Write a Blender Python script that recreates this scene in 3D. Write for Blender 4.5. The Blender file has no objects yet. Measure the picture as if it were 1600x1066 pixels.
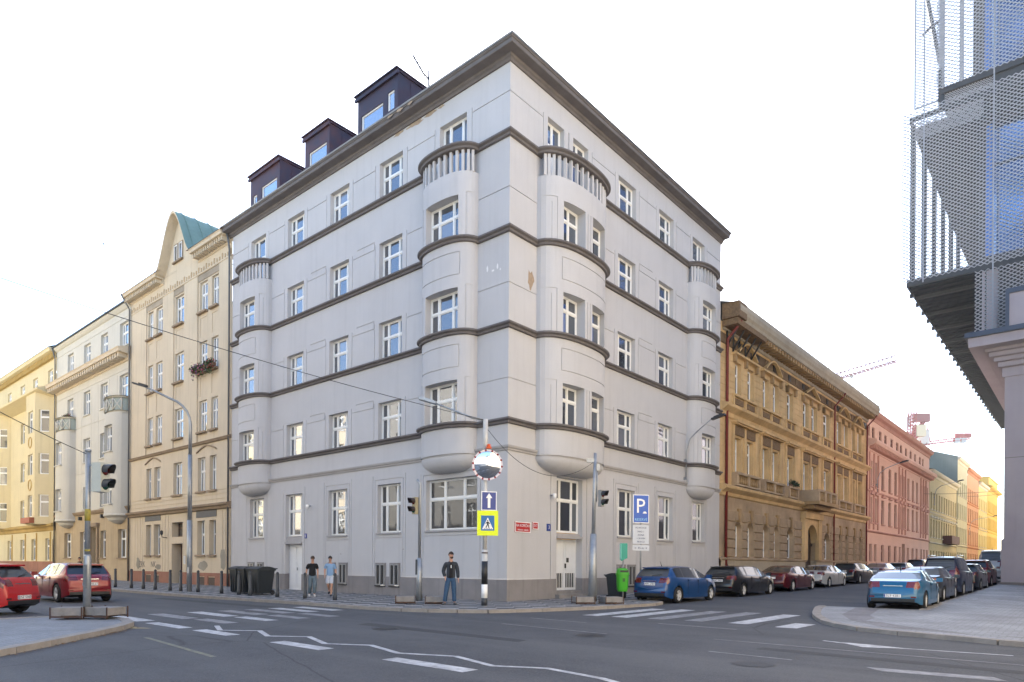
import bpy, bmesh, math, random
from math import sin, cos, pi, sqrt, radians, atan2
from mathutils import Vector, Matrix
random.seed(7)
R = radians
scene = bpy.context.scene
col = scene.collection
# ---------------------------------------------------------------- camera
F = 1056.0; EYE = 1.45
cam_d = bpy.data.cameras.new('camera'); cam = bpy.data.objects.new('camera', cam_d); col.objects.link(cam)
cam_d.sensor_width = 36; cam_d.lens = 36*F/1600; cam_d.clip_end = 3000; cam_d.clip_start = .1
ROLL = R(.40)
cam_d.shift_x = 0.0018; cam_d.shift_y = (881.9-533)/1600
cam.location = (0, 0, EYE)
cam.rotation_euler = (Matrix.Rotation(R(90), 3, 'X') @ Matrix.Rotation(ROLL, 3, 'Z')).to_euler()
scene.camera = cam
# ---------------------------------------------------------------- sky, sun, exposure
SUN_EL, SUN_AZ = R(31), R(4)          # azimuth from +Y towards +X
wd = bpy.data.worlds.new('World'); scene.world = wd; wd.use_nodes = True
nt = wd.node_tree; nt.nodes.clear()
sky = nt.nodes.new('ShaderNodeTexSky'); sky.sky_type = 'NISHITA'; sky.sun_disc = False
sky.sun_elevation = SUN_EL; sky.sun_rotation = SUN_AZ; sky.air_density = 1.0; sky.dust_density = .9; sky.ozone_density = 2.4
bg = nt.nodes.new('ShaderNodeBackground'); bg.inputs['Strength'].default_value = .084
wo = nt.nodes.new('ShaderNodeOutputWorld')
nt.links.new(sky.outputs[0], bg.inputs[0]); nt.links.new(bg.outputs[0], wo.inputs[0])
sl_ = bpy.data.lights.new('sun', 'SUN'); sl_.energy = 5.0; sl_.angle = R(.5); sl_.color = (1, .93, .82)
so = bpy.data.objects.new('sun', sl_); col.objects.link(so); so.location = (0, 60, 80)
so.rotation_euler = Vector((-sin(SUN_AZ)*cos(SUN_EL), -cos(SUN_AZ)*cos(SUN_EL), -sin(SUN_EL))).to_track_quat('-Z', 'Y').to_euler()
scene.view_settings.view_transform = 'Standard'; scene.view_settings.look = 'None'
scene.view_settings.gamma = 1; scene.view_settings.exposure = 2.72
try: scene.view_settings.use_curve_mapping = False
except Exception: pass
scene.render.engine = 'CYCLES'
scene.cycles.max_bounces = 6; scene.cycles.diffuse_bounces = 3; scene.cycles.glossy_bounces = 3
scene.cycles.caustics_reflective = True; scene.cycles.caustics_refractive = False
# ---------------------------------------------------------------- street frame: a along the left street, b along the right street
TH = atan2(1055, 1221)                 # left street direction is 180-TH from +X
dl = Vector((-1221, 1055, 0)).normalized(); dr = Vector((1055, 1221, 0)).normalized()
C0 = Vector((-.1244, 26.264, 0))
ANG = atan2(dl.y, dl.x); ANGR = atan2(dr.y, dr.x)
def W(a, b, z=0): return C0 + dl*a + dr*b + Vector((0, 0, z))
def G(b):                               # road height, rising gently up the right street
    if b <= 0: return -.1
    return -.1 + (.0002*b*b + .003*b if b < 40 else .44 + .004*(b-40))
# ---------------------------------------------------------------- materials
MAT = {}
def mat(name, color, rough=.7, metal=0, noise=0, nscale=3, bump=0, bscale=40, spec=.5, coat=0, dark=None, streak=0, emit=None):
    if name in MAT: return MAT[name]
    m = bpy.data.materials.new(name); m.use_nodes = True; n = m.node_tree; b = n.nodes['Principled BSDF']; L = n.links
    if len(color) == 3: color = (*color, 1)
    b.inputs['Base Color'].default_value = color; b.inputs['Roughness'].default_value = rough
    b.inputs['Metallic'].default_value = metal; b.inputs['Specular IOR Level'].default_value = spec
    if coat: b.inputs['Coat Weight'].default_value = coat; b.inputs['Coat Roughness'].default_value = .04
    if emit: b.inputs['Emission Color'].default_value = (*emit[:3], 1); b.inputs['Emission Strength'].default_value = emit[3]
    tc = n.nodes.new('ShaderNodeTexCoord')
    if noise:
        t = n.nodes.new('ShaderNodeTexNoise'); t.inputs['Scale'].default_value = nscale; t.inputs['Detail'].default_value = 8; t.inputs['Roughness'].default_value = .65
        L.new(tc.outputs['Object'], t.inputs['Vector'])
        r = n.nodes.new('ShaderNodeMapRange'); r.inputs[1].default_value = .3; r.inputs[2].default_value = .7
        L.new(t.outputs['Fac'], r.inputs[0])
        mx = n.nodes.new('ShaderNodeMix'); mx.data_type = 'RGBA'
        d = dark or tuple(c*(1-noise) for c in color[:3])
        mx.inputs[6].default_value = (*d[:3], 1); mx.inputs[7].default_value = color
        L.new(r.outputs[0], mx.inputs[0]); out = mx.outputs[2]
        if streak:
            mp = n.nodes.new('ShaderNodeMapping'); mp.inputs['Scale'].default_value = (2.2, 2.2, .12)
            L.new(tc.outputs['Object'], mp.inputs[0])
            t2 = n.nodes.new('ShaderNodeTexNoise'); t2.inputs['Scale'].default_value = 1.6; t2.inputs['Detail'].default_value = 6
            L.new(mp.outputs[0], t2.inputs['Vector'])
            r2 = n.nodes.new('ShaderNodeMapRange'); r2.inputs[1].default_value = .52; r2.inputs[2].default_value = .8
            r2.inputs[4].default_value = streak
            L.new(t2.outputs['Fac'], r2.inputs[0])
            m2 = n.nodes.new('ShaderNodeMix'); m2.data_type = 'RGBA'; m2.inputs[7].default_value = tuple(c*.45 for c in color[:3])+(1,)
            L.new(out, m2.inputs[6]); L.new(r2.outputs[0], m2.inputs[0]); out = m2.outputs[2]
        L.new(out, b.inputs['Base Color'])
    if bump:
        t = n.nodes.new('ShaderNodeTexNoise'); t.inputs['Scale'].default_value = bscale; t.inputs['Detail'].default_value = 6
        L.new(tc.outputs['Object'], t.inputs['Vector'])
        bp = n.nodes.new('ShaderNodeBump'); bp.inputs['Strength'].default_value = bump; bp.inputs['Distance'].default_value = .02
        L.new(t.outputs['Fac'], bp.inputs['Height']); L.new(bp.outputs[0], b.inputs['Normal'])
    MAT[name] = m; return m
def stucco(name, c, noise=.12, streak=.25): return mat(name, c, .9, noise=noise, nscale=.45, bump=.25, bscale=18, spec=.2, streak=streak)
def glassmat(name, base, refl=.5, tint=(.8, .86, .95)):
    if name in MAT: return MAT[name]
    m = bpy.data.materials.new(name); m.use_nodes = True; n = m.node_tree; L = n.links
    b = n.nodes['Principled BSDF']; b.inputs['Roughness'].default_value = .5
    oi = n.nodes.new('ShaderNodeObjectInfo')
    cr = n.nodes.new('ShaderNodeValToRGB'); cr.color_ramp.interpolation = 'CONSTANT'
    cr.color_ramp.elements[0].color = (*base, 1); cr.color_ramp.elements[1].position = .6
    cr.color_ramp.elements[1].color = (*[c*2.2+.02 for c in base], 1)
    e = cr.color_ramp.elements.new(.86); e.color = (*[c*4+.06 for c in base], 1)
    L.new(oi.outputs['Random'], cr.inputs[0])
    tc = n.nodes.new('ShaderNodeTexCoord'); wv = n.nodes.new('ShaderNodeTexWave'); wv.inputs['Scale'].default_value = 6; wv.inputs['Distortion'].default_value = 2
    L.new(tc.outputs['Object'], wv.inputs[0])
    mu = n.nodes.new('ShaderNodeMix'); mu.data_type = 'RGBA'; mu.blend_type = 'MULTIPLY'; mu.inputs[0].default_value = .35
    L.new(cr.outputs[0], mu.inputs[6]); L.new(wv.outputs['Color'], mu.inputs[7]); L.new(mu.outputs[2], b.inputs['Base Color'])
    g = n.nodes.new('ShaderNodeBsdfGlossy'); g.inputs['Roughness'].default_value = .015; g.inputs['Color'].default_value = (*tint, 1)
    nz = n.nodes.new('ShaderNodeTexNoise'); nz.inputs['Scale'].default_value = 1.3; L.new(tc.outputs['Object'], nz.inputs[0])
    bp = n.nodes.new('ShaderNodeBump'); bp.inputs['Strength'].default_value = .12; bp.inputs['Distance'].default_value = .03
    L.new(nz.outputs[0], bp.inputs['Height']); L.new(bp.outputs[0], g.inputs['Normal'])
    fr = n.nodes.new('ShaderNodeLayerWeight'); fr.inputs[0].default_value = .5
    pw = n.nodes.new('ShaderNodeMath'); pw.operation = 'POWER'; pw.inputs[1].default_value = 3.2; L.new(fr.outputs['Facing'], pw.inputs[0])
    ad = n.nodes.new('ShaderNodeMath'); ad.operation = 'ADD'; ad.use_clamp = True; ad.inputs[1].default_value = refl; L.new(pw.outputs[0], ad.inputs[0])
    ms = n.nodes.new('ShaderNodeMixShader'); L.new(ad.outputs[0], ms.inputs[0]); L.new(b.outputs[0], ms.inputs[1]); L.new(g.outputs[0], ms.inputs[2])
    L.new(ms.outputs[0], n.nodes['Material Output'].inputs[0]); MAT[name] = m; return m
GREY = stucco('grey render', (.505, .50, .508), .09, .16)
PLINTH = stucco('plinth render', (.27, .255, .255), .3, .6)
BAND = mat('cornice paint', (.155, .142, .14), .8, noise=.25, nscale=1.5, bump=.2, spec=.25)
BANDL = stucco('light moulding', (.40, .385, .38), .12, .2)
WHITE = mat('white frame paint', (.78, .78, .76), .45, noise=.06, nscale=4)
DOORW = mat('white door paint', (.70, .72, .74), .5, noise=.08, nscale=3)
GLASS = glassmat('window glass', (.018, .020, .024), .2)
GLASSK = glassmat('dark room glass', (.010, .012, .014), .07)
GLASSS = glassmat('dormer glass', (.03, .04, .05), .5)
GLASSD = glassmat('dim window glass', (.05, .05, .05), .10, (.7, .72, .75))
DORM = mat('dormer copper', (.085, .036, .038), .55, metal=0, noise=.6, nscale=1.2, dark=(.035, .035, .06), spec=.35)
ROOFR = mat('red roof tiles', (.20, .06, .045), .8, noise=.4, nscale=3, bump=.5, bscale=6)
ROOFD = mat('dark roof sheet', (.06, .065, .07), .55, noise=.3, nscale=2)
STEEL = mat('galvanised steel', (.36, .38, .40), .45, metal=.6, noise=.2, nscale=6)
DSTEEL = mat('dark painted steel', (.035, .04, .048), .45, noise=.3, nscale=5)
BLACK = mat('black plastic', (.012, .013, .015), .45)
RUBBER = mat('tyre rubber', (.014, .014, .015), .8, noise=.3, nscale=20)
CONC = mat('concrete', (.26, .245, .235), .9, noise=.35, nscale=3, bump=.5, bscale=25)
RUST = mat('rusty iron', (.08, .04, .025), .8, noise=.5, nscale=10)
IRON = mat('wrought iron', (.03, .03, .03), .6)
# ---------------------------------------------------------------- mesh helper
class MB:
    def __init__(s): s.v = []; s.f = []; s.mi = []; s.m = 0; s.sm = []
    def vert(s, p): s.v.append(tuple(p)); return len(s.v)-1
    def face(s, pts, smooth=False):
        i = len(s.v); s.v += [tuple(p) for p in pts]; s.f.append(tuple(range(i, i+len(pts)))); s.mi.append(s.m); s.sm.append(smooth)
    def idx(s, f, smooth=False): s.f.append(tuple(f)); s.mi.append(s.m); s.sm.append(smooth)
    def box(s, x0, x1, y0, y1, z0, z1, M=None):
        p = [(x, y, z) for z in (z0, z1) for y in (y0, y1) for x in (x0, x1)]
        if M is not None: p = [M(*q) if callable(M) else tuple(M @ Vector(q)) for q in p]
        i = len(s.v); s.v += [tuple(q) for q in p]
        for f in ((0, 2, 3, 1), (4, 5, 7, 6), (0, 1, 5, 4), (2, 6, 7, 3), (0, 4, 6, 2), (1, 3, 7, 5)): s.idx([i+k for k in f])
    def tube(s, pts, r, n=8, cap=True, smooth=True):
        pts = [Vector(p) for p in pts]; rr = r if isinstance(r, (list, tuple)) else [r]*len(pts); base = len(s.v); up = None
        for k, p in enumerate(pts):
            t = (pts[min(k+1, len(pts)-1)]-pts[max(k-1, 0)]).normalized()
            if up is None: up = Vector((0, 0, 1)) if abs(t.z) < .9 else Vector((1, 0, 0))
            u = t.cross(up).normalized(); w = u.cross(t).normalized(); up = w
            for j in range(n):
                a = 2*pi*j/n; s.v.append(tuple(p+u*(rr[k]*cos(a))+w*(rr[k]*sin(a))))
        for k in range(len(pts)-1):
            for j in range(n):
                s.idx((base+k*n+j, base+k*n+(j+1) % n, base+(k+1)*n+(j+1) % n, base+(k+1)*n+j), smooth)
        if cap:
            s.idx([base+j for j in range(n)][::-1]); s.idx([base+(len(pts)-1)*n+j for j in range(n)])
    def lathe(s, prof, n=16, c=(0, 0, 0), axis='z', smooth=True, cap=True):
        base = len(s.v)
        for r, h in prof:
            for j in range(n):
                a = 2*pi*j/n; x, y = r*cos(a), r*sin(a)
                q = (x, y, h) if axis == 'z' else ((x, h, y) if axis == 'y' else (h, x, y))
                s.v.append((q[0]+c[0], q[1]+c[1], q[2]+c[2]))
        for k in range(len(prof)-1):
            for j in range(n): s.idx((base+k*n+j, base+k*n+(j+1) % n, base+(k+1)*n+(j+1) % n, base+(k+1)*n+j), smooth)
        if cap: s.idx([base+j for j in range(n)][::-1]); s.idx([base+(len(prof)-1)*n+j for j in range(n)])
    def sweep(s, path, prof, ends=True, z=True):
        # path: plan points (x, y) with outward on the left-hand side given by normals; prof: (offset, height)
        n = len(path); nor = []
        for k in range(n):
            def nn(i):
                d = Vector((path[i+1][0]-path[i][0], path[i+1][1]-path[i][1])).normalized(); return Vector((d.y, -d.x))
            if k == 0: v = nn(0)
            elif k == n-1: v = nn(n-2)
            else:
                a, b = nn(k-1), nn(k); v = (a+b); v.normalize(); v /= max(.35, v.dot(a))
            nor.append(v)
        base = len(s.v); m = len(prof)
        for k in range(n):
            for o, h in prof: s.v.append((path[k][0]+nor[k].x*o, path[k][1]+nor[k].y*o, h))
        for k in range(n-1):
            for j in range(m-1): s.idx((base+k*m+j, base+k*m+j+1, base+(k+1)*m+j+1, base+(k+1)*m+j))
        if ends: s.idx([base+j for j in range(m)]); s.idx([base+(n-1)*m+j for j in range(m)][::-1])
    def mesh(s, name, mats, sharp=38):
        me = bpy.data.meshes.new(name); me.from_pydata(s.v, [], s.f)
        for m in (mats if isinstance(mats, (list, tuple)) else [mats]): me.materials.append(m)
        me.polygons.foreach_set('material_index', s.mi); me.polygons.foreach_set('use_smooth', s.sm); me.update()
        return me
    def obj(s, name, mats, parent=None, loc=None, rot=0, weld=False, **kw):
        me = s.mesh(name, mats)
        if weld: weldmesh(me, weld)
        return link(name, me, parent, loc, rot, **kw)
def weldmesh(me, ang=38):
    b = bmesh.new(); b.from_mesh(me); bmesh.ops.remove_doubles(b, verts=b.verts, dist=.0004)
    bmesh.ops.recalc_face_normals(b, faces=b.faces)
    for f in b.faces: f.smooth = True
    for e in b.edges:
        if len(e.link_faces) == 2: e.smooth = e.calc_face_angle(0) < R(ang)
        else: e.smooth = False
    b.to_mesh(me); b.free()
def link(name, me, parent=None, loc=None, rot=0, label=None, cat=None, group=None, kind=None):
    o = bpy.data.objects.new(name, me); col.objects.link(o)
    if parent: o.parent = parent
    if loc is not None: o.location = loc
    if rot: o.rotation_euler = (0, 0, rot)
    if label: o['label'] = label
    if cat: o['category'] = cat
    if group: o['group'] = group
    if kind: o['kind'] = kind
    return o
def thing(name, label, cat, loc=(0, 0, 0), rot=0, group=None): return link(name, None, None, loc, rot, label, cat, group)
def copytree(o, loc=None, rot=None, label=None, parent=None, keep=None):
    c = o.copy(); col.objects.link(c)
    if parent: c.parent = parent
    if loc is not None: c.location = loc
    if rot is not None: c.rotation_euler = (0, 0, rot)
    if label: c['label'] = label
    for ch in kids.get(o, o.children): copytree(ch, parent=c)
    return c
kids = {}
def textmesh(txt, size, m, depth=.002, align='CENTER'):
    cu = bpy.data.curves.new('t', 'FONT'); cu.body = txt; cu.size = size; cu.extrude = depth; cu.align_x = align; cu.align_y = 'CENTER'; cu.resolution_u = 2
    o = bpy.data.objects.new('t', cu); col.objects.link(o)
    me = bpy.data.meshes.new_from_object(o); bpy.data.objects.remove(o); bpy.data.curves.remove(cu)
    me.materials.clear(); me.materials.append(m); me.name = 'lettering'; return me
def text(txt, size, m, parent, loc, rot=(R(90), 0, 0), name='lettering', sx=1):
    o = link(name, textmesh(txt, size, m), parent, loc); o.rotation_euler = rot; o.scale = (sx, 1, 1); return o
# ---------------------------------------------------------------- facades
# a facade lives in its thing's local frame; side 'L': x = a, outward = +y ; side 'R': outward = -x, runs along -y
class Fac:
    def __init__(s, root, side, a0=0, b0=0): s.r = root; s.side = side; s.a0 = a0; s.b0 = b0
    def P(s, u, o, z):
        if s.side == 'L': return (u-s.a0, o+s.b0, z)
        return (-o-s.a0, -u+s.b0, z)
    rot = property(lambda s: 0 if s.side == 'L' else R(90))
def hfield(mb, P, s0, s1, z0, z1, cells, off=0, curve=None, nsub=0, back=True):
    """wall as a height field. cells: (s0,s1,z0,z1,depth,hole) later ones win"""
    S = {s0, s1}; Z = {z0, z1}
    for c in cells:
        for q in c[:2]:
            if s0 < q < s1: S.add(round(q, 4))
        for q in c[2:4]:
            if z0 < q < z1: Z.add(round(q, 4))
    if nsub:
        for k in range(1, nsub): S.add(round(s0+(s1-s0)*k/nsub, 4))
    S = sorted(S); Z = sorted(Z)
    S = [q for i, q in enumerate(S) if i == 0 or q-S[i-1] > 1e-3]; Z = [q for i, q in enumerate(Z) if i == 0 or q-Z[i-1] > 1e-3]
    ns, nz = len(S)-1, len(Z)-1
    D = [[(0., False)]*nz for _ in range(ns)]
    for c in cells:
        for i in range(ns):
            m = (S[i]+S[i+1])/2
            if c[0] < m < c[1]:
                for j in range(nz):
                    n = (Z[j]+Z[j+1])/2
                    if c[2] < n < c[3]: D[i][j] = (c[4], len(c) > 5 and c[5])
    cv = curve or (lambda u: 0)
    def Q(u, d, z, flat): return P(u, off+(-d if flat else cv(u)-d), z)
    def q2(u, cell, z):
        d, hole = cell
        return P(u, off+((d if hole == 'abs' else cv(u)-d)), z)
    for i in range(ns):
        j = 0
        while j < nz:
            k = j
            while k+1 < nz and D[i][k+1] == D[i][j]: k += 1
            if not D[i][j][1]:
                c = D[i][j]; mb.face([q2(S[i], c, Z[j]), q2(S[i+1], c, Z[j]), q2(S[i+1], c, Z[k+1]), q2(S[i], c, Z[k+1])])
            j = k+1
    for i in range(ns+1):
        for j in range(nz):
            A = D[i-1][j] if i > 0 else None; B = D[i][j] if i < ns else None
            if A is None or B is None or A == B: continue
            mb.face([q2(S[i], A, Z[j]), q2(S[i], B, Z[j]), q2(S[i], B, Z[j+1]), q2(S[i], A, Z[j+1])])
    for j in range(1, nz):
        for i in range(ns):
            A, B = D[i][j-1], D[i][j]
            if A == B: continue
            mb.face([q2(S[i], A, Z[j]), q2(S[i+1], A, Z[j]), q2(S[i+1], B, Z[j]), q2(S[i], B, Z[j])])
WCACHE = {}
def window_meshes(w, h, style, fm, gm):
    key = (round(w, 2), round(h, 2), style, fm.name, gm.name)
    if key in WCACHE: return WCACHE[key]
    mb = MB(); t = .055; panes = []
    if style == 'three': vs = [.27, .73]; tz = .60
    elif style == 'two': vs = [.5]; tz = .66
    elif style == 'two_c': vs = [.34, .0]; tz = .6; vs = [.62]
    elif style == 'big': vs = [.30, .68]; tz = .62
    elif style == 'one': vs = []; tz = .66
    elif style == 'single': vs = []; tz = None
    elif style == 'slot': vs = [.5]; tz = None
    x0, x1 = -w/2, w/2
    mb.box(x0, x0+t, -.04, .03, 0, h); mb.box(x1-t, x1, -.04, .03, 0, h)
    mb.box(x0+t, x1-t, -.04, .03, 0, t); mb.box(x0+t, x1-t, -.04, .03, h-t, h)
    xs = [x0+t]
    for v in vs:
        c = x0+w*v; mb.box(c-t*.75, c+t*.75, -.035, .04, t, h-t); xs += [c-t*.75, c+t*.75]
    xs.append(x1-t); zs = [t]
    if tz:
        c = h*tz
        for k in range(0, len(xs), 2): mb.box(xs[k], xs[k+1], -.035, .042, c-t*.8, c+t*.8)
        zs += [c-t*.8, c+t*.8]
    zs.append(h-t)
    for i in range(0, len(xs), 2):
        for j in range(0, len(zs), 2):
            a0, a1, b0, b1 = xs[i], xs[i+1], zs[j], zs[j+1]; e = .035
            if min(a1-a0, b1-b0) > .25 and style != 'single':
                mb.box(a0, a0+e, -.02, .015, b0, b1); mb.box(a1-e, a1, -.02, .015, b0, b1); mb.box(a0+e, a1-e, -.02, .015, b0, b0+e); mb.box(a0+e, a1-e, -.02, .015, b1-e, b1)
            panes.append((a0, a1, b0, b1))
    fme = mb.mesh('window', fm)
    pl = []
    for a0, a1, b0, b1 in panes:
        p = MB(); p.face([(a0, -.01, b0), (a1, -.01, b0), (a1, -.01, b1), (a0, -.01, b1)]); pl.append(p.mesh('pane', gm))
    al = MB()
    for a0, a1, b0, b1 in panes: al.face([(a0, -.01, b0), (a1, -.01, b0), (a1, -.01, b1), (a0, -.01, b1)])
    WCACHE[key] = (fme, pl, al.mesh('pane', gm), panes); return WCACHE[key]
def add_window(fc, u0, u1, z0, z1, depth, style='three', fm=None, gm=None, split=False, name='window', base=0, tilt=False):
    fme, pl, al, panes = window_meshes(u1-u0, z1-z0, style, fm or WHITE, gm or GLASS)
    o = link(name, fme, fc.r, fc.P((u0+u1)/2, base-depth, z0), fc.rot)
    if split:
        for k, p in enumerate(pl):
            q = link('pane', p, o)
            if tilt and k == tilt-1:
                a0, a1, b0, b1 = panes[k]; q.location = (0, .012, 0)
                s_ = MB(); t = .05; sz = b1-b0
                s_.box(a0, a0+t, 0, .05, b0, b1); s_.box(a1-t, a1, 0, .05, b0, b1); s_.box(a0+t, a1-t, 0, .05, b0, b0+t); s_.box(a0+t, a1-t, 0, .05, b1-t, b1)
                sh = s_.obj('tilted_sash', fm or WHITE, o); sh.rotation_euler = (R(9), 0, 0); sh.location = (0, b0*sin(R(9))*0+.02, 0)
                sh.matrix_parent_inverse = Matrix.Identity(4)
    else: link('pane', al, o)
    return o
def sill(mb, fc, u0, u1, z, p=.1, h=.08, e=.08, base=0): mb.box(u0-e, u1+e, base-.25, base+p, z-h, z, fc.P)
def volume_roof(mb, fc, s0, s1, z, over, depth, rise):
    P = fc.P; mb.face([P(s0, over, z), P(s1, over, z), P(s1, -depth/2, z+rise), P(s0, -depth/2, z+rise)])
    mb.face([P(s0, -depth/2, z+rise), P(s1, -depth/2, z+rise), P(s1, -depth, z), P(s0, -depth, z)])
def side_walls(mb, fc, s0, s1, z1, depth, rise=0, z0=-.6):
    P = fc.P
    for s in (s0, s1):
        pts = [P(s, -.02, z0), P(s, -depth, z0), P(s, -depth, z1)]
        if rise: pts.append(P(s, -depth/2, z1+rise))
        pts.append(P(s, -.02, z1)); mb.face(pts)
    mb.face([P(s0, -depth, z0), P(s1, -depth, z0), P(s1, -depth, z1), P(s0, -depth, z1)])
# ================================================================ GROUND
def asphalt():
    m = bpy.data.materials.new('asphalt'); m.use_nodes = True; n = m.node_tree; L = n.links; b = n.nodes['Principled BSDF']
    b.inputs['Roughness'].default_value = .82; b.inputs['Specular IOR Level'].default_value = .35
    tc = n.nodes.new('ShaderNodeTexCoord')
    def noise(sc, det=6, vec=None, rough=.6):
        t = n.nodes.new('ShaderNodeTexNoise'); t.inputs['Scale'].default_value = sc; t.inputs['Detail'].default_value = det; t.inputs['Roughness'].default_value = rough
        L.new(vec or tc.outputs['Object'], t.inputs['Vector']); return t.outputs['Fac']
    def mixc(fac, A, B):
        x = n.nodes.new('ShaderNodeMix'); x.data_type = 'RGBA'
        if isinstance(fac, float): x.inputs[0].default_value = fac
        else: L.new(fac, x.inputs[0])
        for i, v in ((6, A), (7, B)):
            if isinstance(v, tuple): x.inputs[i].default_value = (*v, 1)
            else: L.new(v, x.inputs[i])
        return x.outputs[2]
    def rng(v, a, c, lo=0., hi=1.):
        r = n.nodes.new('ShaderNodeMapRange'); r.inputs[1].default_value = a; r.inputs[2].default_value = c; r.inputs[3].default_value = lo; r.inputs[4].default_value = hi
        L.new(v, r.inputs[0]); return r.outputs[0]
    mp = n.nodes.new('ShaderNodeMapping'); mp.inputs['Scale'].default_value = (.05, .9, 1); L.new(tc.outputs['Object'], mp.inputs[0])
    c = mixc(rng(noise(.35, 9, rough=.75), .4, .6), (.046, .048, .054), (.068, .070, .077))
    c = mixc(rng(noise(.8, vec=mp.outputs[0]), .44, .66, 0, .8), c, (.088, .089, .093))       # wheel-polished lanes along the street
    c = mixc(rng(noise(45, 3), .42, .75, 0, .7), c, (.13, .128, .128))                            # aggregate
    c = mixc(rng(noise(60, 2), .3, .42, .5, 0.), c, (.03, .03, .032))
    vo = n.nodes.new('ShaderNodeTexVoronoi'); vo.feature = 'DISTANCE_TO_EDGE'; vo.inputs['Scale'].default_value = .13
    nz = n.nodes.new('ShaderNodeTexNoise'); nz.inputs['Scale'].default_value = .9; nz.inputs['Detail'].default_value = 5; L.new(tc.outputs['Object'], nz.inputs[0])
    va = n.nodes.new('ShaderNodeMix'); va.data_type = 'RGBA'; va.inputs[0].default_value = .12; L.new(tc.outputs['Object'], va.inputs[6]); L.new(nz.outputs['Color'], va.inputs[7]); L.new(va.outputs[2], vo.inputs['Vector'])
    c = mixc(rng(vo.outputs['Distance'], 0, .003, .7, 0), c, (.022, .022, .024))
    L.new(c, b.inputs['Base Color'])
    bp = n.nodes.new('ShaderNodeBump'); bp.inputs['Strength'].default_value = .55; bp.inputs['Distance'].default_value = .012
    L.new(noise(50, 4), bp.inputs['Height']); L.new(bp.outputs[0], b.inputs['Normal']); return m
ASPH = asphalt()
def paving(name, c1, c2, cmort, cell, pattern=None, rot=0.):
    """small sett paving: voronoi/brick setts with bump; pattern = darker setts laid in diagonal squares"""
    m = bpy.data.materials.new(name); m.use_nodes = True; n = m.node_tree; L = n.links; b = n.nodes['Principled BSDF']; b.inputs['Roughness'].default_value = .7
    tc = n.nodes.new('ShaderNodeTexCoord'); mp = n.nodes.new('ShaderNodeMapping'); mp.inputs['Rotation'].default_value = (0, 0, rot); L.new(tc.outputs['Object'], mp.inputs[0])
    vo = n.nodes.new('ShaderNodeTexVoronoi'); vo.inputs['Scale'].default_value = 1/cell; vo.inputs['Randomness'].default_value = .35; L.new(mp.outputs[0], vo.inputs['Vector'])
    ve = n.nodes.new('ShaderNodeTexVoronoi'); ve.feature = 'DISTANCE_TO_EDGE'; ve.inputs['Scale'].default_value = 1/cell; ve.inputs['Randomness'].default_value = .35; L.new(mp.outputs[0], ve.inputs['Vector'])
    sp = n.nodes.new('ShaderNodeSeparateColor'); L.new(vo.outputs['Color'], sp.inputs[0])
    x = n.nodes.new('ShaderNodeMix'); x.data_type = 'RGBA'; x.inputs[6].default_value = (*c1, 1); x.inputs[7].default_value = (*[k*1.25 for k in c1], 1); L.new(sp.outputs[0], x.inputs[0]); c = x.outputs[2]
    if pattern:
        ck = n.nodes.new('ShaderNodeTexChecker'); ck.inputs['Scale'].default_value = 1/pattern
        m2 = n.nodes.new('ShaderNodeMapping'); m2.inputs['Rotation'].default_value = (0, 0, R(45)); m2.inputs['Location'].default_value = (.013, .017, .3); L.new(tc.outputs['Object'], m2.inputs[0]); L.new(m2.outputs[0], ck.inputs[0])
        y = n.nodes.new('ShaderNodeMix'); y.data_type = 'RGBA'; y.inputs[7].default_value = (*c2, 1); L.new(ck.outputs['Fac'], y.inputs[0]); L.new(c, y.inputs[6]); c = y.outputs[2]
    mr = n.nodes.new('ShaderNodeMapRange'); mr.inputs[1].default_value = 0; mr.inputs[2].default_value = .09; mr.inputs[3].default_value = 1; mr.inputs[4].default_value = 0; L.new(ve.outputs['Distance'], mr.inputs[0])
    z = n.nodes.new('ShaderNodeMix'); z.data_type = 'RGBA'; z.inputs[7].default_value = (*cmort, 1); L.new(mr.outputs[0], z.inputs[0]); L.new(c, z.inputs[6])
    no = n.nodes.new('ShaderNodeTexNoise'); no.inputs['Scale'].default_value = .7; no.inputs['Detail'].default_value = 7; L.new(tc.outputs['Object'], no.inputs[0])
    r3 = n.nodes.new('ShaderNodeMapRange'); r3.inputs[1].default_value = .35; r3.inputs[2].default_value = .7; r3.inputs[3].default_value = .72; r3.inputs[4].default_value = 1.1; L.new(no.outputs[0], r3.inputs[0])
    v = n.nodes.new('ShaderNodeVectorMath'); v.operation = 'SCALE'; L.new(z.outputs[2], v.inputs[0]); L.new(r3.outputs[0], v.inputs['Scale']); L.new(v.outputs[0], b.inputs['Base Color'])
    bp = n.nodes.new('ShaderNodeBump'); bp.inputs['Strength'].default_value = .7; bp.inputs['Distance'].default_value = .015; L.new(ve.outputs['Distance'], bp.inputs['Height']); L.new(bp.outputs[0], b.inputs['Normal']); return m
MOSAIC = paving('mosaic pavement', (.30, .29, .28), (.06, .065, .075), (.14, .135, .13), .075, pattern=.62)
PLAZA = paving('granite sett paving', (.235, .24, .25), (.2, .2, .2), (.15, .15, .155), .14)
GRAN = mat('granite kerb', (.30, .275, .25), .8, noise=.35, nscale=2.5, bump=.4, bscale=30)
PAINTW = mat('worn road paint', (.60, .61, .62), .6, noise=.5, nscale=5, dark=(.20, .20, .21), bump=.3, bscale=50)
PAINTF = mat('faded road paint', (.30, .30, .31), .7, noise=.6, nscale=5, dark=(.10, .10, .105))
PAINTY = mat('yellow road mark', (.42, .33, .12), .7, noise=.5, nscale=6, dark=(.12, .11, .1))
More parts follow.
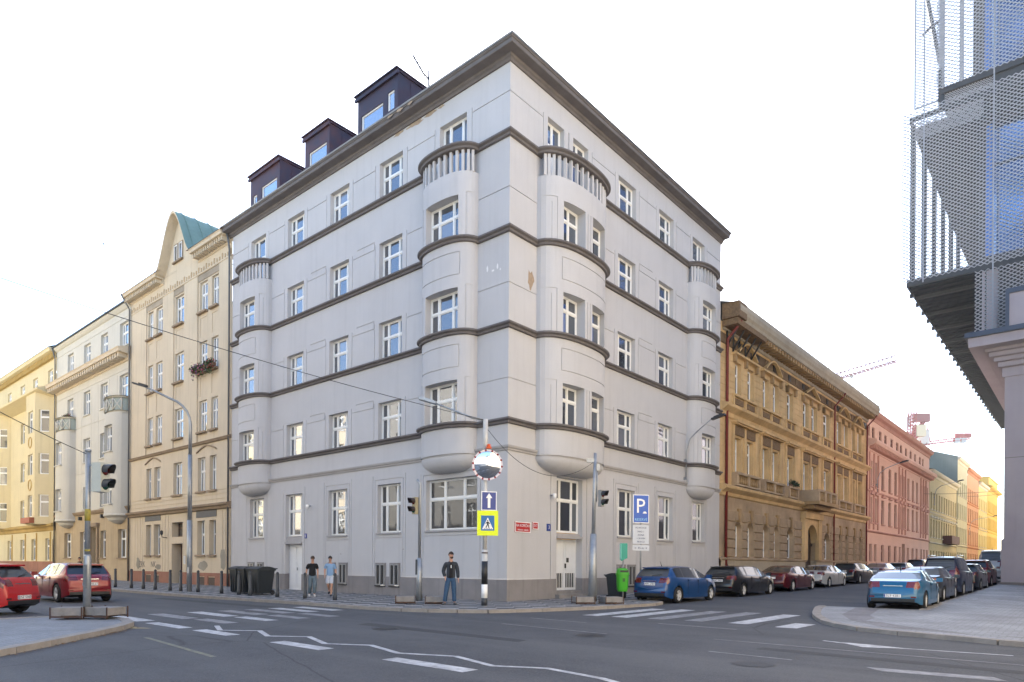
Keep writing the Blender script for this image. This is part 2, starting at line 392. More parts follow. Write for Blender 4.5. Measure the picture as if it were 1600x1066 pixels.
# road sheet in the street frame (x = a, y = -b)
mb = MB(); bs = [-600, -60, -30, -10, 0, 4, 8, 12, 16, 20, 25, 30, 35, 40, 60, 90, 130, 200, 400, 600]; as_ = [-600, -100, -40, -20, 0, 30, 80, 600]
base = len(mb.v)
for b_ in bs:
    for a_ in as_: mb.v.append((a_, -b_, G(b_)))
nA = len(as_)
for i in range(len(bs)-1):
    for j in range(nA-1): mb.idx((i*nA+j, i*nA+j+1, (i+1)*nA+j+1, (i+1)*nA+j))
mb.obj('road', ASPH, loc=C0, rot=ANG, kind='structure')
def slab(name, pts, m, top=0.0, bot=-.35, hb=True, **kw):
    """pavement from (a,b) outline"""
    mb = MB(); n = len(pts); f = (lambda b: top+(G(b)+.1)) if hb else (lambda b: top)
    mb.face([(a, -b, f(b)) for a, b in pts])
    for i in range(n):
        (a, b), (c, d) = pts[i], pts[(i+1) % n]; mb.face([(a, -b, bot), (c, -d, bot), (c, -d, f(d)), (a, -b, f(b))])
    return mb.obj(name, m, loc=C0, rot=ANG, kind='structure', **kw)
KW = .24
def kerb(path, parent, L=1.0, z=.012, h=.15):
    """granite kerb stones along an (a,b) polyline, each its own object"""
    seg = MB(); seg.box(-.495, .495, -KW/2, KW/2, -h, 0); me = seg.mesh('kerb_stone', GRAN)
    pts = [Vector(p) for p in path]; acc = [0]
    for i in range(1, len(pts)): acc.append(acc[-1]+(pts[i]-pts[i-1]).length)
    def at(d):
        for i in range(1, len(pts)):
            if d <= acc[i]+1e-6: return pts[i-1].lerp(pts[i], (d-acc[i-1])/max(1e-6, acc[i]-acc[i-1]))
        return pts[-1]
    n = max(1, round(acc[-1]/L))
    for k in range(n):
        p, q = at(acc[-1]*k/n), at(acc[-1]*(k+1)/n); c = (p+q)/2; d = q-p
        o = link('kerb_stone', me, parent, (c.x, -c.y, z+(G(c.y)+.1)+random.uniform(-.004, .004)), atan2(-d.y, d.x)); o.scale = (d.length, 1, 1)
# main pavement round the grey corner house
kp = [(62, -6.6), (40, -6.6), (22, -6.55), (16, -6.55), (12.2, -6.45), (8, -6.05), (4.8, -5.85), (1.6, -5.8), (-.5, -5.45), (-1.75, -4.9), (-2.8, -4.0), (-3.6, -2.1), (-4.3, .6), (-4.6, 3.2), (-4.3, 4.5), (-2.7, 5.6), (-2.55, 8), (-2.55, 14), (-2.55, 20), (-2.55, 27), (-2.55, 34), (-2.55, 42), (-2.55, 60), (-2.55, 110), (-2.55, 180)]
pav = slab('pavement', kp+[(0.3, 180), (0.3, .3), (62, .3)], MOSAIC, 0.0)
kerb([(a, b) for a, b in kp[:17]], pav, .95)
kerb([(-2.55, 8), (-2.55, 14), (-2.55, 20), (-2.55, 27), (-2.55, 34)], pav, 2)
# opposite pavement at the lower left (build-out with the signal) 
kl = [(-7.2, -40), (-6.4, -24), (-4.9, -18.3), (-3.9, -17.05), (-2.7, -15.9), (-1.75, -15.05), (-1.0, -14.3), (0, -13.6), (.9, -13.25), (2.2, -13.35), (3.4, -13.95), (3.3, -15.4), (3.3, -16.8), (62, -16.8)]
pl = slab('pavement', kl+[(62, -22), (-1, -22), (-1, -40)], paving('grey sett pavement', (.19, .20, .215), (.1, .1, .1), (.13, .13, .14), .11), 0.0)
kerb(kl[1:], pl, 1.0)
# right forecourt
kr = [(-60, -3.2), (-30, -3.2), (-16.2, -3.2), (-15.1, -2.75), (-13.8, -2.3), (-12.75, -1.8), (-11.75, -.3), (-10.85, 1.9), (-9.95, 5.2), (-9.75, 6.4)]
fc_ = slab('pavement', kr+[(-12.9, 6.6), (-12.7, 16), (-12.5, 40), (-12.5, 180), (-60, 180)], PLAZA, -.02)
kerb([(-30, -3.2), (-16.2, -3.2), (-15.1, -2.75), (-13.8, -2.3), (-12.75, -1.8), (-11.75, -.3), (-10.85, 1.9), (-9.95, 5.2), (-9.75, 6.4)], fc_, 1.0, 0)
kerb([(-12.9, 6.6), (-12.7, 16), (-12.5, 40)], fc_, 1.5, 0)
DSETT = paving('dark sett band', (.17, .16, .165), (.1, .1, .1), (.08, .08, .08), .1)
def strip(name, pts, w, m, z=-.096, **kw):
    mb = MB(); mb.sweep([(a, -b) for a, b in pts], [(-w/2, 0), (w/2, 0)], ends=False)
    mb.v = [(x, y, z+(G(-y)+.1)) for x, y, _ in mb.v]; return mb.obj(name, m, loc=C0, rot=ANG, **kw)
strip('paving_band', [(-15.3, -1.7), (-13.6, -1.1), (-12.6, .4), (-11.8, 2.6), (-11.3, 6.2)], .75, DSETT, -.016, kind='structure')
strip('paving_band', [(-60, -1.9), (-16.2, -1.9), (-13.6, -.2)], .5, DSETT, -.0155, kind='structure')
strip('paving_band', [(-19.5, 1.2), (-17.5, 9.0)], .5, DSETT, -.016, kind='structure')
# road markings, each one sheet
def mark(pts, m=PAINTW, label=None, cat='road marking', group=None, name='road_marking'):
    mb = MB(); cx = sum(p[0] for p in pts)/len(pts); cy = sum(p[1] for p in pts)/len(pts)
    mb.face([(a, -b, G(b)+.004) for a, b in pts])
    return mb.obj(name, m, loc=C0, rot=ANG, kind='structure')
def bar(a0, a1, b0, b1, m=PAINTW): mark([(a0, b0), (a1, b0+.02), (a1, b1+.02), (a0, b1)], m)
for b_, m in ((-6.75, PAINTW), (-7.65, PAINTW), (-8.5, PAINTF), (-9.4, PAINTF), (-10.35, PAINTW), (-11.5, PAINTF), (-12.65, PAINTW)):
    bar(1.45, 3.85, b_-.23, b_+.23, m)
for b_, m in ((-8.3, PAINTF), (-9.3, PAINTF), (-10.28, PAINTW), (-11.4, PAINTF)): bar(-.65, 1.1, b_-.2, b_+.2, m)
for a0, a1 in ((-1.15, .85), (-3.42, -1.8), (-6.85, -5.15), (-10.45, -8.6)): bar(a0, a1, -12.93, -12.6)
for a_, m, b0, b1 in ((-5.62, PAINTW, -2.6, 1.75), (-6.6, PAINTW, -2.5, 2.05), (-7.7, PAINTF, -2.35, 2.1), (-8.8, PAINTF, -2.2, 2.35), (-10.05, PAINTW, -2.1, 2.2), (-11.4, PAINTW, -2.4, -.85)):
    mark([(a_-.27, b0), (a_+.27, b0), (a_+.27, b1), (a_-.27, b1)], m)
zz = [(-1.1, -12.0), (-2.22, -12.46), (-2.95, -11.9), (-4.1, -12.35), (-4.83, -11.83), (-6.12, -12.3), (-6.95, -11.85), (-8.18, -12.22), (-9.19, -11.82), (-10.35, -12.18), (-11.1, -11.8), (-12.2, -12.0), (-13.6, -12.6), (-15.0, -13.6)]
strip('road_marking', zz, .12, PAINTW, -.095, kind='structure')
strip('road_marking', [(-13.0, -4.85), (-13.95, -5.25), (-16.2, -5.0)], .09, PAINTW, -.095, kind='structure')
mark([(-13.35, -4.9), (-13.0, -4.85), (-13.95, -4.95), (-14.6, -5.15), (-13.9, -5.5), (-13.6, -5.2)])
strip('road_marking', [(-4.9, -4.6), (-7.0, -4.8)], .07, PAINTF, -.095, kind='structure')
strip('road_marking', [(-8.5, -3.6), (-10.7, -3.75)], .08, PAINTF, -.095, kind='structure')
strip('road_marking', [(-11.2, -6.2), (-14.1, -6.3), (-20, -6.4)], .06, PAINTF, -.095, kind='structure')
strip('road_marking', [(-5.6, -6.6), (-9.0, -6.9)], .06, PAINTF, -.095, kind='structure')
strip('road_marking', [(-12.0, -8.2), (-13.5, -8.3)], .07, PAINTF, -.095, kind='structure')
mark([(-14.6, -8.3), (-16.2, -8.1), (-16.4, -8.4), (-14.9, -8.6)], PAINTF)
mark([(1.0, -13.62), (-.7, -13.35), (-.5, -13.65), (.6, -13.85)], PAINTY)
strip('road_marking', [(-2.6, -14.2), (-6.4, -14.6)], .1, mat('old yellow paint', (.22, .22, .14), .8, noise=.7, nscale=9, dark=(.09, .09, .09)), -.095, kind='structure')
strip('road_marking', [(30, -11.6), (12, -11.6)], .12, PAINTF, -.095, kind='structure')
# ================================================================ MAIN CORNER HOUSE
root = thing('corner_house', 'pale grey four-storey-plus corner apartment house with dark cornice bands and rounded bays', 'building', C0, ANG)
FL, FR = Fac(root, 'L'), Fac(root, 'R')
B1, B2, B3, B4, TOP = 6.94, 10.66, 14.38, 18.10, 21.0
SL, SR = 22.06, 19.6
BAYS = {'L': [(3.17, 1.5, .82), (19.05, 1.48, .76)], 'R': [(3.95, 2.24, 1.0), (16.6, 1.45, .76)]}
def bayo(bay):
    c, hw, d = bay; p = 2.4
    return lambda u: d*max(0., 1-abs((u-c)/hw)**p)**(1/p)
WZ0, WZ1 = .23, 1.97
colsL = [(6.39, 8.04), (10.4, 12.0), (14.35, 15.95)]; colsR = [(7.92, 9.55), (11.9, 13.5)]
def grooves_around(u0, u1, zb, left=True, right=True):
    g = []; t = .035; d = .03
    if left: g.append((u0-.32, u0-.32+t, zb, zb+2.0, d))
    if right: g.append((u1+.32-t, u1+.32, zb, zb+2.0, d))
    return g
def hline(u0, u1, z, d=.03, t=.035): return (u0, u1, z, z+t, d)
def upper_cells(side):
    cols = colsL if side == 'L' else colsR; S = SL if side == 'L' else SR; bays = BAYS[side]; cells = []
    allc = sorted(cols)
    for k, zb in enumerate((B1, B2, B3, B4)):
        top = k == 3
        cc = sorted(cols+([(2.36, 3.97), (18.23, 19.87)] if (top and side == 'L') else [])+([(2.4, 3.54), (4.2, 5.36), (15.8, 17.35)] if (top and side == 'R') else []))
        for u0, u1 in cc: cells += grooves_around(u0, u1, zb)
        edges = [0]+[x for u in cc for x in (u[0]-.32, u[1]+.32)]+[S]
        for i in range(0, len(edges), 2):
            e0, e1 = edges[i], edges[i+1]
            if e1-e0 < .3: continue
            cells.append(hline(e0, e1, zb+1.77))
            if not top and e1-e0 > 1 and e1 < S and e0 > 0:
                m = .0; cells.append(hline(e0+.02, e1-.35, zb+2.12)); cells.append((e0+.02, e0+.055, zb+1.8, zb+2.15, .03))
        for u0, u1 in cc:
            isbay = top and (u0, u1) not in cols
            cells.append((u0, u1, (17.32 if isbay else zb+WZ0), zb+WZ1, .32, True))
    return cells
gfL = [(18.25, 19.85, 2.86, 5.1), (10.4, 12.0, 2.83, 5.1), (6.39, 8.04, 2.86, 5.1), (1.63, 4.68, 2.88, 5.05)]
gfR = [(8.0, 9.6, 2.82, 5.12), (11.95, 13.6, 2.78, 5.1), (15.95, 17.5, 2.82, 5.1)]
bwL = [(6.43, 7.04), (7.43, 8.06), (10.38, 10.97), (11.37, 11.9), (18.28, 18.87), (19.32, 19.94)]; bwR = [(8.01, 8.72), (9.0, 9.65)]
def gf_cells(side):
    c = []; t = .035
    for u0, u1, z0, z1 in (gfL if side == 'L' else gfR):
        if u1-u0 > 2: c += [(u0-.36, u0-.33, .85, z1+.3, .03), (u1+.33, u1+.36, .85, z1+.3, .03)]
        else: c += [(u0-.36, u0-.33, .85, z1+.42, .03), (u1+.33, u1+.36, .85, z1+.42, .03)]
        c += [hline(u0-.2, u1+.2, z1+.2), (u0-.2, u0-.17, .85, z1+.2, .03), (u1+.17, u1+.2, .85, z1+.2, .03), hline(u0-.17, u1+.17, z0-.26)]
        c.append((u0, u1, z0, z1, .3, True))
    if side == 'L': c += [(14.1, 14.14, .85, 5.45, .03), (16.2, 16.24, .85, 5.45, .03), (14.35, 15.99, 0.0, 5.13, .3, True)]
    else: c += [(2.75, 2.79, .85, 5.5, .03), (5.4, 5.44, .85, 5.5, .03), (3.18, 5.07, .2, 5.2, .35, True)]
    return c
for fc, side, S in ((FL, 'L', SL), (FR, 'R', SR)):
    mb = MB(); hfield(mb, fc.P, 0, S, 5.9, TOP+.05, upper_cells(side))
    hfield(mb, fc.P, 0, S, .85, 5.9, gf_cells(side))
    if side == 'L': side_walls(mb, fc, SL, SL, TOP+.4, 12)
    mb.obj('wall', GREY, root)
    mb = MB(); cells = [(u0, u1, .43, 1.45, .25, True) for u0, u1 in (bwL if side == 'L' else bwR)]
    cells += [(14.35, 15.99, -.5, .9, .3, True)] if side == 'L' else [(3.18, 5.07, .2, .9, .35, True)]
    cut = cells[-1]; mb = MB(); hfield(mb, fc.P, -.03, cut[0], -.5, .85, cells[:-1], off=.03); mb.obj('plinth', PLINTH, root)
    mb = MB(); hfield(mb, fc.P, cut[1], S, -.5, .85, cells[:-1], off=.03); mb.obj('plinth', PLINTH, root)
    for u in cut[:2]: mb = MB(); mb.face([fc.P(u, .03, -.5), fc.P(u, -.4, -.5), fc.P(u, -.4, .9), fc.P(u, .03, .85)]); mb.obj('door_reveal', PLINTH, root)
mb = MB(); mb.box(-12, SL-.5, -SR+.5, -.6, 21.2, 21.4) if False else None
# basement window wells (upper half above the plinth)
for fc, bw in ((FL, bwL), (FR, bwR)):
    for u0, u1 in bw:
        add_window(fc, u0, u1, .45, 1.42, -.045, 'slot', gm=GLASSD, fm=mat('grey frame', (.25, .25, .25), .6))
        g = MB(); 
        for k in range(3): x = u0+(u1-u0)*(k+1)/4; g.box(x-.01, x+.01, .055, .075, .47, 1.4, fc.P)
        g.box(u0-.05, u1+.05, .03, .1, .38, .44, fc.P); g.obj('grille', IRON, root)
        f = MB(); f.box(u0-.06, u0, .0, .04, .4, 1.48, fc.P); f.box(u1, u1+.06, .0, .04, .4, 1.48, fc.P); f.box(u0, u1, .0, .04, 1.42, 1.48, fc.P); f.obj('surround', PLINTH, root)
# windows
k = 0
for fc, side in ((FL, 'L'), (FR, 'R')):
    for ci, (u0, u1) in enumerate(colsL if side == 'L' else colsR):
        for fi, zb in enumerate((B1, B2, B3, B4)):
            k += 1; tl = 0
            if side == 'L' and fi == 0 and ci in (1, 2): tl = 3
            if side == 'R' and (fi, ci) in ((0, 0), (1, 0), (0, 1)): tl = 1
            add_window(fc, u0, u1, zb+WZ0, zb+WZ1, .26, 'three', split=True, tilt=tl, gm=GLASS if fi else GLASS)
            s_ = MB(); s_.box(u0, u1, -.3, -.02, zb+WZ0-.06, zb+WZ0, fc.P); s_.obj('sill', WHITE, root)
    for u0, u1, z0, z1 in (gfL if side == 'L' else gfR):
        add_window(fc, u0, u1, z0, z1, .24, 'big' if u1-u0 > 2 else 'three', split=True, gm=GLASSK if (u1-u0 > 2 or 6 < u0 < 8 and side == 'L' or side == 'R') else GLASS, tilt=(6 if u1-u0 > 2 else (0 if side == 'L' else 1)))
        s_ = MB(); s_.box(u0-.04, u1+.04, -.28, .07, z0-.07, z0, fc.P); s_.obj('sill', BANDL, root)
for u0, u1 in ((2.36, 3.97), (18.23, 19.87)): add_window(FL, u0, u1, 17.32, 20.07, .26, 'three', split=True, name='balcony_door')
for u0, u1 in ((2.4, 3.54), (4.2, 5.36), (15.8, 17.35)): add_window(FR, u0, u1, 17.32, 20.07, .26, 'two' if u1-u0 < 1.3 else 'three', split=True, name='balcony_door')
# bays
def plan(side):
    pts = []
    for c, hw, d in BAYS[side]:
        f = bayo((c, hw, d)); n = 22
        for i in range(n+1):
            t = pi*i/n; u = c-hw*cos(t); pts.append((u, f(u)))
    return pts
bayroots = []
BW = {('L', 0): [(2.15, 4.0)], ('L', 1): [(18.2, 19.85)], ('R', 0): [(2.45, 3.75), (4.3, 5.55)], ('R', 1): [(15.75, 17.4)]}
for fc, side in ((FL, 'L'), (FR, 'R')):
    for bi, bay in enumerate(BAYS[side]):
        c, hw, d = bay; f = bayo(bay); cells = []; wins = BW[(side, bi)]
        for k, zb in enumerate((B1, B2, B3)):
            nx = (B2, B3, B4)[k]; ww = (wins[0][0], wins[-1][1])
            if k < 2: cells += [hline(ww[0]-.05, ww[1]+.3, nx-1.3), hline(ww[0]-.05, ww[1]+.3, nx-.4), (ww[0]-.08, ww[0]-.045, nx-1.3, nx-.365, .03), (ww[1]+.3, ww[1]+.335, nx-1.3, nx-.365, .03)]
            cells += [hline(c-hw+.02, ww[0]-.3, zb+2.0), hline(ww[1]+.3, c+hw-.02, zb+2.0), (ww[0]-.3, ww[0]-.265, zb, zb+2.03, .03), (ww[1]+.265, ww[1]+.3, zb, zb+2.03, .03), (ww[0]-.5, ww[0]-.465, zb, zb+1.8, .03)]
            if len(wins) == 2:
                m = (wins[0][1]+wins[1][0])/2; cells += [(m-.12, m-.085, zb+.2, zb+1.9, .03), (m+.085, m+.12, zb+.2, zb+1.9, .03)]
            for u0, u1 in wins: cells.append((u0, u1, zb+WZ0-.02, zb+WZ1-.05, min(f(u0), f(u1))-.3, 'abs'))
        mb = MB(); hfield(mb, fc.P, c-hw, c+hw, 5.9, 17.25, cells, curve=f, nsub=44)
        n = 40; ring = [(c+hw*-cos(pi*i/n)) for i in range(n+1)]
        mb.face([fc.P(u, f(u), 17.25) for u in ring])
        mb.obj('bay_wall', GREY, root)
        for zb in (B1, B2, B3):
            for u0, u1 in wins:
                o_ = min(f(u0), f(u1))-.3
                add_window(fc, u0, u1, zb+WZ0-.02, zb+WZ1-.05, -o_-.02, 'three' if u1-u0 > 1.5 else 'two', split=True, tilt=(4 if (zb == B1 and side == 'L' and bi == 0) else 0))
        # bowl under the bay
        mb = MB(); nb = 10; rings = []
        for j in range(nb+1):
            t = (pi/2)*j/nb; k_ = cos(t)**.75 if j < nb else 0.001; z = 5.86-.62*sin(t)
            rings.append([fc.P(c+(u-c)*(.12+.88*k_), f(u)*k_*.97, z) for u in ring])
        base = 0
        for rg in rings: mb.v += [tuple(p) for p in rg]
        for j in range(nb):
            for i in range(n): mb.idx((j*(n+1)+i, j*(n+1)+i+1, (j+1)*(n+1)+i+1, (j+1)*(n+1)+i), True)
        mb.obj('bay_base', GREY, root)
        rim = MB(); rim.sweep([fc.P(u, f(u), 0)[:2] for u in (ring if side == 'L' else ring)], [(0, 5.84), (.04, 5.84), (.04, 5.92), (0, 5.95)] if side == 'L' else [(0, 5.84), (-.04, 5.84), (-.04, 5.92), (0, 5.95)]); 
        if side == 'L': rim.v = [v for v in rim.v]
        rim.obj('bay_rim', BANDL, root)
        # balusters
        nb_ = 13 if hw < 2 else 17
        bme = MB(); bme.box(-.055, .055, -.06, .06, 0, .9); bm_ = bme.mesh('baluster', GREY)
        for i in range(nb_):
            t = pi*(i+.5)/nb_; u = c-hw*.96*cos(t)
            # nearly even spacing along the curve
            u = c+hw*.97*sin((i+.5-nb_/2)/nb_*pi*.93)
            e = .01; tang = atan2(f(min(c+hw-.001, u+e))-f(max(c-hw+.001, u-e)), 2*e)
            rz = tang if side == 'L' else (R(90)+tang)
            link('baluster', bm_, root, fc.P(u, f(u)-.08, 17.25), rz)
# bands following the bays. main plan runs from the left end to the corner to the right end
def mainpath(bays=True, sl=SL, sr=SR, ext=0.0):
    p = [FL.P(sl, 0, 0)[:2]]
    if bays: p += [FL.P(u, max(o, .0), 0)[:2] for u, o in sorted(plan('L'), key=lambda q: -q[0])]
    p.append((0, 0))
    if bays: p += [FR.P(u, max(o, .0), 0)[:2] for u, o in sorted(plan('R'), key=lambda q: q[0])]
    p.append(FR.P(sr, 0, 0)[:2]); return p
def chk(path):  # outward side for sweep is (d.y,-d.x)
    d = Vector(path[1])-Vector(path[0]); return 1 if -d.x > 0 else -1
P_ = mainpath(); sg = chk(P_)
for z in (B1, B2, B3, B4):
    mb = MB(); pr = [(-.25, z), (.02, z), (.10, z+.015), (.12, z+.09), (.19, z+.12), (.22, z+.14), (.22, z+.20), (.19, z+.215), (.13, z+.225), (-.25, z+.24)]
    mb.sweep(P_, [(o*sg, h) for o, h in pr]); mb.obj('cornice_band', BAND, root)
# thin moulding above the ground floor, interrupted by the bays
def seg(fc, u0, u1, pr, m, name):
    mb = MB(); a, b = fc.P(u0, 0, 0)[:2], fc.P(u1, 0, 0)[:2]
    s_ = 1 if fc.side == 'L' else -1
    d = Vector(b)-Vector(a); out = Vector((0, 1)) if fc.side == 'L' else Vector((-1, 0)); s_ = 1 if Vector((d.y, -d.x)).dot(out) > 0 else -1
    mb.sweep([a, b], [(o*s_, h) for o, h in pr]); return mb.obj(name, m, fc.r)
thin = [(0, 5.9), (.05, 5.9), (.07, 5.97), (.11, 6.0), (.13, 6.06), (.13, 6.09), (0, 6.12)]
for e in ((17.57-.02, 4.67), (20.53, SL)): seg(FL, e[0], e[1], thin, BANDL, 'moulding')
mb = MB(); pp = [FL.P(1.67, 0, 0)[:2], (0, 0), FR.P(1.71, 0, 0)[:2]]; sg2 = chk(pp); mb.sweep(pp, [(o*sg2, h) for o, h in thin]); mb.obj('moulding', BANDL, root)
for e in ((6.19, 15.15), (18.05, SR)): seg(FR, e[0], e[1], thin, BANDL, 'moulding')
# eaves cornice
P2 = mainpath(False, SL+.35, SR+.05); sg = chk(P2); ev = [(-.2, 21.0), (.06, 21.0), (.10, 21.08), (.16, 21.12), (.18, 21.2), (.24, 21.21), (.52, 21.22), (.54, 21.24), (.54, 21.37), (.58, 21.39), (.60, 21.44), (.56, 21.45), (-.2, 21.5)]
mb = MB(); mb.sweep(P2, [(o*sg, h) for o, h in ev]); mb.obj('eaves_cornice', BAND, root)
gut = MB(); gut.sweep(P2, [(o*sg, h) for o, h in [(.56, 21.44), (.63, 21.44), (.65, 21.50), (.63, 21.51), (.57, 21.51)]]); gut.obj('gutter', mat('gutter zinc', (.22, .22, .23), .4, metal=.5, noise=.2), root)
mb = MB(); mb.face([(-.5, .5, 21.45), (SL, .5, 21.45), (SL, -6, 24.9), (6, -6, 24.9)]); mb.face([(-.5, .5, 21.45), (-.5, -SR, 21.45), (6, -SR, 24.9), (6, -6, 24.9)])
mb.face([(6, -6, 24.9), (SL, -6, 24.9), (SL, -12, 21.6), (6, -SR, 21.6)]); mb.obj('roof', ROOFR, root)
# stained plaster patches under the eaves
# dormers
DORMB = mat('blue-black dormer sheet', (.03, .032, .055), .5, noise=.5, nscale=1.2, dark=(.05, .028, .04), spec=.35)
for i, (s0, s1, ws) in enumerate(((7.75, 10.85, [(8.0, 8.5, 23.1, 24.0), (8.85, 10.55, 22.5, 23.75)]), (13.3, 15.6, [(13.55, 15.2, 22.6, 23.75)]), (18.2, 21.5, [(18.5, 20.2, 22.6, 23.7), (20.75, 21.2, 22.7, 23.5)]))):
    d = link('dormer', None, root, (0, 0, 0)); zt = 24.62 if i else 24.7
    fd = Fac(d, 'L'); mb = MB(); hfield(mb, fd.P, s0, s1, 21.5, zt, [(a, b, c, e, .12, True) for a, b, c, e in ws], off=-.8)
    for s in (s0, s1): mb.face([fd.P(s, -.8, 21.5), fd.P(s, -6.5, 21.5), fd.P(s, -6.5, zt), fd.P(s, -.8, zt)])
    for k in range(5):
        for s in (s0, s1): e = .015 if s == s1 else -.015; mb.box(min(s, s+e), max(s, s+e), -1.6-k*.9, -1.57-k*.9, 22, zt-.1, fd.P)
    mb.obj('dormer_wall', DORM if i else DORMB, d)
    mb = MB(); mb.box(s0-.07, s1+.07, -6.6, -.70, zt, zt+.09, fd.P); mb.box(s0-.12, s1+.12, -6.6, -.62, zt+.09, zt+.15, fd.P); mb.box(s0-.12, s1+.12, -.78, -.68, zt-.14, zt, fd.P); mb.obj('dormer_roof', DORM if i else DORMB, d)
    for a, b, c, e in ws: 
        add_window(fd, a, b, c, e, .88, 'single', gm=GLASSS)
# aerial on the roof
an = thing('roof_aerial', 'thin television aerial on the roof behind the largest dormer', 'aerial', W(6.35, 1.5, 23.1)); mb = MB()
mb.tube([(0, 0, -1.2), (0, 0, 1.35)], .05, 6); mb.obj('mast', DSTEEL, an); mb = MB(); mb.tube([(0, 0, .95), (-.25, -.05, 1.2), (-.75, -.15, 2.0)], .04, 5)
for k in range(5): t = k/4; p = Vector((-.25, -.05, 1.25)).lerp(Vector((-.72, -.15, 1.95)), t); mb.tube([p-Vector((.0, .25, 0)), p+Vector((0, .25, 0))], .012, 4)
mb.obj('antenna', DSTEEL, an)
# doors of the corner house
def door_left():
    d = link('door', None, root); mb = MB(); P = FL.P; u0, u1 = 14.35, 15.99
    mb.box(u0, u1, -.32, -.24, .0, .06, P)
    m = (u0+u1)/2
    for a, b in ((u0, m-.01), (m+.01, u1)):
        mb.box(a, b, -.33, -.26, .06, 2.44, P)
        for z0, z1 in ((.2, .9), (1.05, 1.5), (1.62, 2.3)): mb.box(a+.12, b-.12, -.26, -.235, z0, z1, P)
    mb.obj('door_leaf', DOORW, d); mb = MB(); mb.box(u0, u1, -.34, .05, 2.46, 2.58, P); mb.box(u0, u1, -.34, -.1, 2.58, 2.84, P); mb.obj('transom', BANDL, d)
    h = MB(); h.box(m-.09, m-.05, -.22, -.17, 1.05, 1.2, P); h.obj('handle', STEEL, d)
    add_window(FL, u0, u1, 2.88, 5.13, .24, 'three', split=True)
door_left()
def door_right():
    d = link('door', None, root); P = FR.P; u0, u1 = 3.18, 5.07; m = (u0+u1)/2; mb = MB()
    for a, b in ((u0+.05, m-.01), (m+.01, u1-.05)):
        mb.box(a, b, -.36, -.30, .34, 2.55, P)
        for z0, z1 in ((1.2, 2.4),): mb.box(a+.12, b-.12, -.30, -.275, z0, z1, P)
    mb.obj('door_leaf', DOORW, d); mb = MB()
    for a, b in ((u0+.17, m-.12), (m+.12, u1-.17)): mb.box(a, b, -.299, -.29, .45, 1.08, P)
    mb.obj('door_glass', GLASSD, d); mb = MB()
    for a, b in ((u0+.17, m-.12), (m+.12, u1-.17)):
        for k in range(4): x = a+(b-a)*(k+.5)/4; mb.box(x-.012, x+.012, -.28, -.265, .45, 1.08, P)
    mb.obj('door_grille', WHITE, d); h = MB(); h.box(m+.04, m+.07, -.29, -.22, 1.3, 1.5, P); h.box(m+.15, m+.3, -.29, -.25, 1.55, 1.75, P); h.obj('handle', IRON, d)
    mb = MB(); mb.box(u0, u1, -.36, .06, 2.58, 2.68, P); mb.box(u0, u1, -.36, -.1, 2.68, 2.80, P); mb.obj('transom', BANDL, d)
    mb = MB(); mb.box(u0-.1, u1+.1, -.36, .25, -.1, .18, P); mb.box(u0, u1, -.36, -.0, .18, .33, P); mb.obj('doorstep', CONC, d)
    add_window(FR, u0, u1, 2.84, 5.17, .26, 'three', split=True, tilt=4, gm=GLASSK)
door_right()
# small wall fixtures on the corner house (own things)
def plate(fc, u, z, w, h, m, label, name, cat, o=.03, txt=None, tm=None, ts=.1, rim=None):
    p = fc.P(u, 0, z); wp = C0+dl*p[0]-dr*p[1]+Vector((0, 0, z)); rt = ANG+(fc.rot if fc.side == 'L' else R(90))
    t = thing(name, label, cat, wp, rt); b = MB(); b.box(-w/2, w/2, .0, o, -h/2, h/2); b.obj('sign_plate', m, t)
    if rim: b = MB(); e = .03; b.box(-w/2, w/2, o, o+.008, h/2-e, h/2); b.box(-w/2, w/2, o, o+.008, -h/2, -h/2+e); b.box(-w/2, -w/2+e, o, o+.008, -h/2+e, h/2-e); b.box(w/2-e, w/2, o, o+.008, -h/2+e, h/2-e); b.obj('rim', rim, t)
    for s_, zz_, tz in (txt or []): text(s_, tz, tm, t, (0, o+.006, zz_), (R(90), 0, R(180)), sx=.9)
    return t
SIGNR = mat('red enamel', (.42, .02, .02), .35); SIGNW = mat('white enamel', (.8, .8, .8), .4); SIGNB = mat('blue enamel', (.01, .035, .22), .35); SIGNBL = mat('bright blue sign', (.01, .09, .42), .4)
plate(FR, .92, 2.93, .95, .42, SIGNR, 'red street name plate with white lettering on the house corner', 'street_name_sign', 'sign', txt=[('NA KOPEČKU', .06, .15), ('PRAHA 8 · KARLÍN', -.11, .09)], tm=SIGNW, rim=SIGNW)
plate(FR, 1.72, 3.03, .36, .30, SIGNR, 'small red house number plate right of the red street name plate', 'house_number_sign', 'sign', txt=[('317', .0, .16)], tm=SIGNW, rim=SIGNW)
plate(FR, 2.62, 3.0, .24, .3, SIGNB, 'small dark blue house number plate beside the double door', 'house_number_sign', 'sign', txt=[('3', 0, .22)], tm=SIGNW)
plate(FL, 14.0, 2.86, .2, .26, SIGNB, 'tiny dark blue number plate right of the white side door', 'house_number_sign', 'sign', txt=[('1', 0, .2)], tm=SIGNW)
def wcam(fc, u, z, label):
    p = fc.P(u, 0, z); wp = C0+dl*p[0]-dr*p[1]+Vector((0, 0, z)); t = thing('wall_camera', label, 'camera', wp, ANG+(0 if fc.side == 'L' else R(90)))
    b = MB(); b.tube([(0, 0, 0), (0, .18, 0), (0, .2, -.05)], .03, 6); b.obj('bracket', STEEL, t); b = MB(); b.lathe([(.01, -.16), (.07, -.12), (.08, -.02), (.08, .06), (.02, .07)], 10, (0, .22, -.0)); b.obj('housing', SIGNW, t)
wcam(FL, 13.55, 4.4, 'white surveillance camera on the wall right of the side door window'); wcam(FR, 2.75, 4.35, 'small camera on the wall left of the double door window')

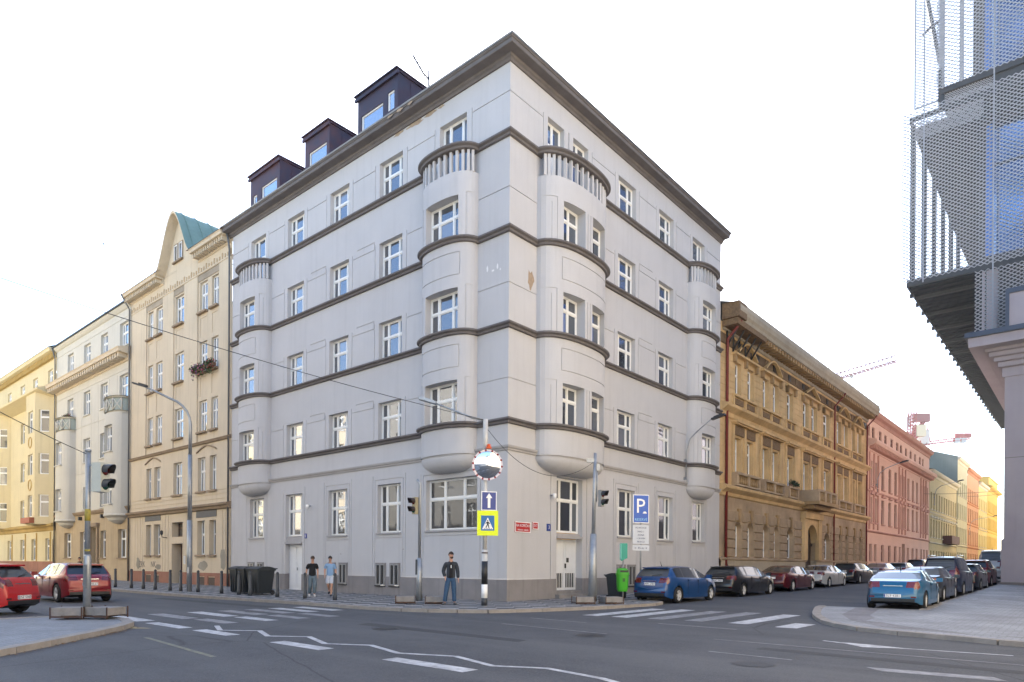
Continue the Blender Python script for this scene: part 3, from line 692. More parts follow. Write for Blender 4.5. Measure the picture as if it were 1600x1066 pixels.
# scars on the corner house: flaked paint and stains, thin irregular flakes of bare plaster
FLK = mat('bare tan plaster', (.40, .30, .21), .9, noise=.4, nscale=6); CHALK = mat('white filler', (.72, .71, .70), .8)
def scar(fc, u, z, w, h, m, o=.004, n=16, name='flaked_paint', flat=False):
    mb = MB(); pts = []
    for k in range(n):
        a = 2*pi*k/n; r = random.uniform(.55, 1.05)
        pts.append(fc.P(u+w/2*cos(a)*r, o if not flat else flat[0]+h/2*sin(a)*r, z+(0 if flat else h/2*sin(a)*r)))
    mb.face(pts); return mb.obj(name, m, fc.r)
scar(FR, 1.35, 12.95, .42, .95, FLK, name='rust_stain')
for u, z, w, h in ((1.05, 13.35, .12, .3), (.75, 13.2, .2, .1), (.5, 13.3, .1, .25), (.35, 13.15, .08, .1)): scar(FL, u+.1, z-.1, w, h, CHALK, name='filler_patch')
for u, w, h in ((4.6, .9, .25), (5.6, 1.3, .3), (6.7, .8, .22), (3.9, .5, .15)): scar(FL, u, 20.93, w, h, FLK, .005)
for u in (5.2, 5.9, 6.6): scar(FL, u, 21.35, .5, .16, FLK, .625)
for u, z in ((10.9, 1.9), (6.2, 2.1), (2.2, 6.5)): scar(FL, u, z, .16, .1, BANDL)
# manholes and asphalt repairs
IRONC = mat('cast iron cover', (.045, .043, .042), .6, metal=.4, noise=.4, nscale=12, bump=.6, bscale=30); PATCHM = mat('asphalt repair', (.044, .045, .049), .85, noise=.3, nscale=20, bump=.4, bscale=60)
for a, b, r in ((-8.9, -7.4, .33), (-4.6, -9.6, .33), (2.6, -9.0, .3), (-13.2, -9.2, .33)):
    mb = MB(); n = 24; mb.face([(a+r*cos(2*pi*k/n), -b+r*sin(2*pi*k/n), -.094) for k in range(n)]); mb.obj('manhole_cover', IRONC, loc=C0, rot=ANG, kind='structure')
for pts in ([(-3, -8.9), (-8.5, -9.1), (-8.6, -9.5), (-3.2, -9.4)], [(-12.5, -6.9), (-19, -7.2), (-19, -7.6), (-12.5, -7.3)], [(4.3, -7.2), (13, -7.5), (13, -8.1), (4.4, -7.8)]):
    mb = MB(); mb.face([(a, -b, -.0975) for a, b in pts]); mb.obj('asphalt_patch', PATCHM, loc=C0, rot=ANG, kind='structure')
LEAFD = mat('dry leaves', (.20, .11, .04), .8, noise=.5, nscale=5)
mb = MB()
for _ in range(150):
    i = random.choice([0, 1, 2, 3]); p, q = kl[i+3], kl[i+4]; t_ = random.random(); a = p[0]+(q[0]-p[0])*t_-random.uniform(.02, .25); b = p[1]+(q[1]-p[1])*t_+random.uniform(-.05, .3); e = random.random()*6; r = random.uniform(.015, .035)
    mb.face([(a+r*cos(e+k*1.57)*(1 if k % 2 else .6), -b+r*sin(e+k*1.57), -.085+random.uniform(0, .012)) for k in range(4)])
mb.obj('fallen_leaves', LEAFD, loc=C0, rot=ANG, kind='stuff')
# ================================================================ NEIGHBOURS
def house(name, label, side, s0):
    r = thing(name, label, 'building', W(s0, 0) if side == 'L' else W(0, s0), ANG)
    return r, Fac(r, side, s0 if side == 'L' else 0, 0 if side == 'L' else s0)
def cseg(fc, u0, u1, pr, m, name='cornice'):
    mb = MB(); a, b = fc.P(u0, 0, 0)[:2], fc.P(u1, 0, 0)[:2]
    d = Vector(b)-Vector(a); out = Vector((0, 1)) if fc.side == 'L' else Vector((-1, 0)); s_ = 1 if Vector((d.y, -d.x)).dot(out) > 0 else -1
    mb.sweep([a, b], [(o*s_, h) for o, h in pr]); return mb.obj(name, m, fc.r)
def modillions(fc, u0, u1, z0, z1, p, step, m, w=.4, name='modillions'):
    mb = MB(); n = int((u1-u0)/step)
    for k in range(n):
        u = u0+(u1-u0)*(k+.5)/n; mb.box(u-step*w/2, u+step*w/2, 0, p, z0, z1, fc.P)
    o = mb.obj(name, m, fc.r); o['kind'] = 'stuff'; return o
def piece(fc, name, m, *boxes):
    mb = MB()
    for b in boxes: mb.box(*b, fc.P)
    return mb.obj(name, m, fc.r)
def downpipe(fc, u, z0, z1, m, over=.6, name='downpipe', r=.06):
    mb = MB(); mb.tube([fc.P(u, over, z1+.5), fc.P(u, over*.7, z1+.1), fc.P(u, .14, z1-.5), fc.P(u, .12, z0)], r, 8); return mb.obj(name, m, fc.r)
# ---- cream house with bell gable
CREAM = stucco('cream render', (.60, .51, .38), .14, .35); CREAMD = stucco('weathered cream render', (.46, .36, .23), .4, .75); SAND = stucco('sandstone trim', (.33, .25, .17), .3, .5)
PINKP = stucco('pink plinth', (.34, .17, .12), .3, .5); COPPER = mat('verdigris copper', (.17, .27, .215), .55, noise=.25, nscale=2); GRILL = mat('grey grille', (.10, .10, .10), .7, noise=.2)
r1, f1 = house('gabled_house', 'cream five-storey house with curved bell gable and green copper roof', 'L', 22.1)
S0, S1 = 22.1, 37.75
pairs = [(25.48, 26.55), (24.0, 24.9), (28.87, 30.2), (33.85, 34.75), (32.27, 33.35)]
floors = [(5.98, 8.15), (9.8, 11.82), (13.6, 15.6), (17.5, 19.45)]
zones = [(23.8, 26.75), (28.7, 30.35), (32.1, 34.95)]
cells = [(a, b, 9.2, 20.1, .07) for a, b in zones]
for u0, u1 in pairs:
    for z0, z1 in floors: cells.append((u0, u1, z0, z1, .32, True))
for u0, u1 in pairs:
    if u0 != 28.87: cells.append((u0, u1, 1.92, 4.1, .4, True))
cells += [(28.7, 30.37, 0.0, 2.69, .7, True), (28.7, 30.37, 3.14, 4.13, .5, True)]
for u in (22.7, 23.1, 27.15, 27.6, 28.1, 30.9, 31.4, 31.8, 35.3, 35.7, 36.2, 36.7): cells.append((u, u+.06, .8, 4.7, .04))
for z in (5.35, 5.65, 5.9): cells.append((S0, S1, z, z+.04, .03))
def rowp(rows, a, b): return [(a, b, z0, z1, d) for z0, z1, d in rows]
for a, b in ((24.1, 24.85), (25.5, 26.45), (32.35, 33.3), (33.9, 34.7), (29.0, 30.1)):
    for z0 in (12.1, 15.9): cells.append((a, b, z0, z0+1.25, .10))
mb = MB(); hfield(mb, f1.P, S0, S1, 0.0, 21.2, cells)
side_walls(mb, f1, S0, S1, 21.2, 12, 3)
# gable face following a bell curve
def bell(u, c=29.25, hw=2.7): 
    t = min(1, abs(u-c)/hw); return 21.2+3.4*max(0., 1-(3*t**2-2*t**3))**.85
n = 26; us = [26.55+(31.95-26.55)*i/n for i in range(n+1)]
gw = [(28.95, 29.45), (29.7, 30.2)]
for i in range(n):
    a, b = us[i], us[i+1]; mb.face([f1.P(a, 0, 21.15), f1.P(b, 0, 21.15), f1.P(b, 0, bell(b)), f1.P(a, 0, bell(a))])
mb.obj('wall', CREAM, r1)
for a, b in gw:
    piece(f1, 'surround', SAND, (a-.06, a, 0, .05, 21.75, 22.9), (b, b+.06, 0, .05, 21.75, 22.9), (a-.06, b+.06, 0, .05, 22.9, 22.98))
    add_window(f1, a, b, 21.8, 22.9, -.035, 'single', gm=GLASSD)
piece(f1, 'sill', SAND, (28.85, 30.3, 0, .16, 21.68, 21.78))
mb = MB()
for i in range(n):   # coping that follows the curve: soffit, front edge, copper top
    a, b = us[i], us[i+1]; za, zb = bell(a), bell(b); mb.m = 0
    mb.face([f1.P(a, 0, za), f1.P(b, 0, zb), f1.P(b, .6, zb+.02), f1.P(a, .6, za+.02)])
    mb.face([f1.P(a, .6, za+.02), f1.P(b, .6, zb+.02), f1.P(b, .62, zb+.2), f1.P(a, .62, za+.2)])
mb.obj('gable_coping', CREAM, r1)
mb = MB()
for i in range(n):
    a, b = us[i], us[i+1]; za, zb = bell(a)+.2, bell(b)+.2
    mb.face([f1.P(a, .62, za), f1.P(b, .62, zb), f1.P(b, -2.4, zb), f1.P(a, -2.4, za)])
for k in range(3):
    o = .1-k*.9
    for i in range(n):
        a, b = us[i], us[i+1]; mb.face([f1.P(a, o, bell(a)+.2), f1.P(b, o, bell(b)+.2), f1.P(b, o, bell(b)+.26), f1.P(a, o, bell(a)+.26)])
mb.obj('gable_roof', COPPER, r1)
ev1 = [(0, 20.75), (.08, 20.8), (.1, 21.1), (.62, 21.15), (.64, 21.3), (.7, 21.36), (0, 21.4)]
cseg(f1, S0+.25, 26.6, ev1, CREAM, 'eaves'); cseg(f1, 31.9, S1+.1, ev1, CREAM, 'eaves')
modillions(f1, S0+.3, 26.5, 20.85, 21.12, .5, .28, CREAM); modillions(f1, 32.0, S1, 20.85, 21.12, .5, .28, CREAM)
mb = MB(); P = f1.P
for a, b in ((S0, 27.0), (31.5, S1)): mb.face([P(a, .7, 21.4), P(b, .7, 21.4), P(b, -6, 25.2), P(a, -6, 25.2)])
mb.obj('roof', ROOFR, r1)
cseg(f1, S0, S1, [(0, 8.95), (.12, 8.97), (.16, 9.06), (.2, 9.1), (0, 9.2)], SAND); cseg(f1, S0, S1, [(0, 4.72), (.15, 4.76), (.2, 4.9), (.32, 4.95), (.34, 5.05), (0, 5.15)], SAND)
cseg(f1, S0, S1, [(0, 19.95), (.04, 19.98), (.04, 20.06), (0, 20.08)], CREAM, 'moulding')
mb = MB()
for k in range(44):
    u = S0+.2+(S1-S0-.4)*k/43; mb.box(u-.06, u+.06, 0, .035, 20.1, 20.32+.12*(k % 3 == 0), f1.P)
o = mb.obj('frieze_ornament', stucco('frieze', (.50, .38, .24), .3)); o.parent = r1; o['kind'] = 'stuff'
for a, b in zones: piece(f1, 'frieze_panel', stucco('grey sgraffito', (.40, .34, .26), .4), (a+.05, b-.05, -.068, -.03, 19.55, 19.95))
for i, (u0, u1) in enumerate(pairs):
    for z0, z1 in floors:
        add_window(f1, u0, u1, z0, z1, .25, 'two_c'); piece(f1, 'sill', SAND, (u0-.1, u1+.1, -.2, .14, z0-.12, z0))
    if u0 != 28.87: add_window(f1, u0, u1, 1.92, 4.1, .33, 'two_c'); piece(f1, 'sill', SAND, (u0-.1, u1+.1, -.2, .12, 1.8, 1.92))
for a, b in ((23.9, 26.65), (32.2, 34.85)):
    piece(f1, 'grille_panel', GRILL, (a, b, -.0, .03, 4.35, 4.72) if a > 30 else (a, b, 0, .03, 4.3, 4.72))
    c = (a+b)/2; mb = MB()
    for t in range(10):
        q, w_ = a+(b-a)*t/10, (b-a)/10; h = lambda x: 8.45+.35*(1-abs((x-c)/((b-a)/2))**1.5)
        p = [f1.P(q, .08, h(q)), f1.P(q+w_, .08, h(q+w_)), f1.P(q+w_, .08, h(q+w_)+.08), f1.P(q, .08, h(q)+.08)]; mb.face(p)
        mb.face([f1.P(q, 0, h(q)), f1.P(q+w_, 0, h(q+w_)), p[1], p[0]]); mb.face([f1.P(q, 0, h(q)+.08), f1.P(q+w_, 0, h(q+w_)+.08), p[2], p[3]])
    mb.obj('window_hood', SAND, r1)
d = link('door', None, r1); piece_m = MB(); piece_m.box(28.8, 30.3, -.68, -.6, .05, 2.6, f1.P)
for a, b in ((28.9, 29.5), (29.6, 30.2)):
    for z0, z1 in ((.3, 1.0), (1.15, 2.4)): piece_m.box(a, b, -.6, -.57, z0, z1, f1.P)
piece_m.obj('door_leaf', mat('brown door', (.07, .03, .02), .5, noise=.3), d); add_window(f1, 28.75, 30.32, 3.16, 4.1, .45, 'two', fm=mat('brown frame', (.09, .05, .03), .6), gm=GLASSD)
for e0, e1 in ((S0, 28.7), (30.37, S1)): mb = MB(); hfield(mb, f1.P, e0, e1, -.4, .78, [(a, a+.95, -.05, .55, .06) for a in (24.0, 25.4, 32.3, 33.7) if e0 < a < e1], off=.05); mb.obj('plinth', PINKP, r1)
for a in (24.0, 25.4, 32.3, 33.7): piece(f1, 'vent_grille', mat('brown vent', (.08, .055, .04), .8), (a+.04, a+.91, -.01, .012, .0, .5))
# weathered ground-floor coat and its scars (flat paint on the render)
for a, b, z0, z1 in ((22.6, 23.5, .9, 2.4), (25.0, 26.5, .85, 1.6), (35.6, 36.6, .85, 1.9), (31.9, 33.2, .85, 1.35)):
    m_ = MB(); nn = 14; c_ = ((a+b)/2, (z0+z1)/2)
    m_.face([f1.P(c_[0]+(b-a)/2*cos(2*pi*k/nn)*random.uniform(.6, 1), .004, c_[1]+(z1-z0)/2*sin(2*pi*k/nn)*random.uniform(.6, 1)) for k in range(nn)]); m_.obj('patched_render', stucco('patched render', (.36, .33, .27), .4, .3), r1)
GRAF = mat('graffiti paint', (.10, .09, .09), .7)
for u, t_ in ((35.4, 'ZRK'), (33.4, 'NK')): text(t_, .6, GRAF, r1, f1.P(u, .006, 1.25), (R(90), 0, R(180)), 'graffiti')
downpipe(f1, S1-.05, 0, 20.9, mat('old zinc pipe', (.12, .12, .12), .5, metal=.3), .75)
downpipe(f1, S0+.12, 0, 20.7, mat('old zinc pipe', (.12, .12, .12), .5), .3)
lt = MB(); lt.tube([f1.P(31.1, 0, 3.1), f1.P(31.1, .35, 3.15), f1.P(31.1, .38, 3.35)], .03, 6); lt.lathe([(.05, 0), (.1, .08), (.1, .25), (.03, .32)], 8, f1.P(31.1, .38, 3.3)); lt.obj('door_lantern', IRON, r1)
# flower boxes on the third floor (resting on the sill)
LEAFM = mat('window box leaves', (.05, .09, .03), .7, noise=.4, nscale=30)
def flowers(fc, u0, u1, z, cols, label, n=260, hang=.5):
    p = fc.P((u0+u1)/2, .25, z); loc = fc.r.matrix_basis if False else None
    wp = Vector(fc.r.location)+dl*p[0]-dr*p[1]+Vector((0, 0, z)); w = u1-u0
    t = thing('flower_box', label, 'flower box', wp, ANG+fc.rot); b = MB(); b.box(-w/2, w/2, -.1, .1, 0, .18); b.obj('planter', mat('terracotta box', (.16, .09, .06), .8), t)
    for nm, m, nn, s_ in [('leaves', LEAFM, n, .07)]+[('blossoms', c, 90, .055) for c in cols]:
        b = MB()
        for _ in range(nn):
            c = Vector((random.uniform(-w/2, w/2), random.gauss(.06, .09), random.gauss(.22, .11)-(random.random() < .3)*random.random()*hang)); a = random.random()*6.28; e = random.random()*3; u = Vector((cos(a), sin(a)*cos(e), sin(e)))*s_; v = Vector((-sin(a), cos(a)*cos(e), sin(e)*.5))*s_
            b.face([c-u, c-v, c+u, c+v])
        o = b.obj(nm, m, t); o['kind'] = 'stuff'
PINKF = mat('pink petals', (.55, .08, .2), .6); PURF = mat('purple petals', (.32, .06, .34), .6); REDF = mat('red petals', (.5, .03, .04), .6)
flowers(f1, 25.3, 26.8, 13.6, [PINKF, PURF], 'window box of pink and purple flowers on the cream gabled house'); flowers(f1, 23.8, 25.1, 13.6, [REDF], 'window box with reddish flowers beside the pink and purple one')
# ---- white house with cylindrical bays
OFFW = stucco('off-white render', (.55, .53, .47), .1, .2); TAN = stucco('tan ground floor render', (.48, .38, .25), .25, .5)
r2, f2 = house('white_bayed_house', 'off-white house with two round balconied bays over a tan ground floor', 'L', 37.8)
S0, S1 = 37.8, 55.4; cc = [(38.3, 40.0), (42.55, 44.1), (46.5, 48.1), (50.75, 52.3)]
rows = [(5.85, 7.75), (9.85, 11.85), (13.85, 15.85), (18.0, 19.85)]
cells = []
for i, (u0, u1) in enumerate(cc):
    for k, (z0, z1) in enumerate(rows):
        if i in (0, 3) and k < 2: continue
        cells.append((u0, u1, z0, z1, .3, True))
for z in (8.9, 12.9, 16.1, 20.1): cells.append((S0, S1, z, z+.05, .03))
for u in (40.4, 42.1, 44.5, 46.1, 48.5, 50.3): cells.append((u, u+.04, 5.6, 16, .025))
mb = MB(); hfield(mb, f2.P, S0, S1, 5.5, 20.9, cells); side_walls(mb, f2, S0, S1, 20.9, 12, 3); mb.obj('wall', OFFW, r2)
gfw = [(38.42, 40.1), (42.7, 43.95), (47.45, 48.75), (51.1, 52.9)]
mb = MB(); hfield(mb, f2.P, S0, S1, -.4, 5.5, [(a, b, 1.75, 3.95, .35, True) for a, b in gfw]+[(44.5, 45.9, -.4, 4.2, .5, True)]); mb.obj('lower_wall', TAN, r2)
for a, b in gfw: add_window(f2, a, b, 1.75, 3.95, .28, 'two'); piece(f2, 'sill', SAND, (a-.08, b+.08, -.2, .1, 1.65, 1.75))
for i, (u0, u1) in enumerate(cc):
    for k, (z0, z1) in enumerate(rows):
        if i in (0, 3) and k < 2: continue
        add_window(f2, u0, u1, z0, z1, .24, 'three'); piece(f2, 'sill', OFFW, (u0-.06, u1+.06, -.2, .1, z0-.1, z0))
d = link('door', None, r2); b = MB(); b.box(44.5, 45.9, -.5, -.42, 0, 2.7, f2.P); b.box(44.6, 45.1, -.42, -.39, .3, 2.4, f2.P); b.box(45.3, 45.8, -.42, -.39, .3, 2.4, f2.P); b.obj('door_leaf', mat('grey-brown door', (.2, .17, .13), .6), d)
add_window(f2, 44.5, 45.9, 2.8, 4.15, .4, 'two', gm=GLASSD); piece(f2, 'door_surround', SAND, (44.2, 44.5, 0, .15, -.1, 4.3), (45.9, 46.2, 0, .15, -.1, 4.3), (44.1, 46.3, 0, .25, 4.3, 4.6))
cseg(f2, S0, S1, [(0, 5.35), (.1, 5.4), (.2, 5.55), (.22, 5.65), (0, 5.7)], SAND); cseg(f2, S0, S1+.05, [(0, 16.7), (.1, 16.75), (.12, 17.1), (.85, 17.2), (.88, 17.4), (.95, 17.5), (0, 17.75)], CREAM)
modillions(f2, S0+.2, S1, 16.85, 17.18, .75, .5, CREAM, .5); cseg(f2, S0, S1, [(0, 20.7), (.1, 20.75), (.25, 20.9), (.3, 21.0), (0, 21.05)], OFFW, 'eaves')
mb = MB(); volume_roof(mb, f2, S0, S1, 21.0, .35, 12, 3.6); mb.obj('roof', mat('green-grey roof sheet', (.10, .13, .12), .6, noise=.3), r2)
cseg(f2, S0, S1, [(.3, 21.0), (.42, 21.02), (.42, 21.12), (.3, 21.14)], ROOFD, 'gutter')
for c in (39.75, 51.6):
    hw, d_ = 1.55, .95; f = bayo((c, hw, d_)); cl = [(c-.8, c+.75, z0, z1, f(c+.75)-.28, 'abs') for z0, z1 in rows[:2]]+[(c-hw, c+hw, z, z+.05, .03) for z in (8.9,)]
    mb = MB(); hfield(mb, f2.P, c-hw, c+hw, 5.1, 12.75, cl, curve=f, nsub=30); n = 26; rg = [c-hw*cos(pi*i/n) for i in range(n+1)]
    mb.face([f2.P(u, f(u), 12.75) for u in rg]); mb.obj('bay_wall', OFFW, r2)
    mb = MB(); lv = [(1, 5.1), (1.04, 5.05), (1.04, 4.95), (.8, 4.8), (.7, 4.6), (.35, 4.4), (.02, 4.35)]
    for j in range(len(lv)-1):
        for i in range(n):
            q = [(rg[i], lv[j]), (rg[i+1], lv[j]), (rg[i+1], lv[j+1]), (rg[i], lv[j+1])]; mb.face([f2.P(c+(u-c)*k_, f(u)*k_, z) for u, (k_, z) in q])
    mb.obj('bay_base', OFFW, r2)
    for z0, z1 in rows[:2]: add_window(f2, c-.8, c+.75, z0, z1, -(f(c+.75)-.28)-.02, 'three'); piece(f2, 'sill', OFFW, (c-.9, c+.85, f(c+.85)-.3, f(c)+.06, z0-.1, z0))
    pts = [f2.P(u, f(u)-.05, 0)[:2] for u in rg]
    mb = MB(); mb.sweep(pts, [(-.12, 13.85), (.06, 13.85), (.06, 14.0), (-.12, 14.0)]); mb.sweep(pts, [(-.04, 12.72), (.12, 12.74), (.12, 12.9), (-.04, 12.9)]); mb.obj('balcony_rail', OFFW, r2)
    mb = MB(); m_ = mat('green-grey balcony panel', (.28, .32, .29), .6)
    mb.sweep(pts, [(-.03, 12.9), (.0, 12.9), (.0, 13.85), (-.03, 13.85)]); mb.obj('balcony_panel', m_, r2)
    mb = MB()
    for k in range(4):
        i0, i1 = 3+k*5, 3+(k+1)*5; A, B = Vector((*pts[i0], 0)), Vector((*pts[i1], 0)); e = Vector((0, .05, 0))
        for z0, z1 in ((12.92, 13.83), (13.83, 12.92)): mb.tube([A+e+Vector((0, 0, z0)), B+e+Vector((0, 0, z1))], .05, 5)
        mb.tube([A+e+Vector((0, 0, 12.9)), A+e+Vector((0, 0, 13.85))], .05, 5)
    mb.obj('balcony_cross', OFFW, r2)
flowers(f2, 50.6, 52.6, 14.0, [REDF], 'planter box on the far round balcony of the off-white house', 200, .2)
for u in (43.2, 48.4): piece(f2, 'wall_lamp', IRON, (u-.12, u+.12, 0, .25, 4.95, 5.25))
downpipe(f2, S1, 0, 20.6, mat('old zinc pipe', (.12, .12, .12), .5), .4)
# ---- yellow house with angular bays
YEL = stucco('yellow render', (.63, .54, .34), .12, .25); YELD = stucco('yellow ornament', (.52, .36, .13), .3); 
r3, f3 = house('yellow_bayed_house', 'yellow ornamented house with angular bays at the left end of the row', 'L', 55.5)
S0, S1 = 55.5, 75.6
tw = [(56.5, 58.0), (61.25, 62.8), (65.6, 67.2), (70.6, 72.1)]; mid = [(65.6, 67.3)]; R3 = [(5.6, 7.65), (9.55, 11.5), (13.5, 15.55)]
cells = [(a, b, 18.2, 19.5, .25, True) for a, b in tw]+[(a, b, z0, z1, .3, True) for a, b in ((65.6, 67.0), (63.1, 64.2)) for z0, z1 in R3]
mb = MB(); hfield(mb, f3.P, S0, S1, 4.9, 20.9, cells); side_walls(mb, f3, S0, S1, 20.9, 12, 3); mb.obj('wall', YEL, r3)
gfy = [(57.2, 58.5), (61.6, 63.0), (65.4, 66.9), (70.3, 71.8)]
mb = MB(); hfield(mb, f3.P, S0, S1, 1.4, 4.9, [(a, b, 1.5, 3.6, .3, True) for a, b in gfy]+[(55.6, 56.4, 1.4, 3.5, .5, True)]); mb.obj('lower_wall', YEL, r3)
mb = MB(); mb.box(S0, S1, -.1, .05, -.4, 1.42, f3.P); mb.box(55.6, 56.4, -.6, -.5, -.1, 3.5, f3.P); mb.obj('plinth', PINKP, r3)
for a, b in gfy: add_window(f3, a, b, 1.5, 3.6, .22, 'two'); piece(f3, 'pilaster', YELD, (a-.5, a-.25, 0, .06, 1.42, 4.2))
for a, b in tw: add_window(f3, a, b, 18.2, 19.5, .2, 'three')
for a, b in ((65.6, 67.0), (63.1, 64.2)):
    for z0, z1 in R3: add_window(f3, a, b, z0, z1, .24, 'two')
cseg(f3, S0, S1+.4, [(0, 20.3), (.08, 20.35), (.1, 20.75), (.55, 20.85), (.58, 21.05), (.65, 21.15), (0, 21.2)], YEL, 'eaves'); modillions(f3, S0, S1+.2, 20.3, 20.75, .3, .42, YELD, .5)
cseg(f3, S0, S1, [(0, 4.3), (.1, 4.35), (.15, 4.6), (.35, 4.75), (.38, 4.9), (0, 5.05)], YELD)
mb = MB(); volume_roof(mb, f3, S0, S1+.4, 21.2, .65, 12, 3); mb.obj('roof', ROOFD, r3)
OG = mat('ochre ornament', (.45, .3, .1), .8)
for c in (58.7, 73.2):
    hw, fl, d_ = 2.5, 1.45, 1.2   # angular bay
    def ob(u, c=c, hw=hw, fl=fl, d_=d_): t = abs(u-c); return d_ if t < fl else d_*(hw-t)/(hw-fl)
    cl = []
    for z0, z1 in R3: cl += [(c-.75, c+.75, z0, z1, d_-.22, 'abs'), (c-2.25, c-1.65, z0, z1, .16, True)]
    mb = MB(); hfield(mb, f3.P, c-hw, c+hw, 4.9, 17.2, cl+[(c-fl, c-fl+.001, 5, 17, 0), (c+fl-.001, c+fl, 5, 17, 0)], curve=ob)
    mb.face([f3.P(u, ob(u), 4.9) for u in (c-hw, c-fl, c+fl, c+hw)]); mb.obj('bay_wall', YEL, r3)
    for z0, z1 in R3:
        add_window(f3, c-.75, c+.75, z0, z1, -(d_-.22)-.02, 'two', name='window')
        cw_ = link('window', window_meshes(.86, z1-z0, 'one', WHITE, GLASSD)[0], r3, f3.P(c-1.95, ob(c-1.95)-.14, z0), R(48.8)); link('pane', window_meshes(.86, z1-z0, 'one', WHITE, GLASSD)[2], cw_)
        nz = 14; m_ = MB(); m_.sweep([f3.P(c+.55*cos(2*pi*k/nz), 0, 0)[:1]+(0,) for k in range(2)], [(0, 0), (0, .01)]) if False else None
    for z in (8.6, 12.6): 
        m_ = MB(); pts = []
        for k in range(17): a = 2*pi*k/16; pts.append(f3.P(c+.5*cos(a), d_+.02, z+.5*sin(a)))
        m_.tube(pts, .05, 5, False); m_.obj('roundel', OG, r3)
    mb = MB()
    pth = [f3.P(u, ob(u), 0)[:2] for u in (c-hw, c-fl, c+fl, c+hw)]
    for z in (5.2, 9.3, 13.2): mb.sweep(pth, [(0, z), (.08, z+.02), (.08, z+.12), (0, z+.14)])
    mb.obj('bay_moulding', YELD, r3)
cseg(f3, S0+.3, S1+.3, [(0, 16.75), (.3, 16.85), (1.2, 17.15), (1.38, 17.22), (1.42, 17.36), (0, 17.8)], YEL, 'mid_cornice')
piece(f3, 'balcony_box', mat('terracotta', (.35, .12, .06), .8), (57.3, 60.2, 1.2, 1.6, 5.0, 5.5))
# ---- brown neo-renaissance house on the right street
OCH = stucco('ochre stone', (.70, .48, .24), .42, .45); OCHD = stucco('sooty ochre stone', (.40, .27, .14), .4, .35); OCHG = stucco('grey ashlar', (.50, .37, .24), .5, .4); SOOT = mat('sooty ornament', (.10, .065, .04), .9, noise=.6, nscale=8, dark=(.25, .16, .08))
REDP = mat('oxblood downpipe', (.16, .02, .015), .5)
q1, g1 = house('brown_palace_house', 'ornate ochre-brown neo-renaissance house with arched pediments and rusticated ground floor', 'R', 19.6)
S0, S1 = 19.6, 54.4
cw = [(21.85, 22.85), (23.9, 25.0), (26.6, 27.7), (28.55, 29.65), (31.4, 32.75), (35.05, 36.45), (37.15, 38.55), (40.3, 42.0), (44.2, 45.6), (46.45, 47.75), (49.15, 50.3), (51.15, 52.5)]
gw_ = [(21.9, 23.05), (23.9, 25.1), (26.65, 27.85), (28.8, 29.95), (31.45, 33.05), (40.6, 42.4), (44.8, 45.8), (46.85, 47.9), (49.45, 50.55), (51.7, 52.9)]
groups = [(21.4, 25.4), (26.1, 30.1), (31.0, 33.2), (34.6, 39.0), (39.9, 42.4), (43.8, 48.1), (48.8, 52.9)]
cells = [(a, b, 12.3, 14.4, .35, True) for a, b in cw]+[(a, b, 7.4, 9.6, .38, True) for a, b in cw]
for z in [6.7+.42*k for k in range(24)]:
    if not 10.5 < z < 11.5 and z < 15: cells.insert(0, (S0, S1, z, z+.03, .025))
mb = MB(); hfield(mb, g1.P, S0, S1, 6.4, 16.4, cells); side_walls(mb, g1, S0, S1, 16.6, 13, 0); mb.obj('wall', OCH, q1)
mb = MB(); hfield(mb, g1.P, S0, S1, 1.9, 6.4, [(a, b, 2.05, 4.3, .4, True) for a, b in gw_]+[(35.5, 38.3, 1.9, 4.75, .45, True)]); mb.obj('lower_wall', OCHG, q1)
mb = MB(); hfield(mb, g1.P, S0, S1, -.5, 1.9, [(35.5, 38.3, -.5, 1.9, .8, True)], off=.12); mb.face([g1.P(S0, 0, 1.9), g1.P(S1, 0, 1.9), g1.P(S1, .12, 1.9), g1.P(S0, .12, 1.9)]); mb.obj('plinth', stucco('pale plinth', (.45, .38, .28), .2, .3), q1)
cseg(g1, S0, 35.5, [(.12, 1.8), (.2, 1.84), (.2, 1.95), (0, 2.0)], OCHG, 'moulding'); cseg(g1, 38.3, S1, [(.12, 1.8), (.2, 1.84), (.2, 1.95), (0, 2.0)], OCHG, 'moulding')
for a, b in cw: add_window(g1, a, b, 12.3, 14.4, .3, 'two'); add_window(g1, a, b, 7.4, 9.6, .32, 'two')
def arch_fill(fc, a, b, zt, o0, o1, m, name='arch'):
    mb = MB(); c, r = (a+b)/2, (b-a)/2; n = 8
    for sgn in (-1, 1):
        for k in range(n):
            t0, t1 = pi/2*k/n, pi/2*(k+1)/n; p0, p1 = (c+sgn*r*cos(t0), zt-r+r*sin(t0)), (c+sgn*r*cos(t1), zt-r+r*sin(t1)); e = c+sgn*r
            mb.face([fc.P(p0[0], o1, p0[1]), fc.P(p1[0], o1, p1[1]), fc.P(p1[0], o1, zt+.01), fc.P(p0[0], o1, zt+.01)])
            mb.face([fc.P(p0[0], o1, p0[1]), fc.P(p1[0], o1, p1[1]), fc.P(p1[0], o0, p1[1]), fc.P(p0[0], o0, p0[1])])
    return mb.obj(name, m, fc.r)
for a, b in gw_: arch_fill(g1, a, b, 4.3, -.4, .0, OCHG); add_window(g1, a+.0, b-.0, 2.05, 4.28, .34, 'two')
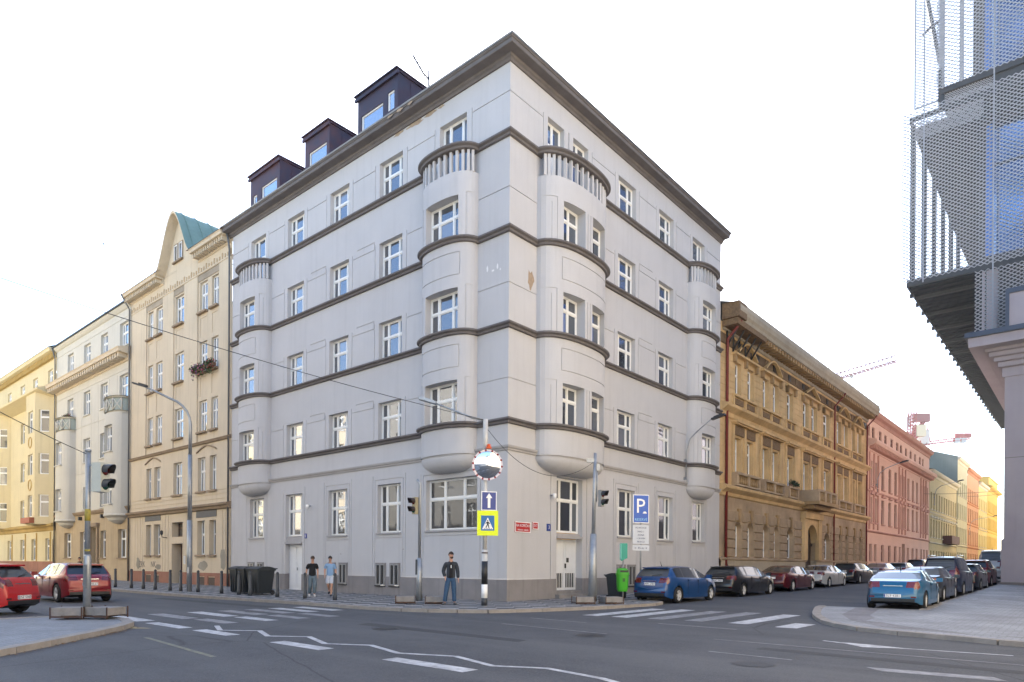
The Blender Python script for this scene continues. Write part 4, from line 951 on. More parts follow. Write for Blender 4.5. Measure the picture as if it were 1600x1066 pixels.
# rusticated ashlar blocks, each its own stone
zr = [2.0, 2.56, 3.12, 3.68, 4.24, 4.95]; sme = {}
edges = [S0+.9]+[x for g in sorted(gw_+[(35.2, 38.6)]) for x in g]+[S1-.3]
def stone(fc, u0, u1, z0, z1, m, d=.09):
    key = (round(u1-u0, 1), round(z1-z0, 2), m.name)
    if key not in sme:
        w, h = key[0]/2-.02, key[1]-.04; b = MB(); e = .035
        v = [(-w, 0, .0), (w, 0, .0), (w, 0, h), (-w, 0, h), (-w+e, d, e), (w-e, d, e), (w-e, d, h-e), (-w+e, d, h-e)]; b.v = v
        for f_ in ((4, 5, 6, 7), (0, 1, 5, 4), (1, 2, 6, 5), (2, 3, 7, 6), (3, 0, 4, 7)): b.idx(f_)
        sme[key] = b.mesh('stone', m)
    o = link('stone', sme[key], fc.r, fc.P((u0+u1)/2, random.uniform(-.015, .01), z0+.02), fc.rot); o.scale = ((u1-u0)/key[0], 1, 1)
for i in range(0, len(edges), 2):
    u0, u1 = edges[i], edges[i+1]
    for j in range(5):
        if u1-u0 > .35: stone(g1, u0, u1, zr[j], zr[j+1], OCHG)
for a, b in gw_:
    stone(g1, a, (a+b)/2-.12, 4.32, 4.95, OCHG); stone(g1, (a+b)/2+.12, b, 4.32, 4.95, OCHG)
    mb = MB(); c = (a+b)/2; p = [(c-.09, 4.25), (c+.09, 4.25), (c+.2, 5.1), (c-.2, 5.1)]
    mb.face([g1.P(u, .16, z) for u, z in p]); 
    for k in range(4): q, w_ = p[k], p[(k+1) % 4]; mb.face([g1.P(q[0], 0, q[1]), g1.P(w_[0], 0, w_[1]), g1.P(w_[0], .16, w_[1]), g1.P(q[0], .16, q[1])])
    mb.obj('keystone', OCHD, q1)
# cornices
cseg(g1, S0, S1, [(0, 5.75), (.1, 5.8), (.14, 6.0), (.3, 6.1), (.45, 6.2), (.48, 6.35), (.3, 6.45), (0, 6.5)], OCH); cseg(g1, S0, S1, [(0, 10.65), (.1, 10.7), (.14, 10.95), (.35, 11.1), (.5, 11.2), (.52, 11.35), (0, 11.5)], OCH)
cseg(g1, S0+.3, S1+.4, [(0, 15.9), (.1, 15.95), (.14, 16.2), (.3, 16.3), (.95, 16.4), (1.0, 16.6), (1.1, 16.75), (1.15, 17.0), (1.1, 17.35), (.9, 17.4), (0, 17.4)], stucco('grey-brown eaves', (.44, .38, .29), .3, .3), 'eaves')
modillions(g1, S0+.4, S1, 16.1, 16.4, .85, .55, OCHD, .5)
mb = MB(); volume_roof(mb, g1, S0, S1, 17.3, .9, 13, 2.2); mb.obj('roof', ROOFD, q1)
cseg(g1, S0, S1, [(0, 15.1), (.05, 15.12), (.05, 15.7), (0, 15.75)], stucco('dark frieze', (.22, .15, .09), .6, .2), 'frieze')
for k in range(22):
    u = S0+1.2+(S1-S0-2)*k/21; piece(g1, 'frieze_window', BLACK if k % 2 else SOOT, (u-.25, u+.25, .05, .09, 15.2, 15.62))
for k in range(5):   # exposed iron brackets at the damaged corner of the eaves
    u = S0+.8+k*.95; mb = MB(); mb.tube([g1.P(u, .08, 15.95), g1.P(u, .08, 14.9)], .06, 5); mb.tube([g1.P(u, .08, 15.0), g1.P(u, .45, 15.55), g1.P(u, .95, 16.35)], .06, 5); mb.obj('iron_bracket', IRON, q1)
piece(g1, 'damaged_eaves', SOOT, (S0+.2, S0+4.9, .05, 1.0, 16.05, 16.39), (S0+.1, S0+1.3, .05, 1.12, 16.45, 17.38))
mb = MB(); P = g1.P
for gi, (a, b) in enumerate(groups):
    c = (a+b)/2; big = b-a > 3
    # upper floor: hood on consoles, with segmental pediment for pairs
    piece(g1, 'window_hood', OCH, (a, b, 0, .28, 14.75, 14.87), (a+.06, b-.06, 0, .2, 14.87, 14.93)); piece(g1, 'consoles', OCHD, *[(x-.12, x+.12, 0, .2, 14.3, 14.75) for x in (a+.2, c if big else a+.2, b-.2)])
    if big:
        m_ = MB(); n = 12; w = (b-a)/2*.78
        rise = .75
        def zc(t): return 14.93+(rise*sin(pi*t) if gi != 3 else rise*(1-abs(2*t-1)))
        for k in range(n):
            t0, t1 = k/n, (k+1)/n; u0, u1 = c-w+2*w*t0, c-w+2*w*t1
            for (oa, ob_) in ((.3, .3),):
                m_.face([P(u0, .3, zc(t0)), P(u1, .3, zc(t1)), P(u1, .3, zc(t1)+.12), P(u0, .3, zc(t0)+.12)]); m_.face([P(u0, 0, zc(t0)+.12), P(u1, 0, zc(t1)+.12), P(u1, .3, zc(t1)+.12), P(u0, .3, zc(t0)+.12)])
                m_.face([P(u0, 0, zc(t0)), P(u1, 0, zc(t1)), P(u1, .3, zc(t1)), P(u0, .3, zc(t0))])
        m_.obj('pediment', OCH, q1); m_ = MB(); m_.face([P(c-w+2*w*k/n, .05, zc(k/n)) for k in range(n+1)]); m_.obj('tympanum', OCHD, q1)
    piece(g1, 'parapet', OCH, (a, b, 0, .14, 11.5, 11.6), (a, b, 0, .2, 12.15, 12.28), *[(x-.1, x+.1, 0, .12, 11.6, 12.15) for x in (a+.1, c, b-.1)])
    [piece(g1, 'parapet_relief', SOOT, (x0, x1, 0, .07, 11.7, 12.05)) for x0, x1 in (((a+.4, c-.3), (c+.3, b-.4)) if big else ((a+.4, b-.4),))]
    # piano nobile: entablature with dark relief, balustrade below
    piece(g1, 'window_hood', OCH, (a-.1, b+.1, 0, .42, 10.45, 10.6), (a, b, 0, .3, 10.36, 10.45)); piece(g1, 'relief_panel', SOOT, *[(x0, x1, 0, .1, 9.75, 10.3) for x0, x1 in (((a+.35, c-.2), (c+.2, b-.35)) if big else ((a+.35, b-.35),))])
    piece(g1, 'pilasters', OCH, *[(x-.14, x+.14, 0, .1, 7.3, 10.36) for x in ((a+.14, c, b-.14) if big else (a+.14, b-.14))])
    piece(g1, 'parapet', OCHG, (a, b, 0, .35, 6.5, 6.62), (a, b, 0, .4, 7.2, 7.35), *[(x-.16, x+.16, 0, .36, 6.62, 7.2) for x in ((a+.16, c, b-.16) if big else (a+.16, b-.16))])
    bal = MB()
    xs = [a+.5+(b-a-1)*k/(9 if big else 4) for k in range(10 if big else 5)]
    for x in xs: bal.lathe([(.05, 6.62), (.1, 6.8), (.05, 7.0), (.06, 7.2)], 6, (g1.P(x, .24, 0)[0], g1.P(x, .24, 0)[1], 0))
    o = bal.obj('balustrade', OCHD, q1); o['kind'] = 'stuff'
# balcony and portal
piece(g1, 'balcony_slab', OCHD, (34.2, 39.4, 0, 1.5, 6.2, 6.45), (34.6, 39.0, 0, 1.0, 5.9, 6.2)); piece(g1, 'balcony_parapet', OCHG, (34.3, 39.3, 1.25, 1.42, 7.2, 7.35), *[(x-.18, x+.18, 1.22, 1.44, 6.45, 7.2) for x in (34.5, 36.1, 37.5, 39.1)], (34.3, 34.5, 0, 1.25, 6.45, 7.3), (39.1, 39.3, 0, 1.25, 6.45, 7.3))
bal = MB()
for k in range(12): bal.lathe([(.06, 6.45), (.11, 6.7), (.05, 6.95), (.07, 7.2)], 6, (g1.P(34.8+k*.37, 1.33, 0)[0], g1.P(34.8+k*.37, 1.33, 0)[1], 0))
bal.obj('balusters', OCHD, q1, kind='stuff')
piece(g1, 'portal', OCH, (34.7, 35.5, 0, .3, 1.95, 5.2), (38.3, 39.1, 0, .3, 1.95, 5.2), (34.6, 39.2, 0, .4, 5.2, 5.7), (35.5, 38.3, 0, .2, 4.76, 5.2)); arch_fill(g1, 35.5, 38.3, 4.76, -.8, .2, OCH)
d = link('door', None, q1); b = MB(); b.box(35.5, 38.3, -.45, -.35, 0, 4.8, g1.P); b.box(35.8, 36.8, -.35, -.3, .6, 2.9, g1.P); b.box(37.0, 38.0, -.35, -.3, .6, 2.9, g1.P); b.box(35.5, 38.3, -.35, -.22, 3.1, 3.3, g1.P); b.obj('door_leaf', mat('dark oak door', (.035, .022, .015), .5), d)
for u in (20.35, 43.1, 54.2): downpipe(g1, u, .3, 15.9, REDP, 1.0, r=.09 if u < 30 else .07)
flowers(g1, 31.5, 32.9, 7.35, [], 'bushy green pot plant on the balustrade of the brown house', 320, 0)
# generic terrace house for the rest of the right street
def terrace(name, label, s0, s1, ztop, wallm, trimm, rows, cols, gf=None, glassm=GLASSD, attic=None, over=.5, depth=13, string=5.1, gfm=None, hoods=(), panes='two', door=None, mid=None, frame=None):
    r, g = house(name, label, 'R', s0); cells = []
    for z0, z1 in rows:
        for a, b in cols: cells.append((a, b, z0, z1, .28, True))
    for a, b, z0, z1 in (attic or []): cells.append((a, b, z0, z1, .22, True))
    for a, b, z0, z1 in (gf or []): cells.append((a, b, z0, z1, .28, True))
    if door: cells.append((*door, .4, True))
    mb = MB(); hfield(mb, g.P, s0, s1, -.5, ztop-.3, cells); side_walls(mb, g, s0, s1, ztop-.3, depth, 2.2); mb.obj('wall', wallm, r)
    fm = frame or WHITE
    for z0, z1 in rows:
        for a, b in cols: add_window(g, a, b, z0, z1, .22, panes, gm=glassm, fm=fm)
    for a, b, z0, z1 in (attic or []): add_window(g, a, b, z0, z1, .16, 'one', gm=glassm, fm=fm)
    for a, b, z0, z1 in (gf or []): add_window(g, a, b, z0, z1, .22, 'one', gm=glassm, fm=fm)
    if door: piece(g, 'door', mat('dark brown door', (.05, .03, .02), .5), (door[0], door[1], -.4, -.32, door[2], door[3]))
    cseg(g, s0, s1+.2, [(0, ztop-.9), (.08, ztop-.85), (.1, ztop-.5), (over*.8, ztop-.4), (over, ztop-.2), (over+.05, ztop), (0, ztop+.02)], trimm, 'eaves')
    cseg(g, s0, s1, [(0, string-.15), (.12, string-.1), (.2, string), (0, string+.1)], trimm)
    for z in (mid or []): cseg(g, s0, s1, [(0, z-.1), (.1, z-.06), (.14, z+.05), (0, z+.1)], trimm)
    for z0, z1 in rows:
        mb = MB()
        for a, b in cols: mb.box(a-.1, b+.1, 0, .14, z0-.12, z0, g.P)
        mb.obj('sills', trimm, r)
    for hz in hoods:
        for a, b in cols:
            mb = MB(); c = (a+b)/2; h = .32; mb.box(a-.12, b+.12, 0, .2, hz, hz+.08, g.P)
            pts = [(a-.12, hz+.08), (b+.12, hz+.08), (c, hz+.08+h)]; mb.face([g.P(u, .2, z) for u, z in pts]); mb.face([g.P(a-.12, 0, hz+.08), g.P(a-.12, .2, hz+.08), g.P(c, .2, hz+.08+h), g.P(c, 0, hz+.08+h)]); mb.face([g.P(b+.12, 0, hz+.08), g.P(b+.12, .2, hz+.08), g.P(c, .2, hz+.08+h), g.P(c, 0, hz+.08+h)])
            mb.obj('window_hood', trimm, r)
    mb = MB(); volume_roof(mb, g, s0, s1, ztop, over, depth, 2.2); mb.obj('roof', ROOFD, r); return r, g
PINK = stucco('salmon render', (.78, .50, .38), .1, .12); PINKD = stucco('brick pink trim', (.62, .34, .26), .2, .2)
RB = mat('brown-red frame', (.18, .07, .05), .6)
c12 = [(54.7, 55.8), (56.7, 57.8), (59.7, 60.8), (62.1, 63.2), (65.0, 66.2), (67.8, 69.0), (69.9, 71.0), (72.7, 73.8), (75.4, 76.5), (78.2, 79.2), (81.3, 82.4), (83.3, 84.3)]
c2 = [(55.9, 57.0), (57.9, 58.9), (60.9, 62.2), (64.2, 65.5), (67.1, 68.4), (69.6, 70.6), (71.5, 72.5), (74.1, 75.3), (76.9, 78.1), (79.5, 80.7), (82.6, 83.6), (84.5, 85.5), (86.6, 87.6)]
rp, gp = terrace('pink_house', 'salmon pink house with white-trimmed attic row and pointed window hoods', 54.6, 88.4, 17.3, PINK, PINKD, [(9.7, 12.3), (6.0, 8.6)], c2, gf=[(a, b, 2.0, 3.8) for a, b in c2 if not 70.9 < a < 73], attic=[(a, b, 14.7, 15.8) for a, b in c12], door=(71.2, 73.0, 0, 4.2), hoods=(8.85,), mid=(9.2,), frame=RB)
cseg(gp, 54.7, 88.9, [(0, 13.2), (.1, 13.25), (.15, 13.6), (.8, 13.75), (.9, 14.0), (.85, 14.2), (0, 14.3)], PINK, 'mid_cornice'); modillions(gp, 54.9, 88.5, 13.35, 13.7, .6, .6, PINKD, .5)
for a, b in ((55.6, 59.2), (69.3, 72.8), (82.3, 85.8)): piece(gp, 'pilasters', PINKD, *[(x-.15, x+.15, 0, .12, 5.3, 13.1) for x in (a, (a+b)/2, b)])
CY = stucco('pale cream render', (.56, .47, .27), .15, .2); CYT = stucco('cream trim', (.60, .55, .42), .12)
def cols_(s0, s1, n, w): st = (s1-s0)/n; return [(s0+st*(k+.5)-w/2, s0+st*(k+.5)+w/2) for k in range(n)]
ck = cols_(89, 112.8, 11, 1.1)
rc, gc = terrace('cream_low_house', 'low pale cream house with dark balcony between the pink and green-gabled houses', 88.6, 113, 15.0, CY, CYT, [(5.7, 8.2), (9.6, 12.0)], ck, gf=[(a, b, 1.9, 3.8) for a, b in ck], hoods=(8.4,), mid=(9.1,), string=4.9)
piece(gc, 'balcony', mat('dark balcony panel', (.12, .06, .05), .7), (99.5, 107, .0, 1.2, 5.0, 5.1), (99.5, 107, 1.15, 1.22, 5.1, 6.2), (99.5, 99.6, 0, 1.2, 5.1, 6.2))
GG = stucco('grey-green gable render', (.20, .24, .22), .15, .3); CG = stucco('pale green-cream render', (.50, .47, .31), .15, .2)
rg_, gg = terrace('green_gabled_house', 'tall cream house with a bare grey-green firewall above the low cream house', 113.2, 125.3, 19.8, CG, CYT, [(5.6, 8.2), (9.7, 12.2), (13.6, 16)], cols_(113.6, 125, 5, 1.1), gf=[(a, b, 1.9, 4) for a, b in cols_(113.6, 125, 5, 1.1)], depth=20)
mb = MB(); P = gg.P; mb.face([P(113.15, .1, 6), P(113.15, -20, 6), P(113.15, -20, 20.5), P(113.15, -9, 23.0), P(113.15, .1, 19.9)]); mb.face([P(113.4, .1, 19.9), P(113.4, -9, 23.0), P(113.15, -9, 23.0), P(113.15, .1, 19.9)]); mb.obj('firewall', GG, rg_)
OR = stucco('orange render', (.60, .33, .18), .12, .2); ORT = stucco('orange trim', (.55, .24, .12), .2)
terrace('orange_house', 'narrow orange house beyond the cream one in the right street', 125.5, 140.8, 19.3, OR, ORT, [(5.6, 8.2), (9.7, 12.2), (13.4, 15.8)], cols_(126, 140.5, 6, 1.2), gf=[(a, b, 1.9, 4) for a, b in cols_(126, 140.5, 6, 1.2)], mid=(9.2, 13))
YL = stucco('light yellow render', (.66, .53, .22), .1, .2); terrace('light_yellow_house', 'light yellow house between the orange and the deep yellow one', 141, 155, 18.3, YL, CYT, [(5.6, 8.0), (9.5, 11.8), (13, 15.2)], cols_(141.4, 154.8, 5, 1.1), gf=[(a, b, 1.9, 4) for a, b in cols_(141.4, 154.8, 5, 1.1)], mid=(9,))
YD = stucco('deep yellow render', (.64, .44, .11), .12, .2); ry, gy = terrace('deep_yellow_house', 'deep yellow house closing the row at the far end of the right street', 155.2, 176, 18.8, YD, stucco('yellow trim', (.62, .40, .08), .2), [(5.6, 8.2), (9.7, 12.2), (13.4, 15.8)], cols_(155.8, 175.5, 8, 1.2), gf=[(a, b, 1.9, 4) for a, b in cols_(155.8, 175.5, 8, 1.2)], mid=(9.1, 12.9), over=.9)
piece(gy, 'attic', YD, (155.4, 173, -6, .2, 18.85, 20.6), (155.3, 173.1, -6, .35, 20.6, 20.9))
# far pale block where the street bends
rf, gf_ = terrace('distant_pale_house', 'hazy pale house in the gap beside the stone pillar', 262, 285, 17, stucco('pale grey render', (.5, .5, .5), .1), CYT, [(5.6, 8.2), (9.7, 12.2)], cols_(262.5, 284, 7, 1.3)); 
rf.location = W(-9, 262)
# ================================================================ MESH-CLAD OFFICE ON THE RIGHT
STONE = stucco('pinkish sandstone', (.37, .325, .34), .12, .15); STONED = stucco('grey stone base', (.20, .18, .17), .2, .2)
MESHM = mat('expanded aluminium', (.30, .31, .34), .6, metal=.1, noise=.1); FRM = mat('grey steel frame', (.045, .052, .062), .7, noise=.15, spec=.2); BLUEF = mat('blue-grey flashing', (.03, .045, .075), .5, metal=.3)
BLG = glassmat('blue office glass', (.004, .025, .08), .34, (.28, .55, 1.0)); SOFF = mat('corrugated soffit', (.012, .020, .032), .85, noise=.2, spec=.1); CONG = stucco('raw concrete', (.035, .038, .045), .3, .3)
B0 = 35.1
ob = thing('office_block', 'modern office block wrapped in diamond mesh above a sandstone base', 'building', W(-12.6, B0), ANG)
def OP(a, b, z): return (a+12.6, -(b-B0), z)          # local coordinates of the office
def obox(name, m, *bx, parent=None, kind=None):
    mb = MB()
    for a0, a1, b0, b1, z0, z1 in bx: mb.box(a0, a1, b0, b1, z0, z1, lambda x, y, z: OP(x, y, z))
    return mb.obj(name, m, parent or ob, kind=kind)
obox('stone_wall', STONE, (-34, -12.75, B0, 78, 3.35, 15.3)); obox('stone_wall', STONE, (-34, -12.62, B0-.12, 78, .5, 3.3)); obox('stone_wall', STONE, (-34, -12.7, B0-.05, 78, 3.3, 3.36)); obox('stone_base', STONED, (-34, -12.55, B0-.18, 78, -.5, .5))
obox('stone_panel', STONE, (-16.5, -14.0, B0-.06, B0+.1, 5.0, 12.2))
obox('joint', STONED, (-34, -12.74, B0-.01, 78, 8.65, 8.69))
mb = MB(); pth = [OP(-34, B0, 0)[:2], OP(-12.7, B0, 0)[:2], OP(-12.7, 78, 0)[:2]]; d_ = Vector(pth[1])-Vector(pth[0]); s_ = 1 if -d_.x > 0 else -1
s_ = 1 if Vector((d_.y, -d_.x)).dot(Vector((0, 1))) > 0 else -1
mb.sweep(pth, [(o*s_, z) for o, z in [(0, 14.0), (.08, 14.0), (.08, 14.6), (.3, 14.65), (.3, 14.95), (.5, 15.0), (.5, 15.25), (.75, 15.3), (.75, 15.55), (.95, 15.6), (.95, 15.8), (1.75, 15.85), (1.78, 16.45), (0, 16.5)]]); mb.obj('stone_cornice', STONE, ob)
mb = MB(); mb.sweep(pth, [(o*s_, z) for o, z in [(0, 16.45), (1.95, 16.47), (1.95, 16.78), (0, 16.8)]]); mb.obj('flashing', BLUEF, ob)
obox('parapet', STONE, (-34, -13.0, B0-1.7, B0+1, 16.8, 18.9)); obox('flashing', BLUEF, (-34, -12.9, B0-1.8, B0+1.1, 18.9, 19.2), (-13.1, -12.9, B0-1.8, B0-1.6, 16.8, 18.9))
# storeys: floor slabs, ceilings
FZ, CZ, F2, TZ = 21.4, 31.4, 34.3, 46
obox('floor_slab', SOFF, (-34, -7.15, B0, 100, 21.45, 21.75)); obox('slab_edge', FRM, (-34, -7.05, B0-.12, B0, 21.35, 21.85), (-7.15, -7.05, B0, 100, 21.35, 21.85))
mb = MB()
for k in range(80): b = B0+.3+k*.8; mb.box(-11.0, -7.2, b, b+.12, 21.36, 21.45, lambda x, y, z: OP(x, y, z))
mb.obj('soffit_ribs', SOFF, ob, kind='stuff')
for k in range(6): obox('soffit_beam', FRM, (-12.6, -7.2, B0+2.2+k*4.2, B0+2.45+k*4.2, 21.15, 21.36))
for k in range(26): b = B0+1.5+k*2.2; obox('fin_foot', FRM, (-7.15, -6.95, b, b+.12, 21.1, 21.4))
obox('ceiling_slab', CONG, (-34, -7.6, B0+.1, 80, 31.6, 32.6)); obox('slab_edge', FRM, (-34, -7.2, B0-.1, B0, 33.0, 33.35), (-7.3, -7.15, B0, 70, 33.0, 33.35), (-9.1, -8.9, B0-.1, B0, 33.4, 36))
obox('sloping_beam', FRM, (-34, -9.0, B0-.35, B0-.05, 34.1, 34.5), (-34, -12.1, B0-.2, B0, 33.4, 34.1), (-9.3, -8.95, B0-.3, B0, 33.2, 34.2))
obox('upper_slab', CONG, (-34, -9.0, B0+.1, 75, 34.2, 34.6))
# glass walls and dark returns
obox('concrete_core', CONG, (-11.5, -10.9, B0+2.5, B0+9, 21.7, 31.6), (-11.5, -10.6, B0+2.5, 75, 34.6, 46)); SIDEG = mat('mirror side glazing', (.5, .5, .5), .16, metal=1); obox('mirror_glazing', SIDEG, (-11.5, -10.95, B0+9.05, 95, 21.9, 31.5)); obox('glass_wall', BLG, (-34, -11.55, B0+1.0, B0+1.08, 22.6, 31.5), (-34, -11.4, B0+1.0, B0+1.08, 34.9, 46)); obox('dark_mullion', BLACK, (-11.55, -11.1, B0+.95, B0+1.15, 21.7, 31.6), (-11.4, -10.9, B0+.95, B0+1.15, 34.6, 46)); obox('spandrel', FRM, (-34, -11.5, B0+.95, B0+1.1, 21.7, 22.6), (-34, -11.5, B0+.94, B0+.99, 28.6, 28.75))  # office side panels are a metal mirror, added to throw sun across the street
obox('blue_frame', mat('blue frame', (.02, .12, .42), .4), (-11.9, -11.55, B0+.9, B0+.99, 22.6, 31.5), (-11.75, -11.45, B0+.9, B0+.99, 34.9, 46))
obox('core_wall', CONG, (-34, -11.6, B0+1.2, 75, 16.9, 46), (-34, -11.6, 75, 99, 16.9, 31.5))
obox('lower_column', STONE, (-12.3, -11.7, B0+.3, B0+.9, 16.8, 21.4), (-11.6, -11.45, B0+.25, B0+.4, 16.8, 21.4))
# vertical blades of the side screen
for k in range(12):
    b = B0+.35+k*4.2; obox('blade', FRM, (-7.5, -7.15, b, b+.1, 21.8, 33.0 if k < 6 else 31))
obox('blade', MESHM, (-9.2, -8.9, B0+.2, B0+.5, 34.5, 46), (-10.2, -9.95, B0+1.2, B0+1.5, 34.5, 46))
# diamond mesh: rhombic openings cut out of thin sheet, built as a lattice of strands
def lattice(name, org, ux, uz, W_, H_, cw, ch, t=.055, m=MESHM, d=.05):
    mb = MB(); nx, nz = int(W_/cw), int(H_/ch); ux, uz = Vector(ux), Vector(uz); nn = ux.cross(uz).normalized()*d; O = Vector(org)
    for j in range(nz*2):
        for i in range(nx):
            x0 = (i+(.5 if j % 2 else 0))*cw; z0 = j*ch/2
            for sx in (-1, 1):
                x1 = x0+sx*cw/2
                if x1 < -.01 or x1 > W_ or x0 > W_: continue
                a = O+ux*x0+uz*z0; b = O+ux*x1+uz*(z0+ch/2); w = uz*t/2*1.25
                mb.face([a-w, b-w, b+w+nn*.4, a+w+nn*.4])
    return mb.obj(name, m, ob, kind='stuff')
AX, AZ = (-1, 0, 0), (0, 0, 1)
lattice('mesh_screen', OP(-6.75, B0-.3, 21.6), AX, AZ, 9.6, 12.2, .36, .25)
lattice('mesh_screen', OP(-11.1, B0-.25, 16.8), AX, AZ, 5.0, 4.7, .36, .25)
lattice('mesh_screen', OP(-8.85, B0-.45, 34.4), AX, AZ, 7.5, 8.5, .36, .25)
lattice('mesh_screen', OP(-7.45, B0+.2, 34.0), AX, AZ, 1.8, 9, .30, .22, .05)
lattice('mesh_screen', OP(-9.2, B0-.15, 33.35), AX, AZ, 3.0, .9, .16, .16, .04)
lattice('mesh_screen', OP(-7.5, B0+.05, 31.7), AX, AZ, 4.0, 1.3, .2, .18, .05)
for a in (-8.1, -12.1): obox('mesh_post', MESHM, (a-.04, a+.04, B0-.38, B0-.3, 16.8 if a < -10 else 21.4, 43))
for a in (-7.42,): obox('mesh_frame', MESHM, (a-.06, a+.02, B0+.12, B0+.2, 34.0, 43)); 
obox('mesh_frame', MESHM, (-9.2, -7.42, B0+.12, B0+.2, 33.95, 34.05))
mb = MB(); mb.tube([OP(-7.9, B0+.5, 43), OP(-8.9, B0+.5, 36.8)], .14, 5); mb.tube([OP(-7.8, B0+.5, 39.3), OP(-9.0, B0+.5, 39.9)], .1, 5); mb.obj('brace', FRM, ob)
# ================================================================ STREET FURNITURE
def conc_base(t, blocks, th):
    """ballast of concrete slabs in rusty frames at a signal pole"""
    for x, y, r in blocks:
        b = MB(); b.box(-.33, .33, -.3, .3, .08, .27); o = b.obj('ballast_slab', CONC, t, (x, y, 0), r); 
        b = MB()
        for s in (-1, 1):
            b.box(-.36, .36, s*.32-.02, s*.32+.02, .03, .07)
            for q in (-.35, .35): b.box(q-.012, q+.012, s*.33-.012, s*.33+.012, 0, .29)
        b.box(-.04, .04, -.33, .33, .02, .075); b.obj('ballast_frame', RUST, t, (x, y, 0), r)
PALEH = mat('pale signal back', (.50, .52, .47), .5, noise=.15)
def signal_head(t, z, rot, x=0, y=0, housing=None, visor=BLACK, reach=.32):
    h = link('signal_head', None, t, (x, y, z)); h.rotation_euler = (0, 0, rot)
    hw_ = .17 if housing is PALEH else .12; b = MB(); b.box(-hw_, hw_, (-.2 if hw_ > .15 else -.08)+reach-.32, .10+reach-.32, -.36, .36); hb = b.obj('housing', housing or BLACK, h, weld=False)
    for k, zz in enumerate((.18, -.18)):
        b = MB(); n = 14; L_ = .30
        for i in range(n):
            t0, t1 = -pi*.15+pi*1.3*i/n, -pi*.15+pi*1.3*(i+1)/n; r_ = .145
            def q(tt, yy, rr=r_): return (rr*cos(tt), yy, zz+rr*sin(tt))
            y1 = lambda tt: .10+reach-.32+L_*(.62+.38*max(0, sin(tt)))
            b.face([q(t0, .1+reach-.32), q(t1, .1+reach-.32), q(t1, y1(t1)), q(t0, y1(t0))], True)
            b.face([q(t0, .1+reach-.32, r_-.02), q(t1, .1+reach-.32, r_-.02), q(t1, y1(t1), r_-.02), q(t0, y1(t0), r_-.02)], True)
        b.obj('visor', visor, h)
        b = MB(); b.lathe([(.125, .1+reach-.32), (.12, .125+reach-.32), (.05, .14+reach-.32), (.001, .142+reach-.32)], 14, (0, 0, zz), 'y'); b.obj('lens', mat('dark red lens', (.10, .01, .008), .25) if k == 0 else mat('dark green lens', (.008, .06, .04), .25), h)
    return h
def pole_at(a, b, z=0): return W(a, b, z)
# left foreground signal
t = thing('traffic_signal', 'grey signal pole with pale-backed pedestrian light on ballast slabs at the lower left kerb', 'traffic light', W(2.0, -13.85, .02), 0, 'signal poles on ballast slabs')
mb = MB(); mb.tube([(0, 0, .1), (0, 0, 1.55), (0, 0, 1.6)], [.09, .085, .065], 14); mb.tube([(0, 0, 1.6), (0, 0, 4.22)], .062, 12); mb.tube([(0, 0, 4.2), (0, 0, 4.26)], .072, 12); mb.obj('pole', STEEL, t)
mb = MB(); mb.box(-.045, .045, -.10, -.08, .75, 1.35); mb.obj('cable_hatch', mat('hatch grey', (.12, .13, .14), .6), t)
YS = mat('yellow sticker', (.40, .32, .05), .6, noise=.5, nscale=10)
for z0, z1 in ((1.68, 1.73), (2.45, 2.75)): mb = MB(); mb.tube([(0, 0, z0), (0, 0, z1)], .066, 14); mb.obj('sticker_band', YS, t)
hd = signal_head(t, 3.55, R(-100), .36, .0, PALEH, DSTEEL); hd.scale = (.88, .88, 1.02)
mb = MB(); mb.box(.05, .3, -.02, .02, 3.85, 3.88); mb.box(.05, .3, -.02, .02, 3.2, 3.23); mb.obj('bracket', STEEL, t)
conc_base(t, [(-.36, -.05, R(12)), (.42, .1, R(-14))], 0)
# signal left of the man, and right one
t = thing('traffic_signal', 'grey signal pole behind the standing man, with dark pedestrian light on its left', 'traffic light', W(1.3, -3.35), 0, 'signal poles on ballast slabs'); s_ = .0
mb = MB(); mb.tube([(0, 0, .1), (0, 0, 1.65)], [.12, .085], 12); mb.tube([(0, 0, 1.65), (0, 0, 4.35), (-.12, 0, 4.5)], .055, 10); mb.obj('pole', STEEL, t); mb = MB(); mb.box(-.14, -.08, -.06, .06, 1.05, 1.6); mb.obj('cable_box', DSTEEL, t)
h_ = signal_head(t, 3.55, R(135), -.16, -.05, mat('ochre signal back', (.30, .26, .16), .6), mat('brown visor', (.03, .018, .015), .5)); h_.scale = (.8, .8, .85); conc_base(t, [(-.5, 0, R(8)), (.6, -.1, R(4))], 0)
t = thing('traffic_signal', 'tall tapered signal pole with open-hooded light right of the double door', 'traffic light', W(-3.2, 1.25), 0, 'signal poles on ballast slabs')
mb = MB(); mb.tube([(-.05, 0, .1), (-.03, 0, 2.6)], [.17, .12], 12); mb.tube([(-.03, 0, 2.6), (.02, 0, 5.6)], [.075, .06], 10); mb.obj('pole', STEEL, t); mb = MB(); mb.box(-.3, 0, -.05, .05, 5.25, 5.4); mb.box(.06, .18, -.08, .06, 4.95, 5.2); mb.tube([(.08, 0, 5.2), (.1, -.03, 4.4), (.07, 0, 3.8)], .03, 6); mb.obj('bracket', STEEL, t)
h_ = signal_head(t, 3.92, R(-132), .24, -.02, mat('grey signal back', (.25, .25, .24), .6), mat('weathered hood', (.022, .022, .024), .55)); h_.scale = (.8, .8, .85); conc_base(t, [(-.4, -.1, R(10)), (.65, 0, R(15))], 0)
